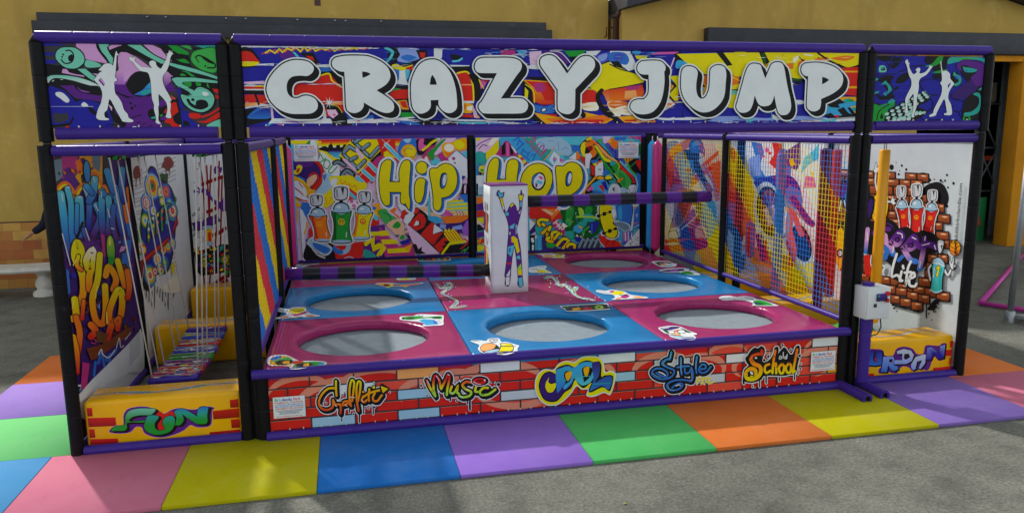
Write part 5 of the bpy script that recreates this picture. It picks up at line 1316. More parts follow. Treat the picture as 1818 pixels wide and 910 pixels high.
p.f('C', "990,380 1110,205 1170,290 1250,300 1250,430 1110,490").l('A', 12, "970,385 1060,290 1105,205 1180,310 1266,290").f('W', "1040,380 1110,260 1180,330 1220,420 1110,470").f('c', "1090,380 1110,330 1150,370 1110,430").f('m', "1090,370 1110,340 1145,390").f('m', "1180,350 1250,390 1190,420")
p.f('W', "45,600 160,590 160,860 45,860").f('s', "80,760 160,740 160,850 70,850").f('K', "45,710 70,720 65,880 45,880")
for i, c in enumerate("OPRYKPRY"): p.f(c, [(45, 900 + i * 100), (170, 890 + i * 100), (170, 980 + i * 95), (45, 1000 + i * 98)])
p.l('Y', 12, "50,1540 100,1500 60,1600 160,1540 100,1640").l('l', 26, "60,1250 160,1350")
p.z(980, 235, 7.912)
p.f('b', "210,185 370,180 350,280 260,250").f('C', "0,70 450,60 370,180 200,170 100,120").F('s', "0,100 100,80 220,180 240,280 190,330 100,300 40,280 0,200").s_('b', 5, "60,130 65,260").s_('b', 5, "100,240 150,210 200,230").f('W', "200,360 320,260 370,350 290,380").f('O', "300,270 330,270 370,360 300,390").f('R', "340,330 420,350 420,460 380,400")
p.F('K', "350,210 370,150 440,100 560,150 620,300 540,380 400,340").F('Y', "362,240 375,160 430,130 430,200 420,280 430,340 390,330").F('O', "430,140 520,140 560,230 580,290 530,350 430,330 500,260 500,210 430,200").F('D', "460,200 520,190 520,250 470,245").f('W', "425,300 490,290 520,330 490,390 475,510 425,500").f('K', "490,380 660,360 700,600 500,620").f('R', "500,450 560,480 550,600 510,600").f('Y', "520,440 580,420 580,490").f('W', "560,480 620,420 665,400 670,600 560,610").s_('T', 8, "600,510 640,530").s_('T', 8, "600,530 640,505").f('O', "580,420 660,380 660,410 590,440")
p.f('b', "500,390 600,380 600,420 510,430").f('b', "650,580 700,510 760,570 680,600").f('i', "540,60 660,60 680,150 600,130").f('g', "580,90 660,90 660,170 610,150").f('l', "660,60 780,60 720,150 680,160").f('O', "700,160 800,60 810,110 860,130 840,250 760,190").f('A', "720,140 790,70 770,150").F('I', "700,170 740,150 800,230 860,250 950,400 960,450 860,380 780,290").s_('K', 12, "760,200 800,260").s_('K', 12, "830,260 840,330").s_('K', 12, "890,330 910,400").F('A', "950,330 1060,370 1060,410 980,420").s_('K', 10, "990,330 980,400").s_('K', 10, "1030,350 1015,410").f('O', "780,130 870,120 860,230").f('b', "820,65 990,60 960,110 840,110").f('M', "980,60 1185,55 1185,170 1150,100").s_('m', 10, "1010,60 1050,100").s_('m', 10, "1090,60 1130,100").f('d', "1150,170 1185,170 1185,300 1150,320")
p.s_('K', 62, "580,160 700,290 850,400 960,540 1070,660 1080,720").s_('O', 44, "470,80 600,190 720,320").s_('o', 34, "590,180 720,320 860,420").s_('c', 14, "600,130 700,230 820,370").s_('R', 40, "870,420 920,500 1040,610 1080,700").s_('C', 26, "900,410 1000,520 1100,620 1130,720").f('Y', "430,100 500,60 520,90 450,120")
p.F('K', "530,170 590,190 690,330 790,390 890,430 900,510 1050,650 1040,760 960,810 880,740 790,590 700,480 640,330").F('Y', "545,185 590,200 690,340 780,395 770,420 690,400 620,300").F('G', "545,215 620,310 700,420 800,550 780,580 690,470 620,340").e('G', 840, 480, 54, 62).s_('Y', 10, "800,440 850,420 885,470 870,520").F('g', "820,570 900,520 1040,660 1030,750 960,800 870,680").F('G', "880,560 960,620 960,760 900,700").s_('Y', 10, "810,580 880,660").f('O', "850,680 930,630 940,650 870,710").F('T', "760,410 820,400 830,440 770,470").F('K', "1000,430 1100,370 1170,400 1180,600 1100,600 1030,520").s_('g', 26, "1000,440 1030,520 1110,600").s_('G', 14, "1040,480 1100,420").f('R', "1110,390 1175,385 1175,550 1110,440")
p.F('K', "420,870 480,680 560,610 700,620 800,640 760,720 640,780").F('A', "580,650 620,610 680,640 640,660").F('Y', "690,640 740,600 790,640 720,660").s_('A', 28, "400,860 430,780 500,700 570,620").F('c', "500,740 640,660 720,700 760,830 640,870 520,820").f('B', "640,700 700,680 740,820 690,800").f('R', "600,750 660,730 690,850 640,800").f('b', "520,800 640,830 700,880 540,870").f('m', "440,800 510,740 540,790 460,830").f('T', "740,680 850,650 820,690 750,710").F('s', "880,800 920,770 1000,810 960,850 900,850").F('W', "1000,840 1010,770 1040,740 1100,740 1110,800 1060,860").s_('K', 6, "1010,780 1030,830 1060,845 1100,770").F('W', "745,860 760,760 810,725 880,750 890,860").F('H', "765,860 775,775 815,745 870,765 872,860").f('K', "790,790 820,770 820,840").f('b', "1120,560 1175,600 1175,850 1110,850").s_('s', 20, "1110,650 1130,740 1110,830")
p.z(930, 360, 8.657)
p.f('R', "60,60 600,60 590,240 380,260 60,240").f('O', "230,95 560,90 400,260 380,200").f('F', "230,95 300,90 430,160 390,195").f('W', "460,90 480,90 440,150").F('W', "480,75 640,75 610,115 520,120").f('b', "510,75 610,75 580,105 530,105").f('W', "60,240 150,330 60,430").f('V', "150,310 170,420 60,500 60,440").f('l', "80,500 150,450 150,490").f('K', "60,500 140,500 140,740 60,740").f('W', "95,650 125,650 120,735 95,735").F('W', "80,560 110,540 130,600 100,620")
p.F('d', "560,60 1090,60 1090,480 700,560 580,480 560,300").F('G', "620,80 720,70 700,240 610,260").F('g', "600,270 680,230 690,330 620,370").F('E', "560,310 630,360 560,380").F('U', "790,80 850,90 880,170 820,210").F('G', "900,70 990,60 1000,130 960,180 900,150").F('T', "880,170 1000,180 1040,260 1000,300 880,260").F('T', "800,300 900,240 920,320 830,420 700,440").F('c', "720,380 780,340 860,420 780,470").F('U', "770,200 1060,210 1090,260 960,230 790,230").F('T', "590,450 700,440 740,520 680,560 600,510").s_('E', 12, "860,510 890,420 950,370").s_('g', 26, "850,500 880,430 940,380").F('B', "960,310 1090,300 1060,420 980,480").f('b', "985,320 1005,320 1000,470 985,470").F('B', "760,520 860,500 820,590 760,600").F('A', "790,350 850,380 840,400 800,380")
scatter(p, rg, 26, 600, 1080, 80, 560, "GTgUdEc", (10, 30))
p.f('M', "370,270 460,260 590,400 590,510 640,560 560,500 430,380").f('R', "380,265 440,250 560,370 580,430 500,400")
for t in ("420,320 480,270", "450,300 490,340", "470,370 520,320", "500,400 560,340", "500,360 540,400", "545,410 580,390"): p.l('W', 18, t)
p.f('c', "180,500 240,500 230,735 175,735").f('T', "140,360 250,380 240,500 160,480").f('V', "250,520 700,600 760,700 250,730")
def bub(t): p.s_('K', 62, t); p.s_('YA', 42, t)
for t in ("330,270 240,255 190,290 210,350", "260,330 280,350", "250,470 370,360", "370,370 310,510 350,420", "400,590 400,470 470,450 530,480", "400,600 340,590 320,560 350,540", "470,660 560,560 640,590 560,700", "500,470 430,560", "730,700 730,650 660,640 620,680"): bub(t)
p.F('G', "310,620 440,640 420,690 330,690").s_('T', 20, "480,690 520,700").f('O', "120,260 150,240 140,280")
p.f('e', "770,640 920,540 1110,540 1110,690 770,700")
for i in range(4):
    x = 800 + i * 75
    p.l('K', 46, [(x, 690), (x + 60, 560), (x + 105, 600)]); p.l('S', 34, [(x, 690), (x + 60, 560), (x + 105, 600)]); p.l('s', 8, [(x - 5, 670), (x + 55, 545)])
p.f('R', "1100,480 1200,520 1380,600 1450,690 1180,690 1110,600").s_('D', 16, "1240,580 1200,640").s_('D', 16, "1330,590 1300,660").l('W', 10, "1110,600 1180,690").f('c', "1380,430 1460,440 1450,620 1380,600").f('A', "1390,590 1420,590 1420,650").f('I', "1450,460 1600,430 1600,640 1450,650")
for i, c in enumerate("OWmWbW"): p.f(c, [(1455 + i * 24, 460), (1472 + i * 24, 455), (1480 + i * 22, 580), (1466 + i * 22, 600)])
p.f('W', "1460,680 1700,400 1700,670 1470,690")
scatter(p, rg, 24, 1520, 1690, 480, 660, "eWHK", (8, 22), "s")
p.f('b', "1600,60 1700,60 1700,380 1620,400 1590,250").f('O', "1600,60 1660,60 1640,100").f('s', "1640,180 1680,160 1660,240").s_('O', 12, "1610,330 1680,300").s_('W', 10, "1620,380 1690,340")
p.F('W', "1050,180 1075,150 1090,40 1290,40 1350,100 1390,140 1330,270 1420,270 1560,310 1600,40 1620,60 1600,380 1560,440 1500,455 1420,410 1370,380 1400,460 1380,530 1300,575 1210,550 1190,510 1140,510 1120,460 1150,430 1110,280 1095,235 1055,225")
p.F('K', "1105,40 1280,40 1290,180 1350,350 1385,470 1350,540 1270,555 1200,520 1150,420 1105,250").F('Y', "1118,40 1272,40 1290,200 1345,360 1370,470 1330,535 1265,545 1210,510 1160,400 1118,230")
for a, b_ in (((1090, 200), (1260, 140)), ((1170, 470), (1340, 400))):
    p.l('K', 14, [a, b_]); mx, my = (a[0] + b_[0]) / 2, (a[1] + b_[1]) / 2
    p.f('K', [(mx - 30, my - 22), (mx + 20, my - 36), (mx + 34, my + 20), (mx - 18, my + 36)]); p.e('K', a[0], a[1], 30, 28); p.e('K', b_[0], b_[1], 24, 24)
p.s_('W', 16, "1290,60 1360,90 1380,150 1320,260").s_('K', 6, "1300,80 1350,100 1370,150 1320,250")
p.F('K', "1355,40 1595,40 1580,300 1560,430 1500,450 1420,400 1310,330 1320,290 1400,280").F('b', "1365,40 1585,40 1570,300 1540,310 1400,270 1355,160").F('c', "1380,90 1430,60 1440,250 1390,240").F('s', "1320,300 1430,285 1540,320 1570,370 1550,430 1490,440 1400,390").F('S', "1330,310 1430,300 1520,340 1545,400 1490,425 1410,385")
p.z(840, 235, 7.912)
p.glyph('Y', ["285,355 340,362 352,420 340,540 322,660! 450,660! 455,520 480,410 540,372 600,390 620,450 600,600 590,740 590,1000 200,1000 188,740 195,560 225,430"], **HS)
p.glyph('Y', ["870,435 960,450 1040,510 1078,600 1070,720 1020,840 930,920 820,930 720,880 665,780 655,670 690,560 770,470"], holes=["900,555 960,575 990,650 980,730 930,800 870,810 815,770 795,690 820,600"], **HS)
p.F('W', "895,575 950,595 972,650 960,720 920,775 875,785 835,750 820,690 840,620").F('b', "850,590 895,575 835,650 826,720 800,690 820,620").F('m', "890,620 930,610 955,645 930,660").f('C', "880,660 950,690 940,730 860,700").f('P', "850,700 880,720 870,770 850,760")
p.z(980, 235, 7.912)
p.glyph('Y', ["22,500 60,470 120,475 180,430 250,420 320,445 370,520 385,640 350,760 260,850 160,880! 150,960 140,1010 60,1010 45,880 35,700"], holes=["205,540 240,560 245,640 225,720 190,755 155,740 150,650 170,570"], **HS)
p.F('b', "210,555 235,575 236,640 218,710 190,740 170,720 165,650 182,585").F('W', "215,570 235,590 232,650 215,705 195,715 185,660 198,600")
p.z(0, 0, 0)
p.notice(p.w - .365, p.h - .33, .318, .232)
hopp = p.build("printed_panel", centre)
# ------------------------------------------------------------------ brick skirt of the platform
p = Print(rect_xz(1.605, 6.755, .085, .522, .03), px=[(475.7, 765), (1486.8, 675.8), (1492.2, 600.3), (470.9, 674.9)], bow=(-4.4, -3.6), base='e')
def urect(P, a, b_, c, d, k):
    """rectangle in panel metres, colour may grade from the left to the right"""
    P.lay += 1
    P.put([[(a, b_), (c, b_), (c, d)], [(a, b_), (c, d), (a, d)]], [PAL[k]] * 2)
p.z(0, 0, 0)
NR, BW = 5, .349
RH = p.h / NR
WHT = {(0, 3): 'o', (0, 5): 'W', (0, 8): 'W', (0, 14): 'W', (1, 1): 'W', (1, 9): 'w', (1, 11): 'W', (2, 3): 's', (3, 5): 'w', (3, 10): 'w', (4, 1): 's', (4, 3): 's', (3, 14): 'A', (2, 8): 's'}
rg = random.Random(21)
bricks = []
for r in range(NR):
    for k in range(-1, 16):
        u0 = k * BW + (BW / 2 if r % 2 else .0) - .02; u1 = u0 + BW
        c = WHT.get((r, k), None)
        c = rg.choice(['R', 'R', 'R', 'D', 'r']) if c is None else c
        if c == 'D': c = 'R'
        v1 = p.h - r * RH - .004; v0 = v1 - RH + .010
        u0 += .006; u1 -= .006
        if u1 < 0 or u0 > p.w: continue
        bricks.append((u0, v0, u1, v1, c))
        urect(p, u0, v0, u1, v1, c)
        p.lay += 1
        p.put([[(u0, v1 - .006), (u1, v1 - .006), (u1, v1)], [(u0, v1 - .006), (u1, v1), (u0, v1)]], [PAL['Q' if c in 'Rr' else 'W']] * 2)
# pale red swirls across the bricks
def swirl(u, v, r, a0, a1, w):
    P_ = [(u + math.cos(math.radians(a0 + (a1 - a0) * i / 18)) * r * (1 - .35 * i / 18), v + math.sin(math.radians(a0 + (a1 - a0) * i / 18)) * r * .55 * (1 - .35 * i / 18)) for i in range(19)]
    p.ribbon(P_, w * 1.1, lambda q: PAL['Q'], taper=lambda t: math.sin(math.pi * min(1, t * .92 + .08)) ** .8)
for u, v, r, a0, a1, w in ((.62, .20, .40, 200, 20, .07), (.95, .24, .45, 150, -30, .08), (1.25, .19, .30, 20, 200, .06), (1.55, .22, .35, 190, 10, .06), (1.95, .16, .55, 160, 10, .07), (2.15, .26, .5, 200, 330, .06),
                           (2.6, .22, .34, 0, 220, .07), (2.75, .12, .3, 170, 20, .05), (3.35, .22, .35, 30, 200, .06), (3.55, .3, .35, 330, 180, .05), (3.75, .2, .32, 180, -40, .06), (4.3, .2, .3, 20, 230, .06), (4.5, .1, .34, 170, 0, .05),
                           (4.05, .33, .25, 180, 20, .045), (4.75, .22, .5, 100, -60, .07), (4.95, .15, .4, 10, 160, .06), (5.0, .3, .3, 0, 200, .04), (.3, .3, .3, 180, 20, .05)):
    swirl(u, v, r, a0, a1, w)
for u0, v0, u1, v1, c in bricks:                                   # mortar over the swirls, white bricks stay clean
    if c not in 'Rr': urect(p, u0, v0, u1, v1, c)
    urect(p, u0 - .012, v0, u0, v1, 'e')
for r in range(1, NR): urect(p, 0, p.h - r * RH - .004, p.w, p.h - r * RH + .006, 'e')
# GRAFFITI
p.z(470, 650, 6.992)
def word(P, strokes, w, col, o, h, sh, drips=(), dots=()):
    for x, y, ln, ww in drips: P.l('W', ww + 18, [(x, y), (x, y + ln)])
    for x, y, r in dots: P.e('W', x, y, r + 7)
    P.tag_(col, w, strokes, o=o, h=h, sh=sh)
    for x, y, ln, ww in drips: P.l('K', ww, [(x, y), (x, y + ln)])
    for x, y, r in dots: P.e('K', x, y, r)
word(p, ["888,200 888,290 893,375", "870,285 790,290 715,350 670,440 690,515 760,545 840,515 848,440", "848,425 880,480 935,480 945,530 940,590", "1045,440 985,450 975,490 1030,470 1045,440 1062,495", "1075,500 1058,400 1062,280 1085,195 1118,215 1110,310 1090,440",
         "1170,560 1150,440 1148,290 1170,210 1200,225 1190,330 1165,440", "1232,385 1212,432 1242,455 1275,430", "1310,300 1300,400 1305,440", "1235,395 1300,352 1400,322 1470,312", "1378,350 1352,400 1365,440 1410,440 1445,400 1470,370"], 26, 'YAOR', 20, 11, (14, 16),
     drips=((955, 600, 80, 14), (1180, 590, 120, 16), (1055, 500, 80, 14), (1235, 500, 90, 14), (1355, 510, 90, 14)), dots=((652, 370, 8), (735, 440, 9), (760, 465, 9), (968, 370, 9), (1000, 340, 8), (1370, 228, 8), (1255, 520, 9), (1295, 535, 9), (1375, 515, 12), (1568, 340, 8), (1105, 595, 11), (1320, 510, 7)))
p.f('K', "1440,255 1470,232 1570,295 1500,375 1450,360").f('YA', "1455,262 1548,298 1480,350 1470,320").e('K', 1365, 278, 28).e('Y', 1365, 278, 17).e('K', 1232, 333, 24).e('A', 1232, 333, 14)
for a in ((690, 480), (865, 480), (1000, 480)): p.s_('E', 7, [(a[0], a[1]), (a[0] + 12, a[1] + 14), (a[0] + 28, a[1] + 22)])
p.s_('W', 7, "1055,400 1085,392 1125,402").s_('W', 7, "1210,425 1225,445")
# MUSIC
p.z(720, 640, 7.575)
word(p, ["310,290 350,380 420,490", "425,495 400,380 410,260 440,230 480,290 500,390", "505,400 560,300 600,220 620,260 590,400 580,480", "650,370 625,440 660,460 700,430 730,370 720,440 745,465", "900,320 850,310 795,350 830,400 910,440 890,490 800,510 750,490", "985,365 965,430 1000,440", "1140,390 1080,390 1030,440 1060,480 1150,470 1240,410"], 30, 'RROYUU', 22, 12, (14, 18),
     drips=((432, 520, 30, 20), (628, 500, 50, 22), (860, 540, 50, 18), (893, 540, 130, 26), (1120, 500, 40, 16)), dots=((235, 358, 14), (248, 392, 14), (315, 488, 11), (712, 558, 12), (1285, 345, 22), (1240, 325, 8), (1178, 322, 8), (1222, 380, 8), (1248, 470, 9), (1195, 510, 9), (700, 310, 10)))
p.e('W', 1035, 300, 128, 72).e('K', 1035, 300, 116, 62).e('R', 1025, 305, 92, 44).e('D', 1025, 300, 50, 20).s_('W', 8, "945,310 990,335 1040,345").e('W', 1098, 290, 10, 14)
for t in ("315,295 350,350", "440,235 480,290", "595,215 620,225", "640,450 660,462", "760,500 800,512", "835,400 880,420"): p.s_('W', 8, t)
for t in ("370,430 430,400", "380,445 440,415", "800,360 820,400", "820,350 840,400", "1050,450 1060,480", "1065,445 1078,480"): p.l('K', 5, t)
# COOL
p.z(940, 620, 7.581)
p.F('W', "110,560 115,440 160,350 250,298 360,305 430,230 540,190 640,205 740,145 860,130 960,140 1030,200 1060,330 1120,315 1190,340 1200,400 1130,620 1040,600 940,640 850,655 800,630 820,560 740,560 670,520 600,610 480,720 380,765 260,760 160,680")
p.F('Y', "122,560 128,440 170,360 255,310 365,318 435,242 540,202 645,218 745,157 860,142 955,152 1018,205 1046,345 1120,328 1178,350 1188,400 1122,604 1040,586 940,626 850,640 815,625 830,550 740,548 665,505 590,600 475,708 375,752 265,746 170,672")
p.F('A', "500,350 560,315 620,330 600,430 520,470").F('A', "755,290 800,255 860,270 830,380 780,410")
K_ = "160,540 180,430 240,350 320,330 395,360 395,300 460,260 560,240 650,275 720,215 820,185 920,210 975,195 1010,260 1005,390 1060,375 1165,390 1120,575 1020,530 870,595 830,570 870,470 770,540 700,500 650,440 600,540 510,600 420,700 320,722 220,680"
p.F('K', K_)
p.F('V', "172,540 195,440 250,360 320,345 372,372 380,460 330,470 285,470 300,410 255,470 250,560 290,605 350,590 400,540 390,380 400,310 470,275 560,255 640,290 640,430 590,520 510,580 420,680 320,705 230,665")
p.F('cb', "395,330 470,285 560,262 635,300 600,330 540,320 500,370 520,460 500,500 420,600 400,540").F('c', "610,310 720,230 820,205 940,230 900,290 840,270 770,280 750,370 770,470 720,480 650,400 600,480 510,560 500,510 590,440").F('bC', "640,400 700,340 760,400 760,470 850,400 900,300 960,240 880,440 770,505 700,480").F('Vb', "880,230 970,205 990,270 970,380 920,470 1060,395 1155,405 1105,555 1010,510 860,575 850,560 900,420")
p.F('Y', "285,430 300,410 290,465 330,490 390,480 385,540 340,595 280,590 250,530 260,470").F('K', "505,360 555,325 605,345 590,430 530,470").F('A', "520,365 570,330 608,340 590,410 545,450").F('K', "745,300 790,262 850,272 840,360 790,410 760,380").F('A', "765,300 800,268 845,275 825,370 790,395")
for yy, a, b_ in ((330, 400, 640), (400, 620, 880), (450, 400, 560), (490, 890, 1120)): p.s_('T', 10, [(a, yy), ((a + b_) / 2, yy - 8), (b_, yy - 14)])
# STYLE FREE
p.z(1130, 600, 7.584)
word(p, ["505,225 490,290 480,320", "470,310 400,340 380,380 450,420 540,460 500,540 380,570 280,540 240,490 290,440 380,440 450,490 430,540 350,520 300,490", "630,295 630,420 640,510", "580,420 660,405 740,400", "680,430 690,490 740,480 770,420", "770,420 790,500 770,590 690,580 580,580 480,610 440,660 490,710 590,700 650,650 620,620 560,640 510,680", "845,280 830,400 840,490", "880,440 950,430 960,390 910,380 870,440 900,485 970,470 1030,405"], 22, 'cbb', 24, 11, (8, 12))
for t in ("490,300 492,250", "640,310 630,430 640,500", "420,345 395,375 430,400", "250,490 300,530 360,545", "450,650 480,700 540,710", "835,330 825,440", "770,470 775,570 740,580"): p.s_('s', 5, t)
p.l('K', 9, "300,470 350,500").s_('W', 14, "335,480 380,495 420,520").s_('W', 12, "560,655 600,640 620,650")
for t in ("860,545 840,630", "850,560 900,540", "845,590 890,580", "915,550 900,630", "915,550 950,555 910,590 940,630", "1000,545 960,555 970,580 960,600 1000,600", "1030,550 1000,560 1005,590 1000,620 1080,590"):
    p.s_('W', 24, t)
for t in ("860,545 840,630", "850,560 900,540", "845,590 890,580", "915,550 900,630", "915,550 950,555 910,590 940,630", "1000,545 960,555 970,580 960,600 1000,600", "1030,550 1000,560 1005,590 1000,620 1080,590"):
    p.s_('Y', 16, t)
# OLD SCHOOL
p.z(1300, 590, 8.271)
DR = ((420, 680, 120, 18), (515, 640, 100, 22), (705, 660, 50, 20), (925, 600, 90, 18), (975, 570, 40, 18), (190, 700, 50, 30), (320, 780, 20, 14))
for x, y, ln, w in DR: p.l('W', w + 22, [(x, y), (x, y + ln)])
BL_ = "185,640 200,560 260,500 230,460 215,400 250,360 290,300 350,250 400,260 440,230 490,250 500,320 470,400 520,440 580,400 620,330 640,250 690,235 700,290 690,330 760,250 800,250 860,330 900,330 940,240 980,210 1005,240 1000,380 980,460 960,560 930,610 860,620 780,640 640,640 560,640 480,650 440,700 330,740 230,735 180,700"
P_ = p.pts(BL_, True); p.ribbon(P_, 26, lambda q: PAL['W'], True); p.raw(P_, lambda q: PAL['K'])
for x, y, ln, w in DR: p.l('K', w, [(x, y), (x, y + ln)])
for x, y, r in ((755, 212, 16), (875, 272, 14), (1000, 355, 20), (575, 335, 10), (548, 372, 18), (490, 425, 20), (1018, 465, 12), (1010, 535, 14)): p.e('W', x, y, r + 8); p.e('K', x, y, r)
p.s_('RO', 40, "455,290 455,340 400,340 320,370 300,420 350,470").s_('OAY', 56, "300,420 340,480 420,510 440,580 400,650 320,690 240,680 225,610 280,550 350,560 360,610 310,650")
p.F('K', "250,600 290,570 340,590 340,640 290,640 260,630").e('W', 305, 605, 18, 30, -40).F('K', "330,380 370,370 400,400 350,420").e('W', 368, 395, 18, 12)
for t in ("560,480 510,500 495,560 520,600 575,570", "650,290 625,420 605,600", "610,510 655,470 660,540 660,600", "745,470 700,530 720,600 760,590 775,510 745,470", "850,460 800,520 820,590 865,580 875,500 850,460", "965,270 935,420 900,590", "900,590 930,570"): p.s_('OOAY', 34, t, P0=[(0, 260), (0, 610)])
for x, y in ((525, 540), (740, 540), (840, 520)): p.F('K', [(x - 10, y - 22), (x + 14, y - 10), (x + 2, y + 24), (x - 12, y + 12)])
for t in ("300,430 330,400", "315,450 350,420", "235,600 260,620", "225,640 250,650", "620,370 650,375", "690,490 660,520"): p.l('K', 8, t)
for t in ("720,360 705,395 725,405 740,380 720,360", "765,310 760,395", "820,340 810,400", "815,365 785,375 790,400 815,390"): p.s_('W', 12, t)
# plates
p.z(470, 650, 6.992)
u0, v0 = p.uv((95, 640)); u1, v1 = p.uv((490, 345)); p.z(0, 0, 0); p.notice(u0, v0, u1 - u0, v1 - v0 - .01)
p.z(1300, 590, 8.271)
u0, v0 = p.uv((1150, 575)); u1, v1 = p.uv((1520, 270)); p.z(0, 0, 0); p.notice(u0, v0, u1 - u0, v1 - v0)
ties(p, (1.65, .022, .093), (6.7, .022, .093), .11)
p.build("printed_skirt", plat)

# ------------------------------------------------------------------ yellow padded blocks
YEL = rgb("f2b40c")
def block(x0, x1, y0, y1, h, label):
    b = MB('pad', YEL); b.box(x0, x1, y0, y1, .005, h, bev=.028, seg=3); return b
def paint_block(P, b, name, loc, label):
    b.merge(P) if P else None
    o = b.build(name, loc=loc); return tag(o, label, "padded block", "yellow padded blocks in the side bays")
def ribbon_top(x0, x1, y0, y1, z, seed):
    """confetti and streamers printed on a block's top"""
    P = Print([(x0, y0, z), (x1, y0, z), (x1, y1, z), (x0, y1, z)], mat='pad', lift=.0015); P.z(0, 0, 0)
    w, h = P.w, P.h; r = random.Random(seed)
    for k, (c, wd) in enumerate((('W', .014), ('b', .014), ('C', .007), ('G', .010), ('W', .006), ('M', .004))):
        ph = r.uniform(-.6, .6)
        pts = [(w * t / 14, h * (.36 + .13 * math.sin(t * .62 + ph + k * .3) + .012 * t)) for t in range(15)]
        P.ribbon(P.pts(pts, True, False), wd, lambda q, c=c: PAL[c], taper=lambda t: .5 + math.sin(3.1 * t) * .7)
    for _ in range(26):
        x, y = r.uniform(.05, .95) * w, r.uniform(.25, .9) * h; c = r.choice("WCMbLRW")
        P.e('W', x, y, .012, .008, r.uniform(0, 90), 8); P.e(c, x, y, .007, .005, 0, 8)
    return P
# FUN
b = block(.235, 1.392, .095, .45, .425, "")
P = Print(rect_xz(.26, 1.37, .03, .41, .095), mat='pad', lift=.001, px=None)
P.z(130, 670, 5.865)
for t in ("50,318 195,312 205,400 60,408", "60,420 440,410 450,500 70,516", "75,540 222,532 232,622 80,632", "85,640 465,630 472,678 90,700", "1630,230 1740,215 1745,305 1635,312", "1450,345 1760,310 1765,410 1460,432", "1640,432 1770,425 1780,515 1650,522", "1420,565 1780,530 1790,600 1425,610"): P.f('RD', t)
P.glyph('P', ["375,552 440,495 520,490 525,390 570,325 680,300 790,305 880,345 950,372 1020,335 1110,315 1220,330 1290,325 1340,300 1430,300 1470,315 1445,345 1445,430 1430,490 1370,512 1280,510 1220,490 1150,545 1050,590 930,618 820,608 740,570 715,515 650,510 600,560 520,577 420,574"], o=3, oc='L')
P.F('R', "850,380 890,340 950,375 1010,345 1060,360 1060,420 1020,400 960,440 980,500 960,540 900,550 860,510 850,450")
GF = dict(o=6, sh=(26, 12))
P.glyph('tGG', ["395,548 440,502 535,490 545,400 590,340 690,318 790,318 860,330 810,388! 700,388 620,405 580,440 600,455! 760,440! 745,462 570,465 560,520 530,548 450,550"], **GF)
P.glyph('TGG', ["780,395 890,400 850,470 860,530 910,550 955,525 930,470 960,410 1030,395 1060,440 1040,520 980,570 880,590 790,570 740,520 750,460"], **GF)
P.glyph('bTGG', ["1055,350 1110,320 1180,335 1290,400! 1300,330 1340,300 1410,305! 1395,380 1390,470 1290,478! 1180,410 1140,380 1150,440 1110,490 1060,490! 1075,420"], **GF)
P.z(0, 0, 0)
T = ribbon_top(.25, 1.38, .11, .44, .4252, 2); P.merge(T)
paint_block(P, b, "padded_block", (.8, .27, 0), "yellow padded block with FUN in green graffiti lettering")
# URBAN
b = block(6.965, 8.095, .095, .45, .425, "")
P = Print(rect_xz(6.985, 8.085, .03, .41, .095), mat='pad', lift=.001)
P.z(1530, 570, 7.585)
for t in ("1185,265 1310,245 1300,345 1185,355", "1130,385 1290,370 1290,455 1115,470", "1180,490 1290,470 1280,570 1165,580", "960,625 1285,590 1280,640 960,660", "60,705 165,698 165,740 60,745"): P.f('R', t)
P.glyph('P', ["40,395 180,375 280,390 310,460 420,460 470,370 570,342 680,370 740,440 830,430 860,330 960,325 1040,330 1080,300 1138,305 1115,430 1110,500 1040,525 980,470 940,540 890,650 800,640 690,668 640,620 560,600 500,640 470,690 400,690 360,680 240,700 230,650 260,600 150,605 60,590"], o=4, oc='M')
P.f('R', "140,500 200,490 210,540 150,560").F('b', "560,460 660,440 660,510 570,510").f('P', "370,510 420,500 420,550 375,555").f('P', "750,600 800,560 790,610")
GU = dict(o=6, sh=(16, 14))
P.glyph('Bb', ["60,400 170,395 150,480 160,540 200,550 205,480 200,400 270,400 275,500 260,580 170,595 80,585 50,530"], smooth=False, **GU)
P.glyph('ib', ["290,475 420,470 445,520 420,560 480,610 490,640 430,670 390,640 350,590 335,680 255,680 270,600"], holes=["365,510 415,505 410,545 370,550"], smooth=False, hs=False, **GU)
P.glyph('wi', ["470,400 560,370 660,390 700,450 670,530 600,570 430,575 440,520 540,520 545,430 480,440"], holes=["570,435 630,435 650,480 600,510 565,505"], smooth=False, hs=False, **GU)
P.glyph('wi', ["660,580 720,480 830,440 860,450 850,560 790,640 760,630 810,520 740,540 720,640 690,655 665,630"], smooth=False, **GU)
P.glyph('iBB', ["880,350 940,345 1040,430! 1050,330 1120,312 1100,490 1020,500 960,420 930,510 860,520"], smooth=False, **GU)
P.z(0, 0, 0)
T = ribbon_top(6.98, 8.08, .11, .44, .4252, 6); P.merge(T)
paint_block(P, b, "padded_block", (7.53, .27, 0), "yellow padded block with URBAN in blue graffiti lettering")
for x0, x1, y0, y1, lab, sd in ((.235, 1.37, 2.40, 2.78, "plain yellow padded block at the far end of the rope bridge", 3), (.235, 1.37, 4.40, 4.82, "yellow padded block against the back panel of the left bay", 4),
                                (6.98, 8.08, 1.75, 2.2, "yellow padded block behind the hanging tubes in the right bay", 5), (6.98, 8.08, 3.4, 3.85, "yellow padded block farthest back in the right bay", 8)):
    b = block(x0, x1, y0, y1, .42, ""); T = ribbon_top(x0 + .02, x1 - .02, y0 + .02, y1 - .02, .4202, sd)
    paint_block(T, b, "padded_block", ((x0 + x1) / 2, (y0 + y1) / 2, 0), lab)
M['domegreen'] = node_mat("green foam", rgb("3fae2c"), .5, .4, .1, 30, .1, 4)
b = MB('domegreen')
b.lathe((7.62, .98, .005), [(.26, 0), (.26, .16), (.245, .24), (.21, .30), (.14, .345), (.06, .36)], 28)
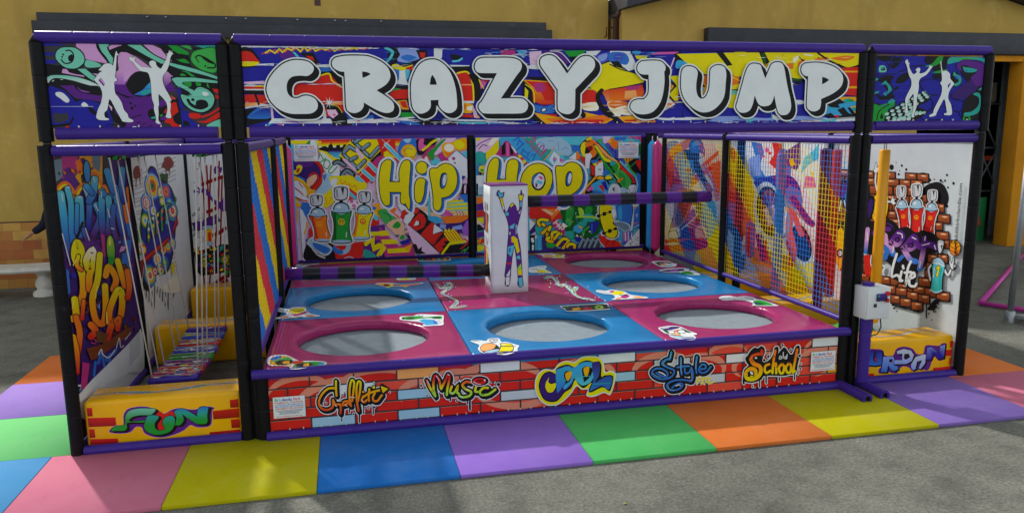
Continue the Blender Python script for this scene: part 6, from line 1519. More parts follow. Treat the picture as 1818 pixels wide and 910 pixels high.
o = b.build("foam_dome", loc=(7.62, .98, 0)); tag(o, "green foam dome behind the yellow URBAN block", "foam dome")
b = MB('pad', rgb("2f8ad0")); b.tube([(7.0, 1.25, .14), (7.9, 1.25, .14)], .13, 18); b.tube([(7.15, 1.25, .14), (7.3, 1.25, .14)], .1325, 18, col=rgb("c83078"), cap=False)
o = b.build("foam_log", loc=(7.4, 1.25, 0)); tag(o, "blue foam log lying under the maroon and red tubes", "foam log")

# ------------------------------------------------------------------ bridge slats and bar covers
GK = "RbGMYPIWOT"
def graf_patch(P, seed, n, keys=GK):
    r = random.Random(seed); P.z(0, 0, 0)
    for _ in range(n):
        x, y = r.uniform(0, P.w), r.uniform(0, P.h); s_ = r.uniform(.02, .07); c = r.choice(keys); a = r.uniform(0, 6.28); t = r.random()
        if t < .4:
            q = [(x + math.cos(a) * s_ * k, y + math.sin(a + k * .7) * s_ * .7) for k in range(-2, 3)]
            P.s_('K', s_ * .75, q); P.s_(c, s_ * .5, q)
        elif t < .7:
            P.e('K', x, y, s_ * 1.1, s_ * .6, math.degrees(a), 12); P.e(c, x, y, s_ * .9, s_ * .45, math.degrees(a), 12)
        else:
            P.f('K', [(x + math.cos(a + k * 1.57) * s_ * 1.15, y + math.sin(a + k * 1.57) * s_ * .8) for k in range(4)]); P.f(c, [(x + math.cos(a + k * 1.57) * s_, y + math.sin(a + k * 1.57) * s_ * .65) for k in range(4)])
for k, (y, zc) in enumerate(SLATS):
    c = ("3a2a9a", "c8302a", "7a2a8a", "2f9a34", "4a4ac0", "c8302a", "3a4ab8", "4a2a90")[k]
    b = MB('pad', rgb(c)); b.box(.565, .975, y - .10, y + .10, zc - .028, zc + .028, bev=.022, seg=3)
    P = Print([(.57, y - .092, zc + .0285), (.97, y - .092, zc + .0285), (.97, y + .092, zc + .0285), (.57, y + .092, zc + .0285)], mat='pad', lift=.0008)
    graf_patch(P, 40 + k, 26, ("RWYM", "RWYbW", "MPWRm", "GUGWg", "IWibW", "RYbWo", "bWCRY", "PIRWm")[k]); P.z(0, 0, 0)
    for v in (.04, .14): P.ribbon([(.02, v), (.12, v + .012), (.26, v - .01), (.38, v + .008)], .007, lambda q: PAL['W'])
    b.merge(P); b.build("slat", rb)
for (x, z) in BAR:
    P = Print([(x - .05, .8, z - .06), (x - .05, 2.6, z - .06), (x - .05, 2.6, z + .06), (x - .05, .8, z + .06)], mat='print')
    b = MB('print', PAL['V']); b.box(x - .05, x + .05, .85, 2.75, z - .02, ZT - .03, bev=.01)
    Q_ = Print([(x - .05, .85, z - .02), (x + .05, .85, z - .02), (x + .05, .85, ZT - .03), (x - .05, .85, ZT - .03)], mat='print', lift=.001); graf_patch(Q_, 70, 14, "YTOKMG"); b.merge(Q_)
    Q_ = Print([(x + .05, .86, z - .02), (x + .05, 2.74, z - .02), (x + .05, 2.74, ZT - .03), (x + .05, .86, ZT - .03)], mat='print', lift=.001); graf_patch(Q_, 71, 50, "YTOKMG"); b.merge(Q_)
    Q_ = Print([(x - .05, 2.74, z - .02), (x - .05, .86, z - .02), (x - .05, .86, ZT - .03), (x - .05, 2.74, ZT - .03)], mat='print', lift=.001); graf_patch(Q_, 72, 50, "YTOKMG"); b.merge(Q_)
    b.build("bar_cover", rb)

# ------------------------------------------------------------------ tower of the sweeper
b = MB('print', PAL['W'])
bmw = bmesh.new(); bmesh.ops.create_cube(bmw, size=1.0)
bmesh.ops.subdivide_edges(bmw, edges=bmw.edges[:], cuts=9, use_grid_fill=True)
wr = random.Random(2)
for v in bmw.verts:
    c = v.co.copy()
    side = abs(c.z) < .49
    v.co = Vector((4.087 + c.x * .43, 2.51 + c.y * .42, PZ + .004 + (c.z + .5) * 1.232))
    if side and c.y > -.49: v.co += Vector((wr.uniform(-.009, .009), wr.uniform(-.009, .009), 0)) * (2.0 if c.z < -.1 else .9)
bmesh.ops.bevel(bmw, geom=[e for e in bmw.edges if e.is_boundary], offset=.01, affect='EDGES') if False else None
bmw.verts.index_update()
b.add([v.co[:] for v in bmw.verts], [[v.index for v in f.verts] for f in bmw.faces], PAL['W'], None, True); bmw.free()
P = Print(rect_xz(3.872, 4.302, PZ + .004, 1.842, 2.298), lift=.001)
P.z(855, 310, 4.134)
def figm(outl, patches):
    P_ = P.pts(outl, True, True, 4); P.ribbon(P_, 5, lambda q: PAL['K'], True); P.raw(P_, lambda q: PAL['P'])
    for c, t in patches: P.f(c, t)
    P.ribbon(P_, 3, lambda q: PAL['K'], True)
figm("115,125 128,115 135,135 150,140 165,128 160,160 150,172 165,230 180,280 205,235 225,208 250,230 260,265 275,260 280,215 272,150 285,145 290,113 298,140 310,150 300,180 295,240 285,290 265,370 258,410 280,510 290,600 296,700 300,760 305,810 280,822 265,800 268,760 258,640 245,540 238,535 225,600 215,690 212,740 205,800 190,818 172,800 178,740 170,740 185,620 190,520 200,400 185,320 150,240 130,170 112,150",
     [('C', "120,125 160,132 155,160 130,165"), ('Y', "135,170 155,172 165,228 150,232"), ('W', "152,232 168,228 172,255 158,260"), ('C', "170,278 198,275 198,300 178,300"), ('Y', "208,225 225,210 240,218 215,240"), ('Y', "272,150 308,150 298,190 280,190"), ('C', "284,200 300,200 295,235 280,235"), ('l', "270,280 288,255 282,290"), ('C', "205,380 245,355 235,395 208,395"), ('s', "250,370 262,365 262,420 250,440"), ('Y', "215,460 235,448 262,470 280,560 262,580 240,510"), ('A', "218,470 230,470 230,500 218,495"), ('C', "192,530 240,515 245,530 215,600 192,575"), ('W', "205,420 212,420 212,440 205,440"), ('b', "198,540 215,535 212,565 200,570"), ('C', "255,600 280,590 285,620 258,615"), ('R', "186,645 215,640 214,655 186,660"), ('W', "180,740 212,690 205,740 185,745"), ('U', "258,690 290,650 292,690 265,710"), ('Y', "262,710 295,690 298,735 266,735"), ('C', "268,760 296,750 303,815 280,822"), ('W', "176,755 205,745 204,805 180,812")])
b.merge(P)
P = Print([(3.872, 2.72, PZ), (3.872, 2.30, PZ), (3.872, 2.30, 1.842), (3.872, 2.72, 1.842)], lift=.012); P.z(0, 0, 0)
for k, c in enumerate("ORPG"):
    x, y = .21 + (k % 2) * .0 - (.12 if k > 1 else 0), (.42 if k % 2 else .82)
    P.ribbon([(x, y - .12), (x + .01, y + .1)], .10, lambda q: PAL['K']); P.ribbon([(x, y - .115), (x + .01, y + .095)], .085, lambda q, c=c: PAL['OYPM'[k]]); P.e('K', x, y + .17, .03, .05); P.e('H', x, y + .17, .024, .044)
b.merge(P); b.build("tower", sw)
b = MB('pad', rgb("7a2a80")); b.box(3.866, 4.308, 2.294, 2.726, 1.8385, 1.852, bev=.005); b.build("cap", sw)
# ------------------------------------------------------------------ left bay: front side panel, blue and yellow wildstyle
p = Print(rect_y(.192, .09, 2.09, .10, 2.315), base='V', lift=.001)
rg = random.Random(31)
p.z(80, 460, 3.79); p.f('W', "150,1000 250,880 640,470 700,420 720,900 300,1100")
p.z(80, 260, 4.135)
p.f('e', "40,60 460,50 470,330 80,330").f('M', "120,65 240,60 230,200 180,230 120,180").f('P', "110,180 180,150 240,250 230,330 130,300").f('A', "250,60 420,55 420,300 260,280 220,220 260,170").f('O', "220,110 270,80 290,170 240,200").f('e', "260,210 300,190 320,260 270,280").f('S', "60,100 120,90 130,220 80,260").f('S', "340,60 410,60 400,190 350,150")
scatter(p, rg, 14, 60, 420, 60, 240, "MOePR", (10, 26), "fe")
p.f('PV', "90,560 690,450 720,950 140,950").f('O', "560,330 620,280 620,700 580,640").f('b', "580,560 640,560 620,900 560,900")
scatter(p, rg, 30, 120, 640, 560, 950, "PMVbLBc", (14, 40), "fse")
# flame edge above the letters
p.s_('O', 40, "85,350 105,295 150,275 195,330 205,400 240,320 270,290 300,280 355,205 395,270 400,330 430,300 460,360 530,380"); p.s_('Y', 16, "85,360 105,305 150,285 190,340 207,410 245,330 270,300 300,292 355,218 390,280 402,340 430,312 460,370")
def blob(t, c='cb', w=50): p.s_('K', w + 12, t); p.s_(c, w, t); 
blob("110,350 125,460 150,640 190,830", 'CcbP', 54); blob("160,310 185,420 190,600 205,720", 'Ccb', 42); blob("245,390 250,500 255,640", 'Ccb', 62); blob("270,600 300,680 320,690", 'bP', 26); blob("290,300 320,400 315,600", 'sbB', 40); blob("360,240 350,330 320,400", 'Ccb', 50); blob("300,290 340,340", 'cb', 40); blob("370,430 400,520 350,640", 'cbP', 44); blob("415,330 410,450 420,640", 'CcbP', 46); blob("420,340 470,380 510,300", 'cb', 40); blob("460,380 470,500 460,640", 'CcbP', 44); blob("520,330 540,480 570,640", 'cbB', 52); blob("450,180 480,280 500,330", 'cb', 46); blob("560,170 560,300 575,400", 'cbB', 44); blob("500,440 490,560 520,680", 'bP', 36); blob("230,430 225,630", 'cb', 30)
for t in ("115,345 125,400", "150,300 175,300", "235,375 265,370", "350,225 360,260", "120,640 180,870", "405,330 410,370", "360,425 385,470", "480,600 500,605", "290,600 320,690", "455,460 470,520"): p.s_('W', 7, t)
p.e('K', 303, 185, 30, 88, -4); p.e('cb', 303, 185, 22, 78, -4); p.e('K', 478, 760, 36, 116, -4); p.e('UG', 477, 758, 28, 106, -4); p.e('y', 470, 700, 8, 30)
p.s_('K', 20, "210,700 240,640 270,560"); p.F('P', "240,720 330,690 400,740 440,800 390,900 300,800").f('M', "400,640 430,650 440,810 420,800")
p.z(80, 460, 3.79)
scatter(p, rg, 40, 150, 620, 20, 640, "PDVMNuB", (14, 40), "fse")
def yb(t, w=44, c='YAO'): p.s_('K', w + 12, t); p.s_(c, w, t)
yb("225,10 235,-60 205,-110 190,-20 240,100 245,240 190,330", 46, 'YYAO'); yb("235,70 205,40 215,-20", 26); yb("190,270 200,380 175,400", 46, 'YA'); yb("200,390 225,500 210,640", 40, 'OOR'); yb("280,60 270,0 310,-60 320,20 290,110 290,200", 44, 'EYAO'); yb("360,-30 345,140 310,260 330,400 380,430 400,340 395,180", 42, 'YYAO'); yb("400,110 420,50 470,130 450,200", 40, 'AO'); yb("420,420 430,330 480,210 510,240 500,380 440,440 400,590", 42, 'YAORR'); yb("480,10 500,80 530,180", 38, 'YAO'); yb("545,80 560,180 550,260", 36, 'OOR'); yb("180,520 205,620 205,760", 34, 'AOR'); yb("300,440 330,480 300,520", 44, 'OR'); yb("470,420 490,400 480,470", 34, 'OR'); yb("250,280 240,400", 26, 'OR')
for t in ("200,0 180,40", "265,40 270,10", "340,180 330,260", "405,360 410,430", "470,210 490,195", "180,275 175,330"): p.s_('y', 8, t)
p.f('b', "130,60 150,80 160,220 145,240").f('c', "345,320 360,290 360,340").e('G', 435, 10, 20, 30)
p.f('N', "270,600 380,570 560,450 580,520 420,640 300,680").f('u', "330,480 420,500 400,560 340,560").f('V', "300,700 600,480 640,480 600,540 280,840 200,870")
for t in ("350,700 370,630 390,720", "320,780 330,690", "400,680 430,640 420,690", "450,640 470,610"): p.s_('B', 26, t); p.s_('b', 16, t)
p.s_('W', 7, "350,640 370,605 380,640 420,660 460,610").s_('w', 6, "470,600 490,530 500,590 520,580").s_('w', 6, "530,540 570,490 540,530").s_('W', 10, "205,845 225,850 240,840").s_('c', 12, "225,880 240,850").f('M', "240,690 290,700 270,860 230,880")
p.f('W', "200,930 305,810 440,680 560,560 630,478 660,490 660,760 560,760 230,960")
p.f('w', "560,560 630,478 632,640 560,720")
p.build("printed_panel", left)

# rear half: rings in many colours on white
p = Print(rect_y(.192, 2.17, 4.89, .10, 2.315), base='W', lift=.001)
p.z(220, 260, 3.5)
for k in range(26):
    y = 150 + k * 27; p.s_('h', 4, [(50, y + 40), (100, y + 22 + (k % 3) * 6), (150, y)])
    if k < 6 or k > 20: p.s_('h', 4, [(200, y - 30), (260, y - 56), (320, y - 84)])
def splat(c, x, y, r, n=9, seed=1):
    q = random.Random(seed)
    p.F(c, [(x + math.cos(i / n * 6.28) * r * q.uniform(.5, 1.15), y + math.sin(i / n * 6.28) * r * q.uniform(.7, 1.6)) for i in range(n)])
splat('d', 250, 200, 34, seed=3); splat('G', 100, 540, 34, seed=4); splat('G', 305, 320, 24, seed=5); splat('K', 150, 830, 50, seed=6)
for x, y, s_ in ((270, 110, 38), (85, 160, 34)):
    splat('N', x, y, s_, seed=int(x)); splat('D', x + 6, y - 10, s_ * .6, seed=int(x) + 1); p.s_('N', 6, [(x - 8, y), (x - 12, y + 90)]); p.s_('N', 5, [(x + 12, y), (x + 14, y + 70)])
p.F('K', "150,140 190,130 220,190 290,250 320,350 325,420 310,640 270,780 200,800 160,890 140,880 130,780 110,640 100,470 120,330").F('B', "155,150 190,140 215,200 285,260 315,360 318,420 300,640 260,770 195,790 155,880 145,780 120,640 110,470 130,330")
def rings(x, y, r, cs, sx=.62):
    for i, c in enumerate(cs): p.e(c, x, y, r * (1 - i / len(cs)) * sx, r * (1 - i / len(cs)) * 1.12, -8, 20)
rings(175, 245, 78, "bsAYORGd"); rings(182, 190, 58, "bYCYA") if False else None
rings(138, 350, 56, "bsRWrE"); rings(228, 285, 40, "bYWA"); rings(260, 280, 46, "brQq"); rings(300, 400, 56, "TbAWRO"); rings(235, 340, 30, "GYW"); rings(130, 460, 44, "GYWC"); rings(180, 400, 38, "bWY"); rings(280, 350, 34, "bCY"); rings(160, 800, 62, "bTAYWqO"); rings(205, 700, 48, "bWAY"); rings(270, 620, 40, "brYC"); rings(225, 760, 38, "TYRW"); rings(100, 625, 46, "TAWo"); rings(300, 600, 34, "bYs"); rings(120, 640, 30, "RYW"); rings(250, 720, 40, "bGY"); rings(190, 775, 26, "RWR"); rings(240, 640, 26, "YOR")
for t in ("150,590 150,480 170,440", "180,560 185,450 210,430", "205,540 200,440 225,400", "235,520 230,400 250,380", "260,470 262,370 280,360"): p.s_('K', 26, t); p.s_('T', 10, t)
for i in range(14): p.e("YORGCW"[i % 6], 150 + (i % 5) * 28, 560 - (i // 5) * 46 - (i % 5) * 22, 7, 12)
p.f('D', "90,720 140,670 200,620 300,540 325,415 335,480 260,610 180,680 120,730 110,820 95,800").f('R', "110,700 200,630 290,550 320,440 325,480 255,600 170,670 120,720")
for i in range(12): p.s_('K', 4, [(120 + i * 17, 860 + (i % 4) * 12), (118 + i * 17, 910 + (i % 5) * 26)])
p.F('Y', "290,740 310,720 312,770 295,800").F('E', "250,850 340,800 340,900 240,900")
p.build("printed_panel", left)

# back panel of the left bay: violet hands and red drips
p = Print(rect_xz(.21, 1.40, .10, 2.315, 4.918), base='W', lift=.001)
p.z(310, 260, 3.79)
for t in ("165,110 190,250 205,520 210,700", "215,130 230,400 240,700", "245,130 235,420 250,720", "300,100 295,350 270,720", "320,200 310,600 305,900", "190,800 205,980", "240,860 230,1000", "350,700 345,900"): p.s_('D', 11, t)
for t in ("185,255 250,230 320,205", "215,440 260,425 330,375", "240,600 300,580 340,550", "260,930 330,880 360,870"): p.s_('D', 24, t)
p.F('P', "130,292 165,300 150,270 180,285 205,280 235,310 260,350 310,370 330,310 325,130 350,130 350,420 290,410 245,360 205,318 180,312 150,325 165,308 132,312")
p.F('P', "265,150 280,130 290,170 270,185").F('P', "300,150 320,140 310,180").e('K', 155, 152, 4).e('K', 132, 243, 4).e('P', 285, 140, 14, 8)
p.f('K', "115,515 190,490 285,455 310,500 240,545 140,572").f('P', "122,520 195,495 280,462 300,498 235,538 142,566").F('H', "155,480 175,445 195,450 190,500 170,505").e('s', 230, 545, 44, 14).f('A', "205,560 250,550 255,640 210,650").f('R', "225,580 245,575 245,640 228,642").e('s', 235, 652, 36, 14)
for t in ("165,575 155,600 190,620 180,640", "180,480 160,500"): p.s_('K', 14, t); p.s_('W', 8, t)
for x, y in ((125, 465), (165, 428), (118, 570), (132, 598)): p.l('K', 4, [(x, y), (x, y - 16), (x + 14, y - 20), (x + 14, y - 4)]); p.e('K', x - 3, y, 6, 4); p.e('K', x + 11, y - 4, 6, 4)
p.f('K', "130,710 170,700 330,655 370,660 372,840 180,870 150,840")
rg = random.Random(12)
scatter(p, rg, 46, 150, 365, 680, 850, "GbOYRTPC", (12, 28), "fse")
rings2 = lambda x, y, r: [p.e(c, x, y, r * q, r * q * 1.25) for c, q in (('K', 1.1), ('G', 1), ('O', .7), ('Y', .5), ('K', .3))]
rings2(340, 760, 26); rings2(205, 790, 20)
p.f('D', "290,930 350,880 365,900 300,960")
p.build("printed_panel", left)

# ------------------------------------------------------------------ right bay: brick wall and Street Life
p = Print(rect_y(8.128, 2.24, .09, .10, 2.325), base='w', lift=.001)
p.z(1530, 250, 5.057)
p.F('K', "560,420 620,380 690,370 740,400 775,470 780,540 740,600 640,600 540,520").F('K', "520,380 600,370 600,300 520,290")
for x, y, r in ((268, 237, 20), (360, 222, 9), (400, 258, 10), (332, 300, 9), (613, 352, 11), (652, 346, 6), (710, 357, 11), (748, 357, 8), (766, 306, 9), (824, 381, 11), (775, 418, 8), (580, 420, 16), (765, 585, 12), (310, 194, 4), (340, 268, 4), (728, 370, 6)): p.e('K', x, y, r, r * 1.25)
BR = [(-380, 560, 340), (-380, 560, 430)]
def brk(t, k=True):
    q = p.pts(t); p.ribbon(q, 16, lambda a: PAL['K'], True); p.raw(q, lambda a: PAL['K'])
    cx = sum(a for a, _ in q) / len(q); cy = sum(b_ for _, b_ in q) / len(q)
    p.f('nN', [(cx + (a - cx) * .95, cy + (b_ - cy) * .92) for a, b_ in q])
    p.e('F', cx + 8, cy - abs(q[0][1] - q[2][1]) * .22, abs(q[1][0] - q[0][0]) * .24, 7, 6)
rows = [(285, 355, [(-330, -230), (-225, -110), (-100, 20), (30, 105), (115, 300)]), (285, 355, [(395, 490), (500, 598)]), (345, 415, [(-300, -160), (-150, -20), (-10, 130), (140, 335), (345, 437), (445, 545)]), (412, 490, [(-340, -230), (-220, -80), (-70, 60), (70, 280), (290, 390), (398, 480)]),
        (470, 540, [(490, 585), (592, 690)]), (490, 560, [(-300, -150), (-140, 0), (10, 120), (130, 325), (335, 425), (432, 540)]), (560, 630, [(-340, -200), (-190, -40), (-30, 110), (120, 275), (282, 345), (440, 460)]), (632, 700, [(-280, -140), (-130, 20), (30, 220), (225, 310), (318, 350)]), (700, 775, [(-330, -190), (-180, -30), (-20, 140), (150, 240), (250, 350)]),
        (545, 620, [(560, 650), (680, 745)]), (640, 715, [(690, 795)]), (712, 780, [(628, 730)]), (795, 870, [(675, 785), (600, 665)]), (870, 940, [(690, 790), (796, 860)])]
for y0, y1, bs in rows:
    for x0, x1 in bs:
        sk = (lambda x: (x - 300) * .05)
        brk([(x0, y0 + sk(x0)), (x1, y0 + sk(x1)), (x1 + 2, y1 + sk(x1)), (x0 + 2, y1 + sk(x0))])
p.z(1530, 400, 4.552)
low = [(-10, 100, -200, -140), (230, 300, 540, 620), (230, 300, 625, 700), (300, 370, 530, 600), (360, 430, 520, 570), (420, 490, 470, 560), (410, 470, 160, 235), (420, 480, 240, 330), (480, 545, 180, 280), (470, 530, 300, 420), (490, 550, 425, 515), (505, 575, 520, 605), (535, 605, 612, 718), (500, 560, 285, 370), (535, 595, 375, 460), (555, 625, 465, 555), (560, 625, 245, 315), (585, 650, 320, 405), (615, 680, 410, 500), (240, 310, -60, 30), (310, 380, -120, 10), (380, 450, -60, 70), (440, 500, -120, 20), (300, 380, 20, 90), (500, 560, -40, 90), (560, 610, -20, 80), (500, 570, 100, 170)]
for y0, y1, x0, x1 in low: brk([(x0, y0), (x1, y0 + 8), (x1, y1 + 6), (x0, y1 - 2)])
p.F('K', "610,590 560,640 540,680 600,680 610,640 650,600").l('K', 10, "532,640 530,745").l('K', 9, "590,660 592,700").f('K', "250,630 500,700 480,706 250,645").f('K', "610,600 700,630 715,590 715,612 700,628 610,602")
for x, y, r in ((612, 655, 9), (625, 630, 7), (552, 710, 6), (574, 762, 5), (606, 694, 5), (270, 668, 8), (630, 668, 4)): p.e('K', x, y, r, r * 1.2)
# cans on the wall
p.z(1530, 250, 5.057)
spray_can(p, 405, 830, 88, 230, -32, 'R', 'D'); spray_can(p, 600, 830, 92, 210, 40, 'R', 'D'); spray_can(p, 497, 850, 104, 250, 8, 'R', 'D')
# left part: yellow letter can and gloved hands, purple wildstyle
p.s_('K', 22, "150,450 135,370 140,260").s_('W', 14, "150,450 135,370 140,270").F('W', "118,270 130,235 138,195 148,195 150,240 165,225 160,270 140,292").s_('K', 4, "118,270 130,235 138,195 148,195 150,240 165,225 160,270 140,292", closed=True)
p.F('Y', "125,500 240,490 240,640 200,720 110,690").s_('O', 8, "130,520 150,600 110,690").s_('K', 24, "225,545 290,545").s_('W', 16, "225,545 290,545").F('W', "270,545 295,490 300,520 325,515 305,540 322,560 295,575 285,560").s_('K', 4, "270,545 295,490 300,520 325,515 305,540 322,560 295,575", n=3)
p.F('K', "60,520 100,490 130,520 120,640 90,720 200,700 300,720 340,780 420,770 500,820 560,800 640,830 700,880 690,1000 60,1000").F('V', "70,560 95,520 115,550 100,640 70,690").F('P', "215,745 260,740 300,780 290,820 230,810")
p.s_('W', 9, "230,755 270,770 282,785")
p.z(1530, 400, 4.552)
p.F('K', "40,0 200,-20 300,40 380,30 470,60 560,50 640,110 640,190 560,220 520,330 470,370 440,470 420,510 380,500 330,460 240,410 250,330 190,280 150,300 60,220")
def sl(t, c='PLb', w=54): p.s_(c, w, t)
sl("60,30 50,120 40,210", 'LLb', 34); sl("110,60 180,30 230,30", 'P', 40); sl("200,80 210,160 200,260", 'LLb', 40); sl("250,140 310,60 340,90 300,150 250,150 265,230", 'PPLb', 44); sl("350,190 430,90 450,150 400,190 350,180 400,270 450,290", 'PPLb', 44); sl("480,170 560,150 620,180", 'P', 50); sl("520,100 510,200 480,350", 'PPLb', 40); sl("310,280 340,250", 'b', 30); sl("190,170 220,210 190,260", 'b', 40)
for t in ("300,60 335,70 340,100", "420,95 450,110", "500,160 560,145", "525,90 522,120", "600,160 610,190", "55,60 60,120", "270,170 262,220", "490,290 480,340"): p.s_('W', 8, t)
p.e('K', 300, 115, 20, 22); p.e('P', 298, 118, 10, 12); p.e('K', 410, 160, 24, 20); p.e('P', 408, 162, 12, 10)
for t in ("295,230 265,330 255,410 300,400 330,440", "335,370 320,440 340,445", "345,330 350,345", "410,290 385,350 370,470 380,430", "360,380 410,375", "395,430 440,410 430,380 400,420 400,480 440,490 455,470"): p.s_('W', 20, t)
p.e('W', 346, 325, 10)
# paper cup, ball and the teal can with the number 1
p.F('K', "620,130 640,112 668,116 685,135 660,225 630,222").F('H', "628,135 645,120 665,124 676,140 654,215 636,213").f('K', "652,155 668,160 656,195").s_('K', 4, "628,140 650,130 676,142")
p.e('K', 768, 180, 48, 66); p.e('AO', 768, 180, 42, 60)
for t in ("768,120 775,180 768,240", "728,165 768,185 808,160", "732,200 770,215 805,200", "740,140 770,145 800,140"): p.s_('K', 5, t)
p.s_('K', 26, "600,300 555,350 570,440").s_('W', 16, "600,300 555,350 570,440").s_('K', 26, "680,350 710,400 740,340").s_('W', 16, "680,350 710,400 740,340").F('K', "715,280 740,300 750,255 765,260 765,300 780,320 760,360 730,350").F('W', "722,285 742,308 752,265 760,268 760,305 773,322 755,352 735,342")
P_ = "580,290 600,262 640,255 680,290 690,330 670,430 665,530 610,545 565,520 575,420"
p.F('K', P_); p.F('CT', "590,310 640,320 680,335 662,430 655,525 610,535 575,515 585,420").F('s', "588,290 605,268 640,262 672,290 682,322 640,315").s_('W', 8, "585,300 640,312 682,330").s_('s', 12, "570,518 610,540 660,525").s_('K', 22, "620,345 638,335 622,405").s_('Y', 14, "620,345 638,335 622,405").s_('T', 14, "655,350 645,430 640,520").s_('W', 7, "600,340 592,420")
p.f('R', "30,240 80,235 90,330 100,400 40,400").s_('W', 8, "90,240 85,300 95,340").F('W', "165,335 185,315 200,330 190,375 170,370").l('K', 4, "182,330 182,355").l('K', 4, "172,340 192,342").s_('R', 8, "20,410 60,380 80,400 60,420")
# dancer by the net
p.z(1285, 240, 2.678)
p.F('K', "568,225 585,215 600,240 595,300 560,330 555,300").F('P', "572,230 585,225 595,245 588,290 562,300").s_('K', 9, "565,300 555,360").s_('W', 5, "565,310 556,360").s_('K', 9, "580,300 590,365").s_('W', 5, "580,310 590,362").s_('b', 8, "590,330 585,280").e('K', 575, 215, 8, 10).s_('K', 3, "590,220 600,190 620,200")
p.F('K', "540,440 600,400 640,410 640,660 560,640 530,540").F('A', "540,470 570,440 580,520 560,640 535,560").e('K', 560, 560, 16, 22).e('H', 560, 560, 9, 14)
p.z(0, 0, 0)
p.text("www.gonfiabilibirkolandia.com", p.w - .085, .95, .042, 'K', width=.86, vertical=True, bold=.01)
p.build("printed_panel", right)

# rear half of the right side: mountain biker in splashed colour (seen through the net)
p = Print(rect_y(8.128, 4.89, 2.32, .10, 2.325), base='W', lift=.001)
p.z(1285, 240, 2.678)
rg = random.Random(17)
p.f('f', "10,500 430,600 430,900 10,800").f('A', "0,560 100,540 160,600 240,620 430,640 430,760 200,720 60,700").f('w', "90,640 150,610 300,650 300,720 100,720").f('Y', "320,560 420,520 430,720 330,700").f('YA', "20,60 50,80 80,60 130,200 160,330 150,420 60,330 20,250").F('O', "10,180 60,200 110,290 130,430 90,480 20,420").F('R', "30,70 45,60 60,90 50,130 35,110").f('R', "30,260 80,300 100,400 60,430 20,380").F('b', "10,320 60,330 90,380 40,430 10,420").F('e', "15,420 80,440 90,500 30,510").f('s', "20,440 100,560 90,640 70,650 20,520").f('Y', "70,50 90,55 120,160 130,200 100,180")
p.f('b', "130,30 180,40 190,80 170,150 200,200 230,210 180,260 130,190 160,130").f('i', "120,110 170,90 180,190 130,200").f('R', "230,35 275,40 270,90 245,160 215,130 240,90").e('m', 205, 70, 10).e('R', 218, 85, 7).e('m', 190, 100, 6).F('b', "260,80 300,70 320,130 310,210 250,200").f('P', "290,80 365,30 365,130 345,170 300,140").f('A', "310,120 330,110 340,140 320,150").f('C', "380,110 430,70 450,40 450,110 400,140 370,180").f('m', "390,190 430,200 440,250 380,250").f('Y', "410,170 430,180 425,200").F('B', "150,210 250,190 330,200 370,280 340,350 280,330 240,260 160,250").F('b', "300,250 360,260 370,330 310,350")
p.e('w', 215, 360, 72, 140, -8); p.e('K', 218, 362, 60, 122, -8); p.e('D', 222, 362, 48, 105, -8); p.f('P', "190,280 250,290 250,360 210,400"); p.f('l', "190,350 240,330 250,420 210,430"); p.e('Q', 225, 362, 14, 20)
for a in range(0, 360, 30): p.l('h', 3, [(222, 362), (222 + 48 * math.cos(a * .01745), 362 + 104 * math.sin(a * .01745))])
p.e('w', 368, 510, 56, 106, -14); p.e('K', 370, 512, 46, 92, -14); p.e('Z', 372, 514, 34, 74, -14); p.s_('r', 34, "320,360 310,440 330,540 320,610").s_('r', 26, "330,370 370,470").s_('h', 12, "290,290 310,420 290,480").s_('h', 12, "310,330 400,420").s_('P', 30, "330,300 400,400 420,420").s_('b', 44, "130,430 125,560").s_('B', 36, "170,480 190,580").s_('R', 14, "120,440 115,570").s_('R', 12, "200,500 205,590").s_('R', 12, "300,500 325,610").F('A', "290,340 310,350 300,370").F('e', "80,580 105,570 95,640 70,650")
scatter(p, rg, 40, 10, 430, 60, 640, "bORYAPmWcB", (3, 7), "fe", dark=None)
p.build("printed_panel", right)

# back of the right bay: skater in a blue cap (seen through the net)
p = Print(rect_xz(6.95, 8.11, .10, 2.325, 4.918), base='E', lift=.001)
p.z(1165, 240, 3.793)
rg = random.Random(23)
p.f('h', "40,760 330,780 410,900 410,960 40,900").F('Y', "330,650 420,560 420,910 250,890").F('b', "60,60 140,40 150,80 100,130 60,180").F('O', "90,100 200,30 240,20 220,80 140,140 80,200").f('O', "220,300 300,260 390,180 400,200 300,300 240,350").f('O', "300,200 420,100 420,130 320,220").f('R', "240,280 370,210 400,220 260,300").F('O', "380,230 430,180 425,420 390,420").F('R', "50,240 110,230 130,330 80,390 50,380")
for i in range(9): p.s_('OR'[i % 2], 7, [(250 + i * 14, 260 - i * 12), (330 + i * 12, 190 + i * 30)])
p.F('C', "300,470 390,440 400,620 330,700 280,600").F('b', "180,560 280,480 330,560 350,690 270,720 150,660").F('B', "140,640 240,580 270,720 330,700 320,760 180,770")
p.F('N', "75,190 60,250 40,330 60,330 100,250 110,200").F('q', "70,180 130,120 190,110 180,200 100,250").F('b', "130,140 190,110 260,140 280,190 250,260 220,350 190,380 110,370 130,290 120,220").F('c', "180,150 250,150 240,240 180,280").e('M', 210, 235, 18, 14).F('Z', "110,270 160,320 120,370").F('K', "250,160 290,190 330,290 360,340 375,370 350,375 310,310 260,240").F('q', "330,310 375,350 375,378 345,370").F('K', "190,100 280,110 285,160 230,170 190,150").F('b', "225,100 225,60 250,30 290,30 312,60 315,100 325,130 290,118 250,115").F('c', "240,90 245,55 275,38 300,60 250,80").f('Z', "280,100 328,128 300,122")
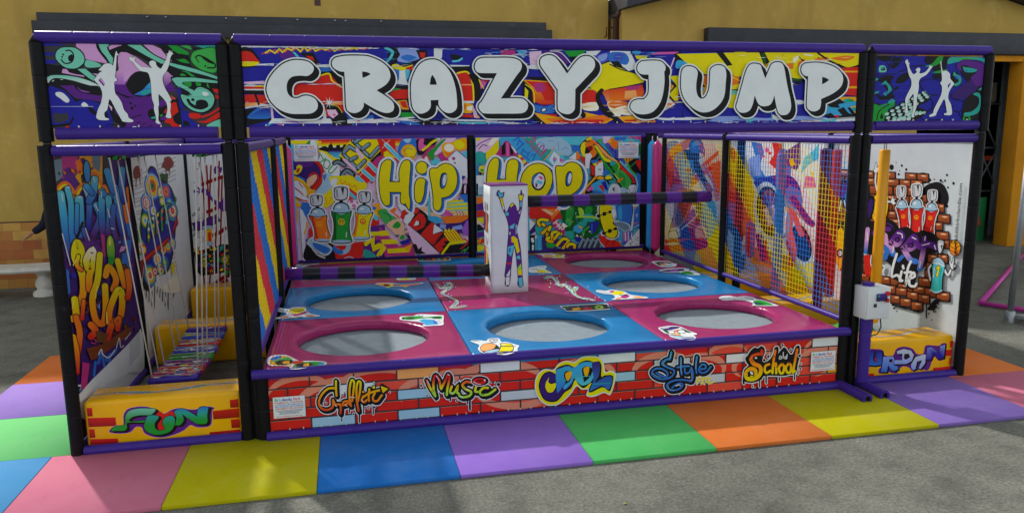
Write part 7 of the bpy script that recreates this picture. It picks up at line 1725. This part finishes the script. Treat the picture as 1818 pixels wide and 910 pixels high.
p.F('b', "110,330 210,340 230,370 200,400 110,390").F('f', "130,390 240,360 250,420 200,560 130,640 90,640 120,520").F('e', "190,380 290,400 310,470 290,590 260,590 270,480 200,460").F('u', "150,450 230,420 180,580 130,600").F('E', "80,640 150,620 160,680 90,690").F('w', "270,620 320,610 340,690 270,690").s_('K', 5, "90,650 130,640 150,680").s_('K', 5, "280,630 310,640 325,680")
p.f('R', "60,700 320,690 330,710 60,725").f('R', "50,740 300,730 280,770 60,790").F('B', "180,710 330,700 330,760 200,765")
for i in range(6): p.s_('W', 6, [(160 + i * 16, 640 - i * 12), (200 + i * 14, 610 - i * 14), (240 + i * 8, 620 - i * 20)])
P_ = p.pts("225,105 225,60 250,30 290,30 312,60 325,130 285,160 290,190 330,290 378,365 350,378 310,320 265,245 235,330 235,370 245,420 205,555 160,640 165,685 85,690 95,620 125,500 125,390 100,370 120,260 100,250 60,330 40,330 60,240 80,180 130,120 190,108", True)
p.ribbon(P_, 5, lambda q: PAL['Z'], True)
for t in ("150,150 140,250 150,330", "190,130 200,200", "240,180 225,260", "150,300 200,330", "110,420 200,440", "130,560 180,500"): p.s_('Z', 6, t)
scatter(p, rg, 30, 50, 410, 30, 740, "OORbcWAmE", (3, 8), "fse", dark=None)
p.build("printed_panel", right)

# ------------------------------------------------------------------ stickers on the pads
def sticker(ij, outline, draw, z=PZ + .004):
    px, py = PADS[ij], None
    P = Print([(PX0, PY0, z), (PX1, PY0, z), (PX1, PY1, z), (PX0, PY1, z)], mat='print', lift=0, clip=False)
    return P
def mk(ij, crop, outline, fn):
    P = Print([(PX0, PY0, PZ + .005), (PX1, PY0, PZ + .005), (PX1, PY1, PZ + .005), (PX0, PY1, PZ + .005)], clip=False, lift=.0)
    P.z(*crop)
    if outline: P.F('W', outline)
    fn(P)
    P.build("sticker", PADS[ij])
def board(c1, c2, c3):
    def f(P): pass
    return f
mk((0, 0), (470, 480, 4.787), "18,770 40,730 110,714 190,718 250,745 300,765 400,765 500,770 528,785 500,805 400,815 300,835 215,835 205,815 140,808 60,808 35,800",
   lambda P: (P.F('A', "40,775 60,740 120,722 190,728 230,750 210,800 140,805 60,800"), P.F('b', "45,755 80,732 130,722 140,740 80,760"), P.F('g', "180,735 210,740 240,765 230,800 180,790 90,775 60,770"), P.F('K', "90,780 130,760 230,760 240,780 180,800 110,800"), P.F('A', "150,775 200,765 210,785 160,790"), P.F('R', "240,770 310,765 330,780 250,795"), P.F('G', "240,810 290,785 400,772 500,780 470,800 380,812 260,825"), P.F('K', "260,800 310,785 400,785 410,800 350,815 290,815"), P.F('A', "330,795 370,785 375,808 335,812"), P.F('A', "235,825 260,815 280,832"), P.F('c', "450,795 490,782 515,785 490,800"), P.F('F', "180,800 230,790 230,810 200,815")))
mk((0, 0), (640, 480, 7.58), "525,640 555,615 700,610 760,590 850,585 1090,598 1120,615 1115,680 1110,730 980,740 850,748 835,735 850,720 790,690 560,665",
   lambda P: (P.F('G', "550,640 570,625 600,620 780,610 860,625 1000,615 1090,612 1085,650 960,640 860,640 700,660 600,660"), P.e('d', 670, 640, 60, 20), P.e('d', 1020, 632, 60, 18), P.F('K', "550,640 575,628 600,640 575,658"), P.f('c', "785,665 860,650 970,660 1000,725 880,735"), P.f('b', "970,655 1020,680 1050,720 990,725"), P.f('K', "820,600 850,600 835,615"), P.s_('K', 5, "780,595 850,640"), P.s_('K', 4, "1030,690 1070,670"), P.s_('K', 4, "1050,710 1090,690")))
mk((0, 1), (470, 480, 4.787), "105,330 120,315 160,320 205,325 230,312 290,308 345,312 355,340 395,365 465,380 450,390 330,395 250,405 100,410 92,402 180,375 170,355 125,350",
   lambda P: (P.F('Y', "205,345 240,325 330,318 340,335 290,365 225,360"), P.F('M', "230,370 290,365 350,345 360,355 300,380 250,385"), P.s_('K', 4, "215,330 260,345 330,335"), P.F('O', "125,402 180,388 200,395 150,405"), P.F('O', "340,385 390,378 430,384 380,390"), P.F('e', "190,405 300,392 320,396 220,405"), P.s_('S', 4, "120,330 160,345 195,345"), P.s_('M', 4, "190,378 230,372")))
mk((0, 1), (640, 480, 7.58), "200,182 260,165 420,168 560,185 820,162 835,172 740,195 660,205 600,225 560,215 420,215 370,232 330,215",
   lambda P: (P.F('A', "215,183 270,170 350,172 330,195 270,195"), P.F('R', "320,180 410,180 520,190 600,190 810,168 740,190 600,205 420,205 340,205"), P.F('K', "300,200 350,188 400,200 380,218"), P.F('Y', "390,188 430,180 440,200 400,208"), P.F('Y', "340,215 420,208 380,226"), P.F('A', "560,205 640,200 600,220"), P.F('K', "450,190 530,195 520,205 450,202")))
mk((0, 2), (480, 420, 5.68), "225,290 260,275 340,280 380,265 470,255 500,265 480,278 400,285 340,305 240,308",
   lambda P: (P.F('s', "235,295 290,285 330,295 260,304"), P.s_('K', 4, "300,290 380,275 470,265"), P.F('h', "360,278 440,264 420,275 370,285")))
mk((0, 2), (640, 480, 7.58), "480,112 540,98 720,96 745,115 700,125 520,128", lambda P: (P.F('Y', "530,110 600,100 660,108 640,124 560,124"), P.s_('S', 5, "670,105 720,112")))
mk((1, 2), (480, 420, 5.68), "1478,225 1490,212 1580,208 1790,204 1815,222 1800,240 1600,245 1500,245",
   lambda P: (P.F('e', "1490,228 1500,217 1790,212 1800,228 1780,236 1510,240"), [P.e(c, x, 227, 22, 8) for c, x in (('G', 1530), ('M', 1590), ('O', 1650), ('C', 1700), ('A', 1760))]))
mk((1, 2), (940, 440, 5.681), "0,200 40,190 100,180 165,178 170,200 160,215 220,245 215,252 80,250 0,245", lambda P: (P.F('Y', "75,240 90,222 130,218 165,232 200,246 120,248"), P.s_('P', 5, "20,215 60,208 90,225"), P.s_('S', 4, "100,195 140,190 150,205")))
mk((2, 2), (940, 440, 5.681), "55,60 130,55 200,48 260,60 345,65 360,75 345,90 360,98 200,100 140,92 120,72",
   lambda P: (P.F('o', "140,80 160,68 220,70 240,85 200,96 150,92"), P.F('Y', "258,75 290,66 330,68 325,92 270,94"), P.l('K', 4, "262,75 325,72"), P.s_('S', 5, "160,92 210,98 250,88"), P.e('H', 190, 58, 18, 6)))
mk((2, 2), (940, 440, 5.681), "1228,140 1280,132 1400,132 1440,150 1485,160 1470,185 1400,194 1320,188 1280,170 1250,155",
   lambda P: (P.F('e', "1260,145 1330,138 1410,142 1430,160 1360,150 1290,155"), P.F('d', "1280,150 1310,150 1330,180 1290,168"), P.F('F', "1320,155 1380,158 1400,175 1340,180"), P.e('R', 1340, 158, 18, 7), P.e('W', 1395, 165, 16, 8), P.F('s', "1340,180 1430,170 1450,182 1380,190")))
mk((2, 1), (940, 440, 5.681), "668,435 690,422 760,430 800,425 830,420 900,428 960,440 1020,470 1100,480 1195,495 1180,505 1080,508 980,515 870,520 825,518 860,500 840,470 760,462 700,448",
   lambda P: (P.F('M', "808,435 830,428 860,432 840,450 815,445"), P.F('Y', "835,460 860,432 930,435 960,450 920,468 860,470"), P.F('M', "920,490 960,468 1010,480 980,505 940,505"), P.F('K', "930,475 990,465 970,480"), P.F('o', "1040,495 1100,485 1160,497 1090,505"), P.F('G', "900,470 930,465 925,478"), P.F('O', "870,512 910,500 930,508 890,518"), P.s_('S', 4, "690,432 760,448 820,455")))
mk((2, 1), (940, 440, 5.681), "1310,230 1330,218 1420,205 1560,202 1640,220 1720,262 1700,272 1590,268 1520,250 1500,243 1380,243",
   lambda P: (P.F('V', "1325,230 1400,218 1500,210 1600,212 1640,225 1560,230 1480,235 1380,238"), P.F('p', "1420,222 1500,216 1480,232 1430,234"), P.F('G', "1520,250 1600,235 1660,262 1590,266"), P.F('W', "1560,212 1610,215 1600,228 1560,226")))
mk((1, 0), (820, 520, 6.493), "100,550 200,542 280,548 300,528 360,518 430,522 455,560 520,562 620,590 660,605 640,640 635,670 520,708 430,705 370,690 300,695 220,680 185,640 200,610 190,590 150,575",
   lambda P: (P.F('K', "210,640 220,610 260,580 350,575 420,610 440,660 380,685 280,690 230,670"), P.F('o', "215,635 230,608 265,582 340,582 390,595 360,640 260,665 230,660"), P.F('s', "260,675 360,650 430,645 420,665 320,688"), P.F('K', "318,535 370,525 415,532 400,560 360,572 325,560"), P.F('H', "325,538 370,530 408,536 395,557 360,566 330,557"), P.f('K', "360,540 385,540 370,552"), P.s_('K', 4, "130,555 180,550 210,560"), P.F('K', "425,695 445,600 440,578 520,575 580,590 600,640 570,675 500,695"), P.F('Y', "432,690 455,605 450,585 520,580 575,596 592,640 560,668 500,688"), P.l('K', 8, "450,612 590,610"), P.l('K', 8, "445,672 590,672"), P.l('K', 4, "580,610 625,612"), P.l('K', 4, "560,672 600,675"), P.s_('W', 6, "460,600 500,590")))
mk((1, 0), (820, 520, 6.493), "1130,152 1200,142 1640,118 1690,140 1705,180 1680,190 1250,212 1180,180",
   lambda P: (P.F('e', "1150,155 1210,148 1630,126 1680,150 1690,178 1250,204 1190,176"), P.F('A', "1270,190 1290,172 1360,172 1360,190 1300,198"), P.e('U', 1580, 162, 54, 22), P.e('e', 1580, 162, 22, 9), P.F('G', "1195,160 1230,150 1220,172"), P.F('G', "1520,160 1550,150 1540,172"), [P.s_(c, 6, [(x, 150 + (x % 7) * 4), (x + 24, 172)]) for c, x in (('I', 1260), ('C', 1330), ('R', 1390), ('m', 1430), ('D', 1470), ('b', 1410), ('R', 1350))], P.F('R', "1400,180 1480,170 1500,185 1420,192")))
mk((2, 0), (1140, 500, 6.992), "205,580 225,560 350,545 440,548 490,560 530,580 620,620 680,640 670,655 640,660 670,690 655,715 560,720 470,710 380,690 340,670 330,650 270,630",
   lambda P: (P.F('V', "225,578 250,565 400,553 470,560 440,578 330,598 270,600"), P.F('H', "240,572 330,560 340,568 260,582"), P.F('d', "260,600 310,600 340,640 300,630"), P.F('d', "470,565 530,590 610,625 560,628 520,600"), P.F('F', "330,620 430,610 540,640 520,660 400,665"), P.e('K', 365, 622, 46, 24), P.e('W', 365, 622, 38, 18), P.e('K', 490, 615, 54, 26), P.e('W', 488, 616, 44, 20), P.F('R', "395,605 460,592 440,612"), P.F('G', "440,640 470,635 475,650"), P.F('W', "480,640 600,650 560,680 500,670"), P.F('s', "350,660 430,660 520,690 640,690 620,708 520,705 400,685"), P.s_('K', 5, "350,660 430,662 520,680 640,685"), P.s_('P', 6, "480,690 560,700 630,700"), P.s_('R', 5, "400,668 480,660")))
mk((2, 0), (1140, 500, 6.992), "950,205 985,178 1080,172 1160,185 1280,178 1380,190 1430,215 1500,228 1680,288 1660,298 1390,295 1370,280 1380,265 1290,235 1160,225 1020,230",
   lambda P: (P.F('G', "1375,245 1420,230 1500,232 1630,282 1600,290 1420,290 1400,270"), P.F('d', "1380,255 1430,250 1520,275 1440,288"), P.s_('K', 5, "1260,190 1320,205 1390,225"), P.F('s', "1320,200 1370,195 1380,215 1340,215"), P.F('B', "1395,265 1425,262 1430,278 1405,276"), [P.e('S', x, y, 5) for x, y in ((1010, 208), (1040, 185), (1080, 192), (1180, 190), (1150, 215), (1230, 205))]))
def streamers(P, t):
    base = P.pts(t, True, False)
    r = random.Random(len(t))
    for k, c in enumerate("CWAbYWGs"):
        q = [(x + math.sin(i * .5 + k * 1.3) * 22 + r.uniform(-3, 3), y + math.cos(i * .5 + k) * 9) for i, (x, y) in enumerate(base)]
        P.ribbon(q, (9, 7, 6, 9, 4, 4, 5, 4)[k], lambda a, c=c: PAL[c], taper=lambda t: .5 + .6 * math.sin(3.1 * t))
    for _ in range(26):
        x, y = r.choice(base); x += r.uniform(-90, 130); y += r.uniform(-40, 40)
        P.e(r.choice("WlWsL"), x, y, 8, 4, r.uniform(0, 180), 6)
mk((1, 1), (640, 480, 7.58), None, lambda P: streamers(P, "1020,170 1070,240 1150,210 1180,160 1230,210 1140,270 1100,310 1200,350 1300,420 1230,490 1330,490 1420,470"))
mk((1, 1), (940, 440, 5.681), None, lambda P: streamers(P, "150,300 220,290 270,320 300,380 370,370 430,430 470,400 440,440 500,500 580,510 650,520"))
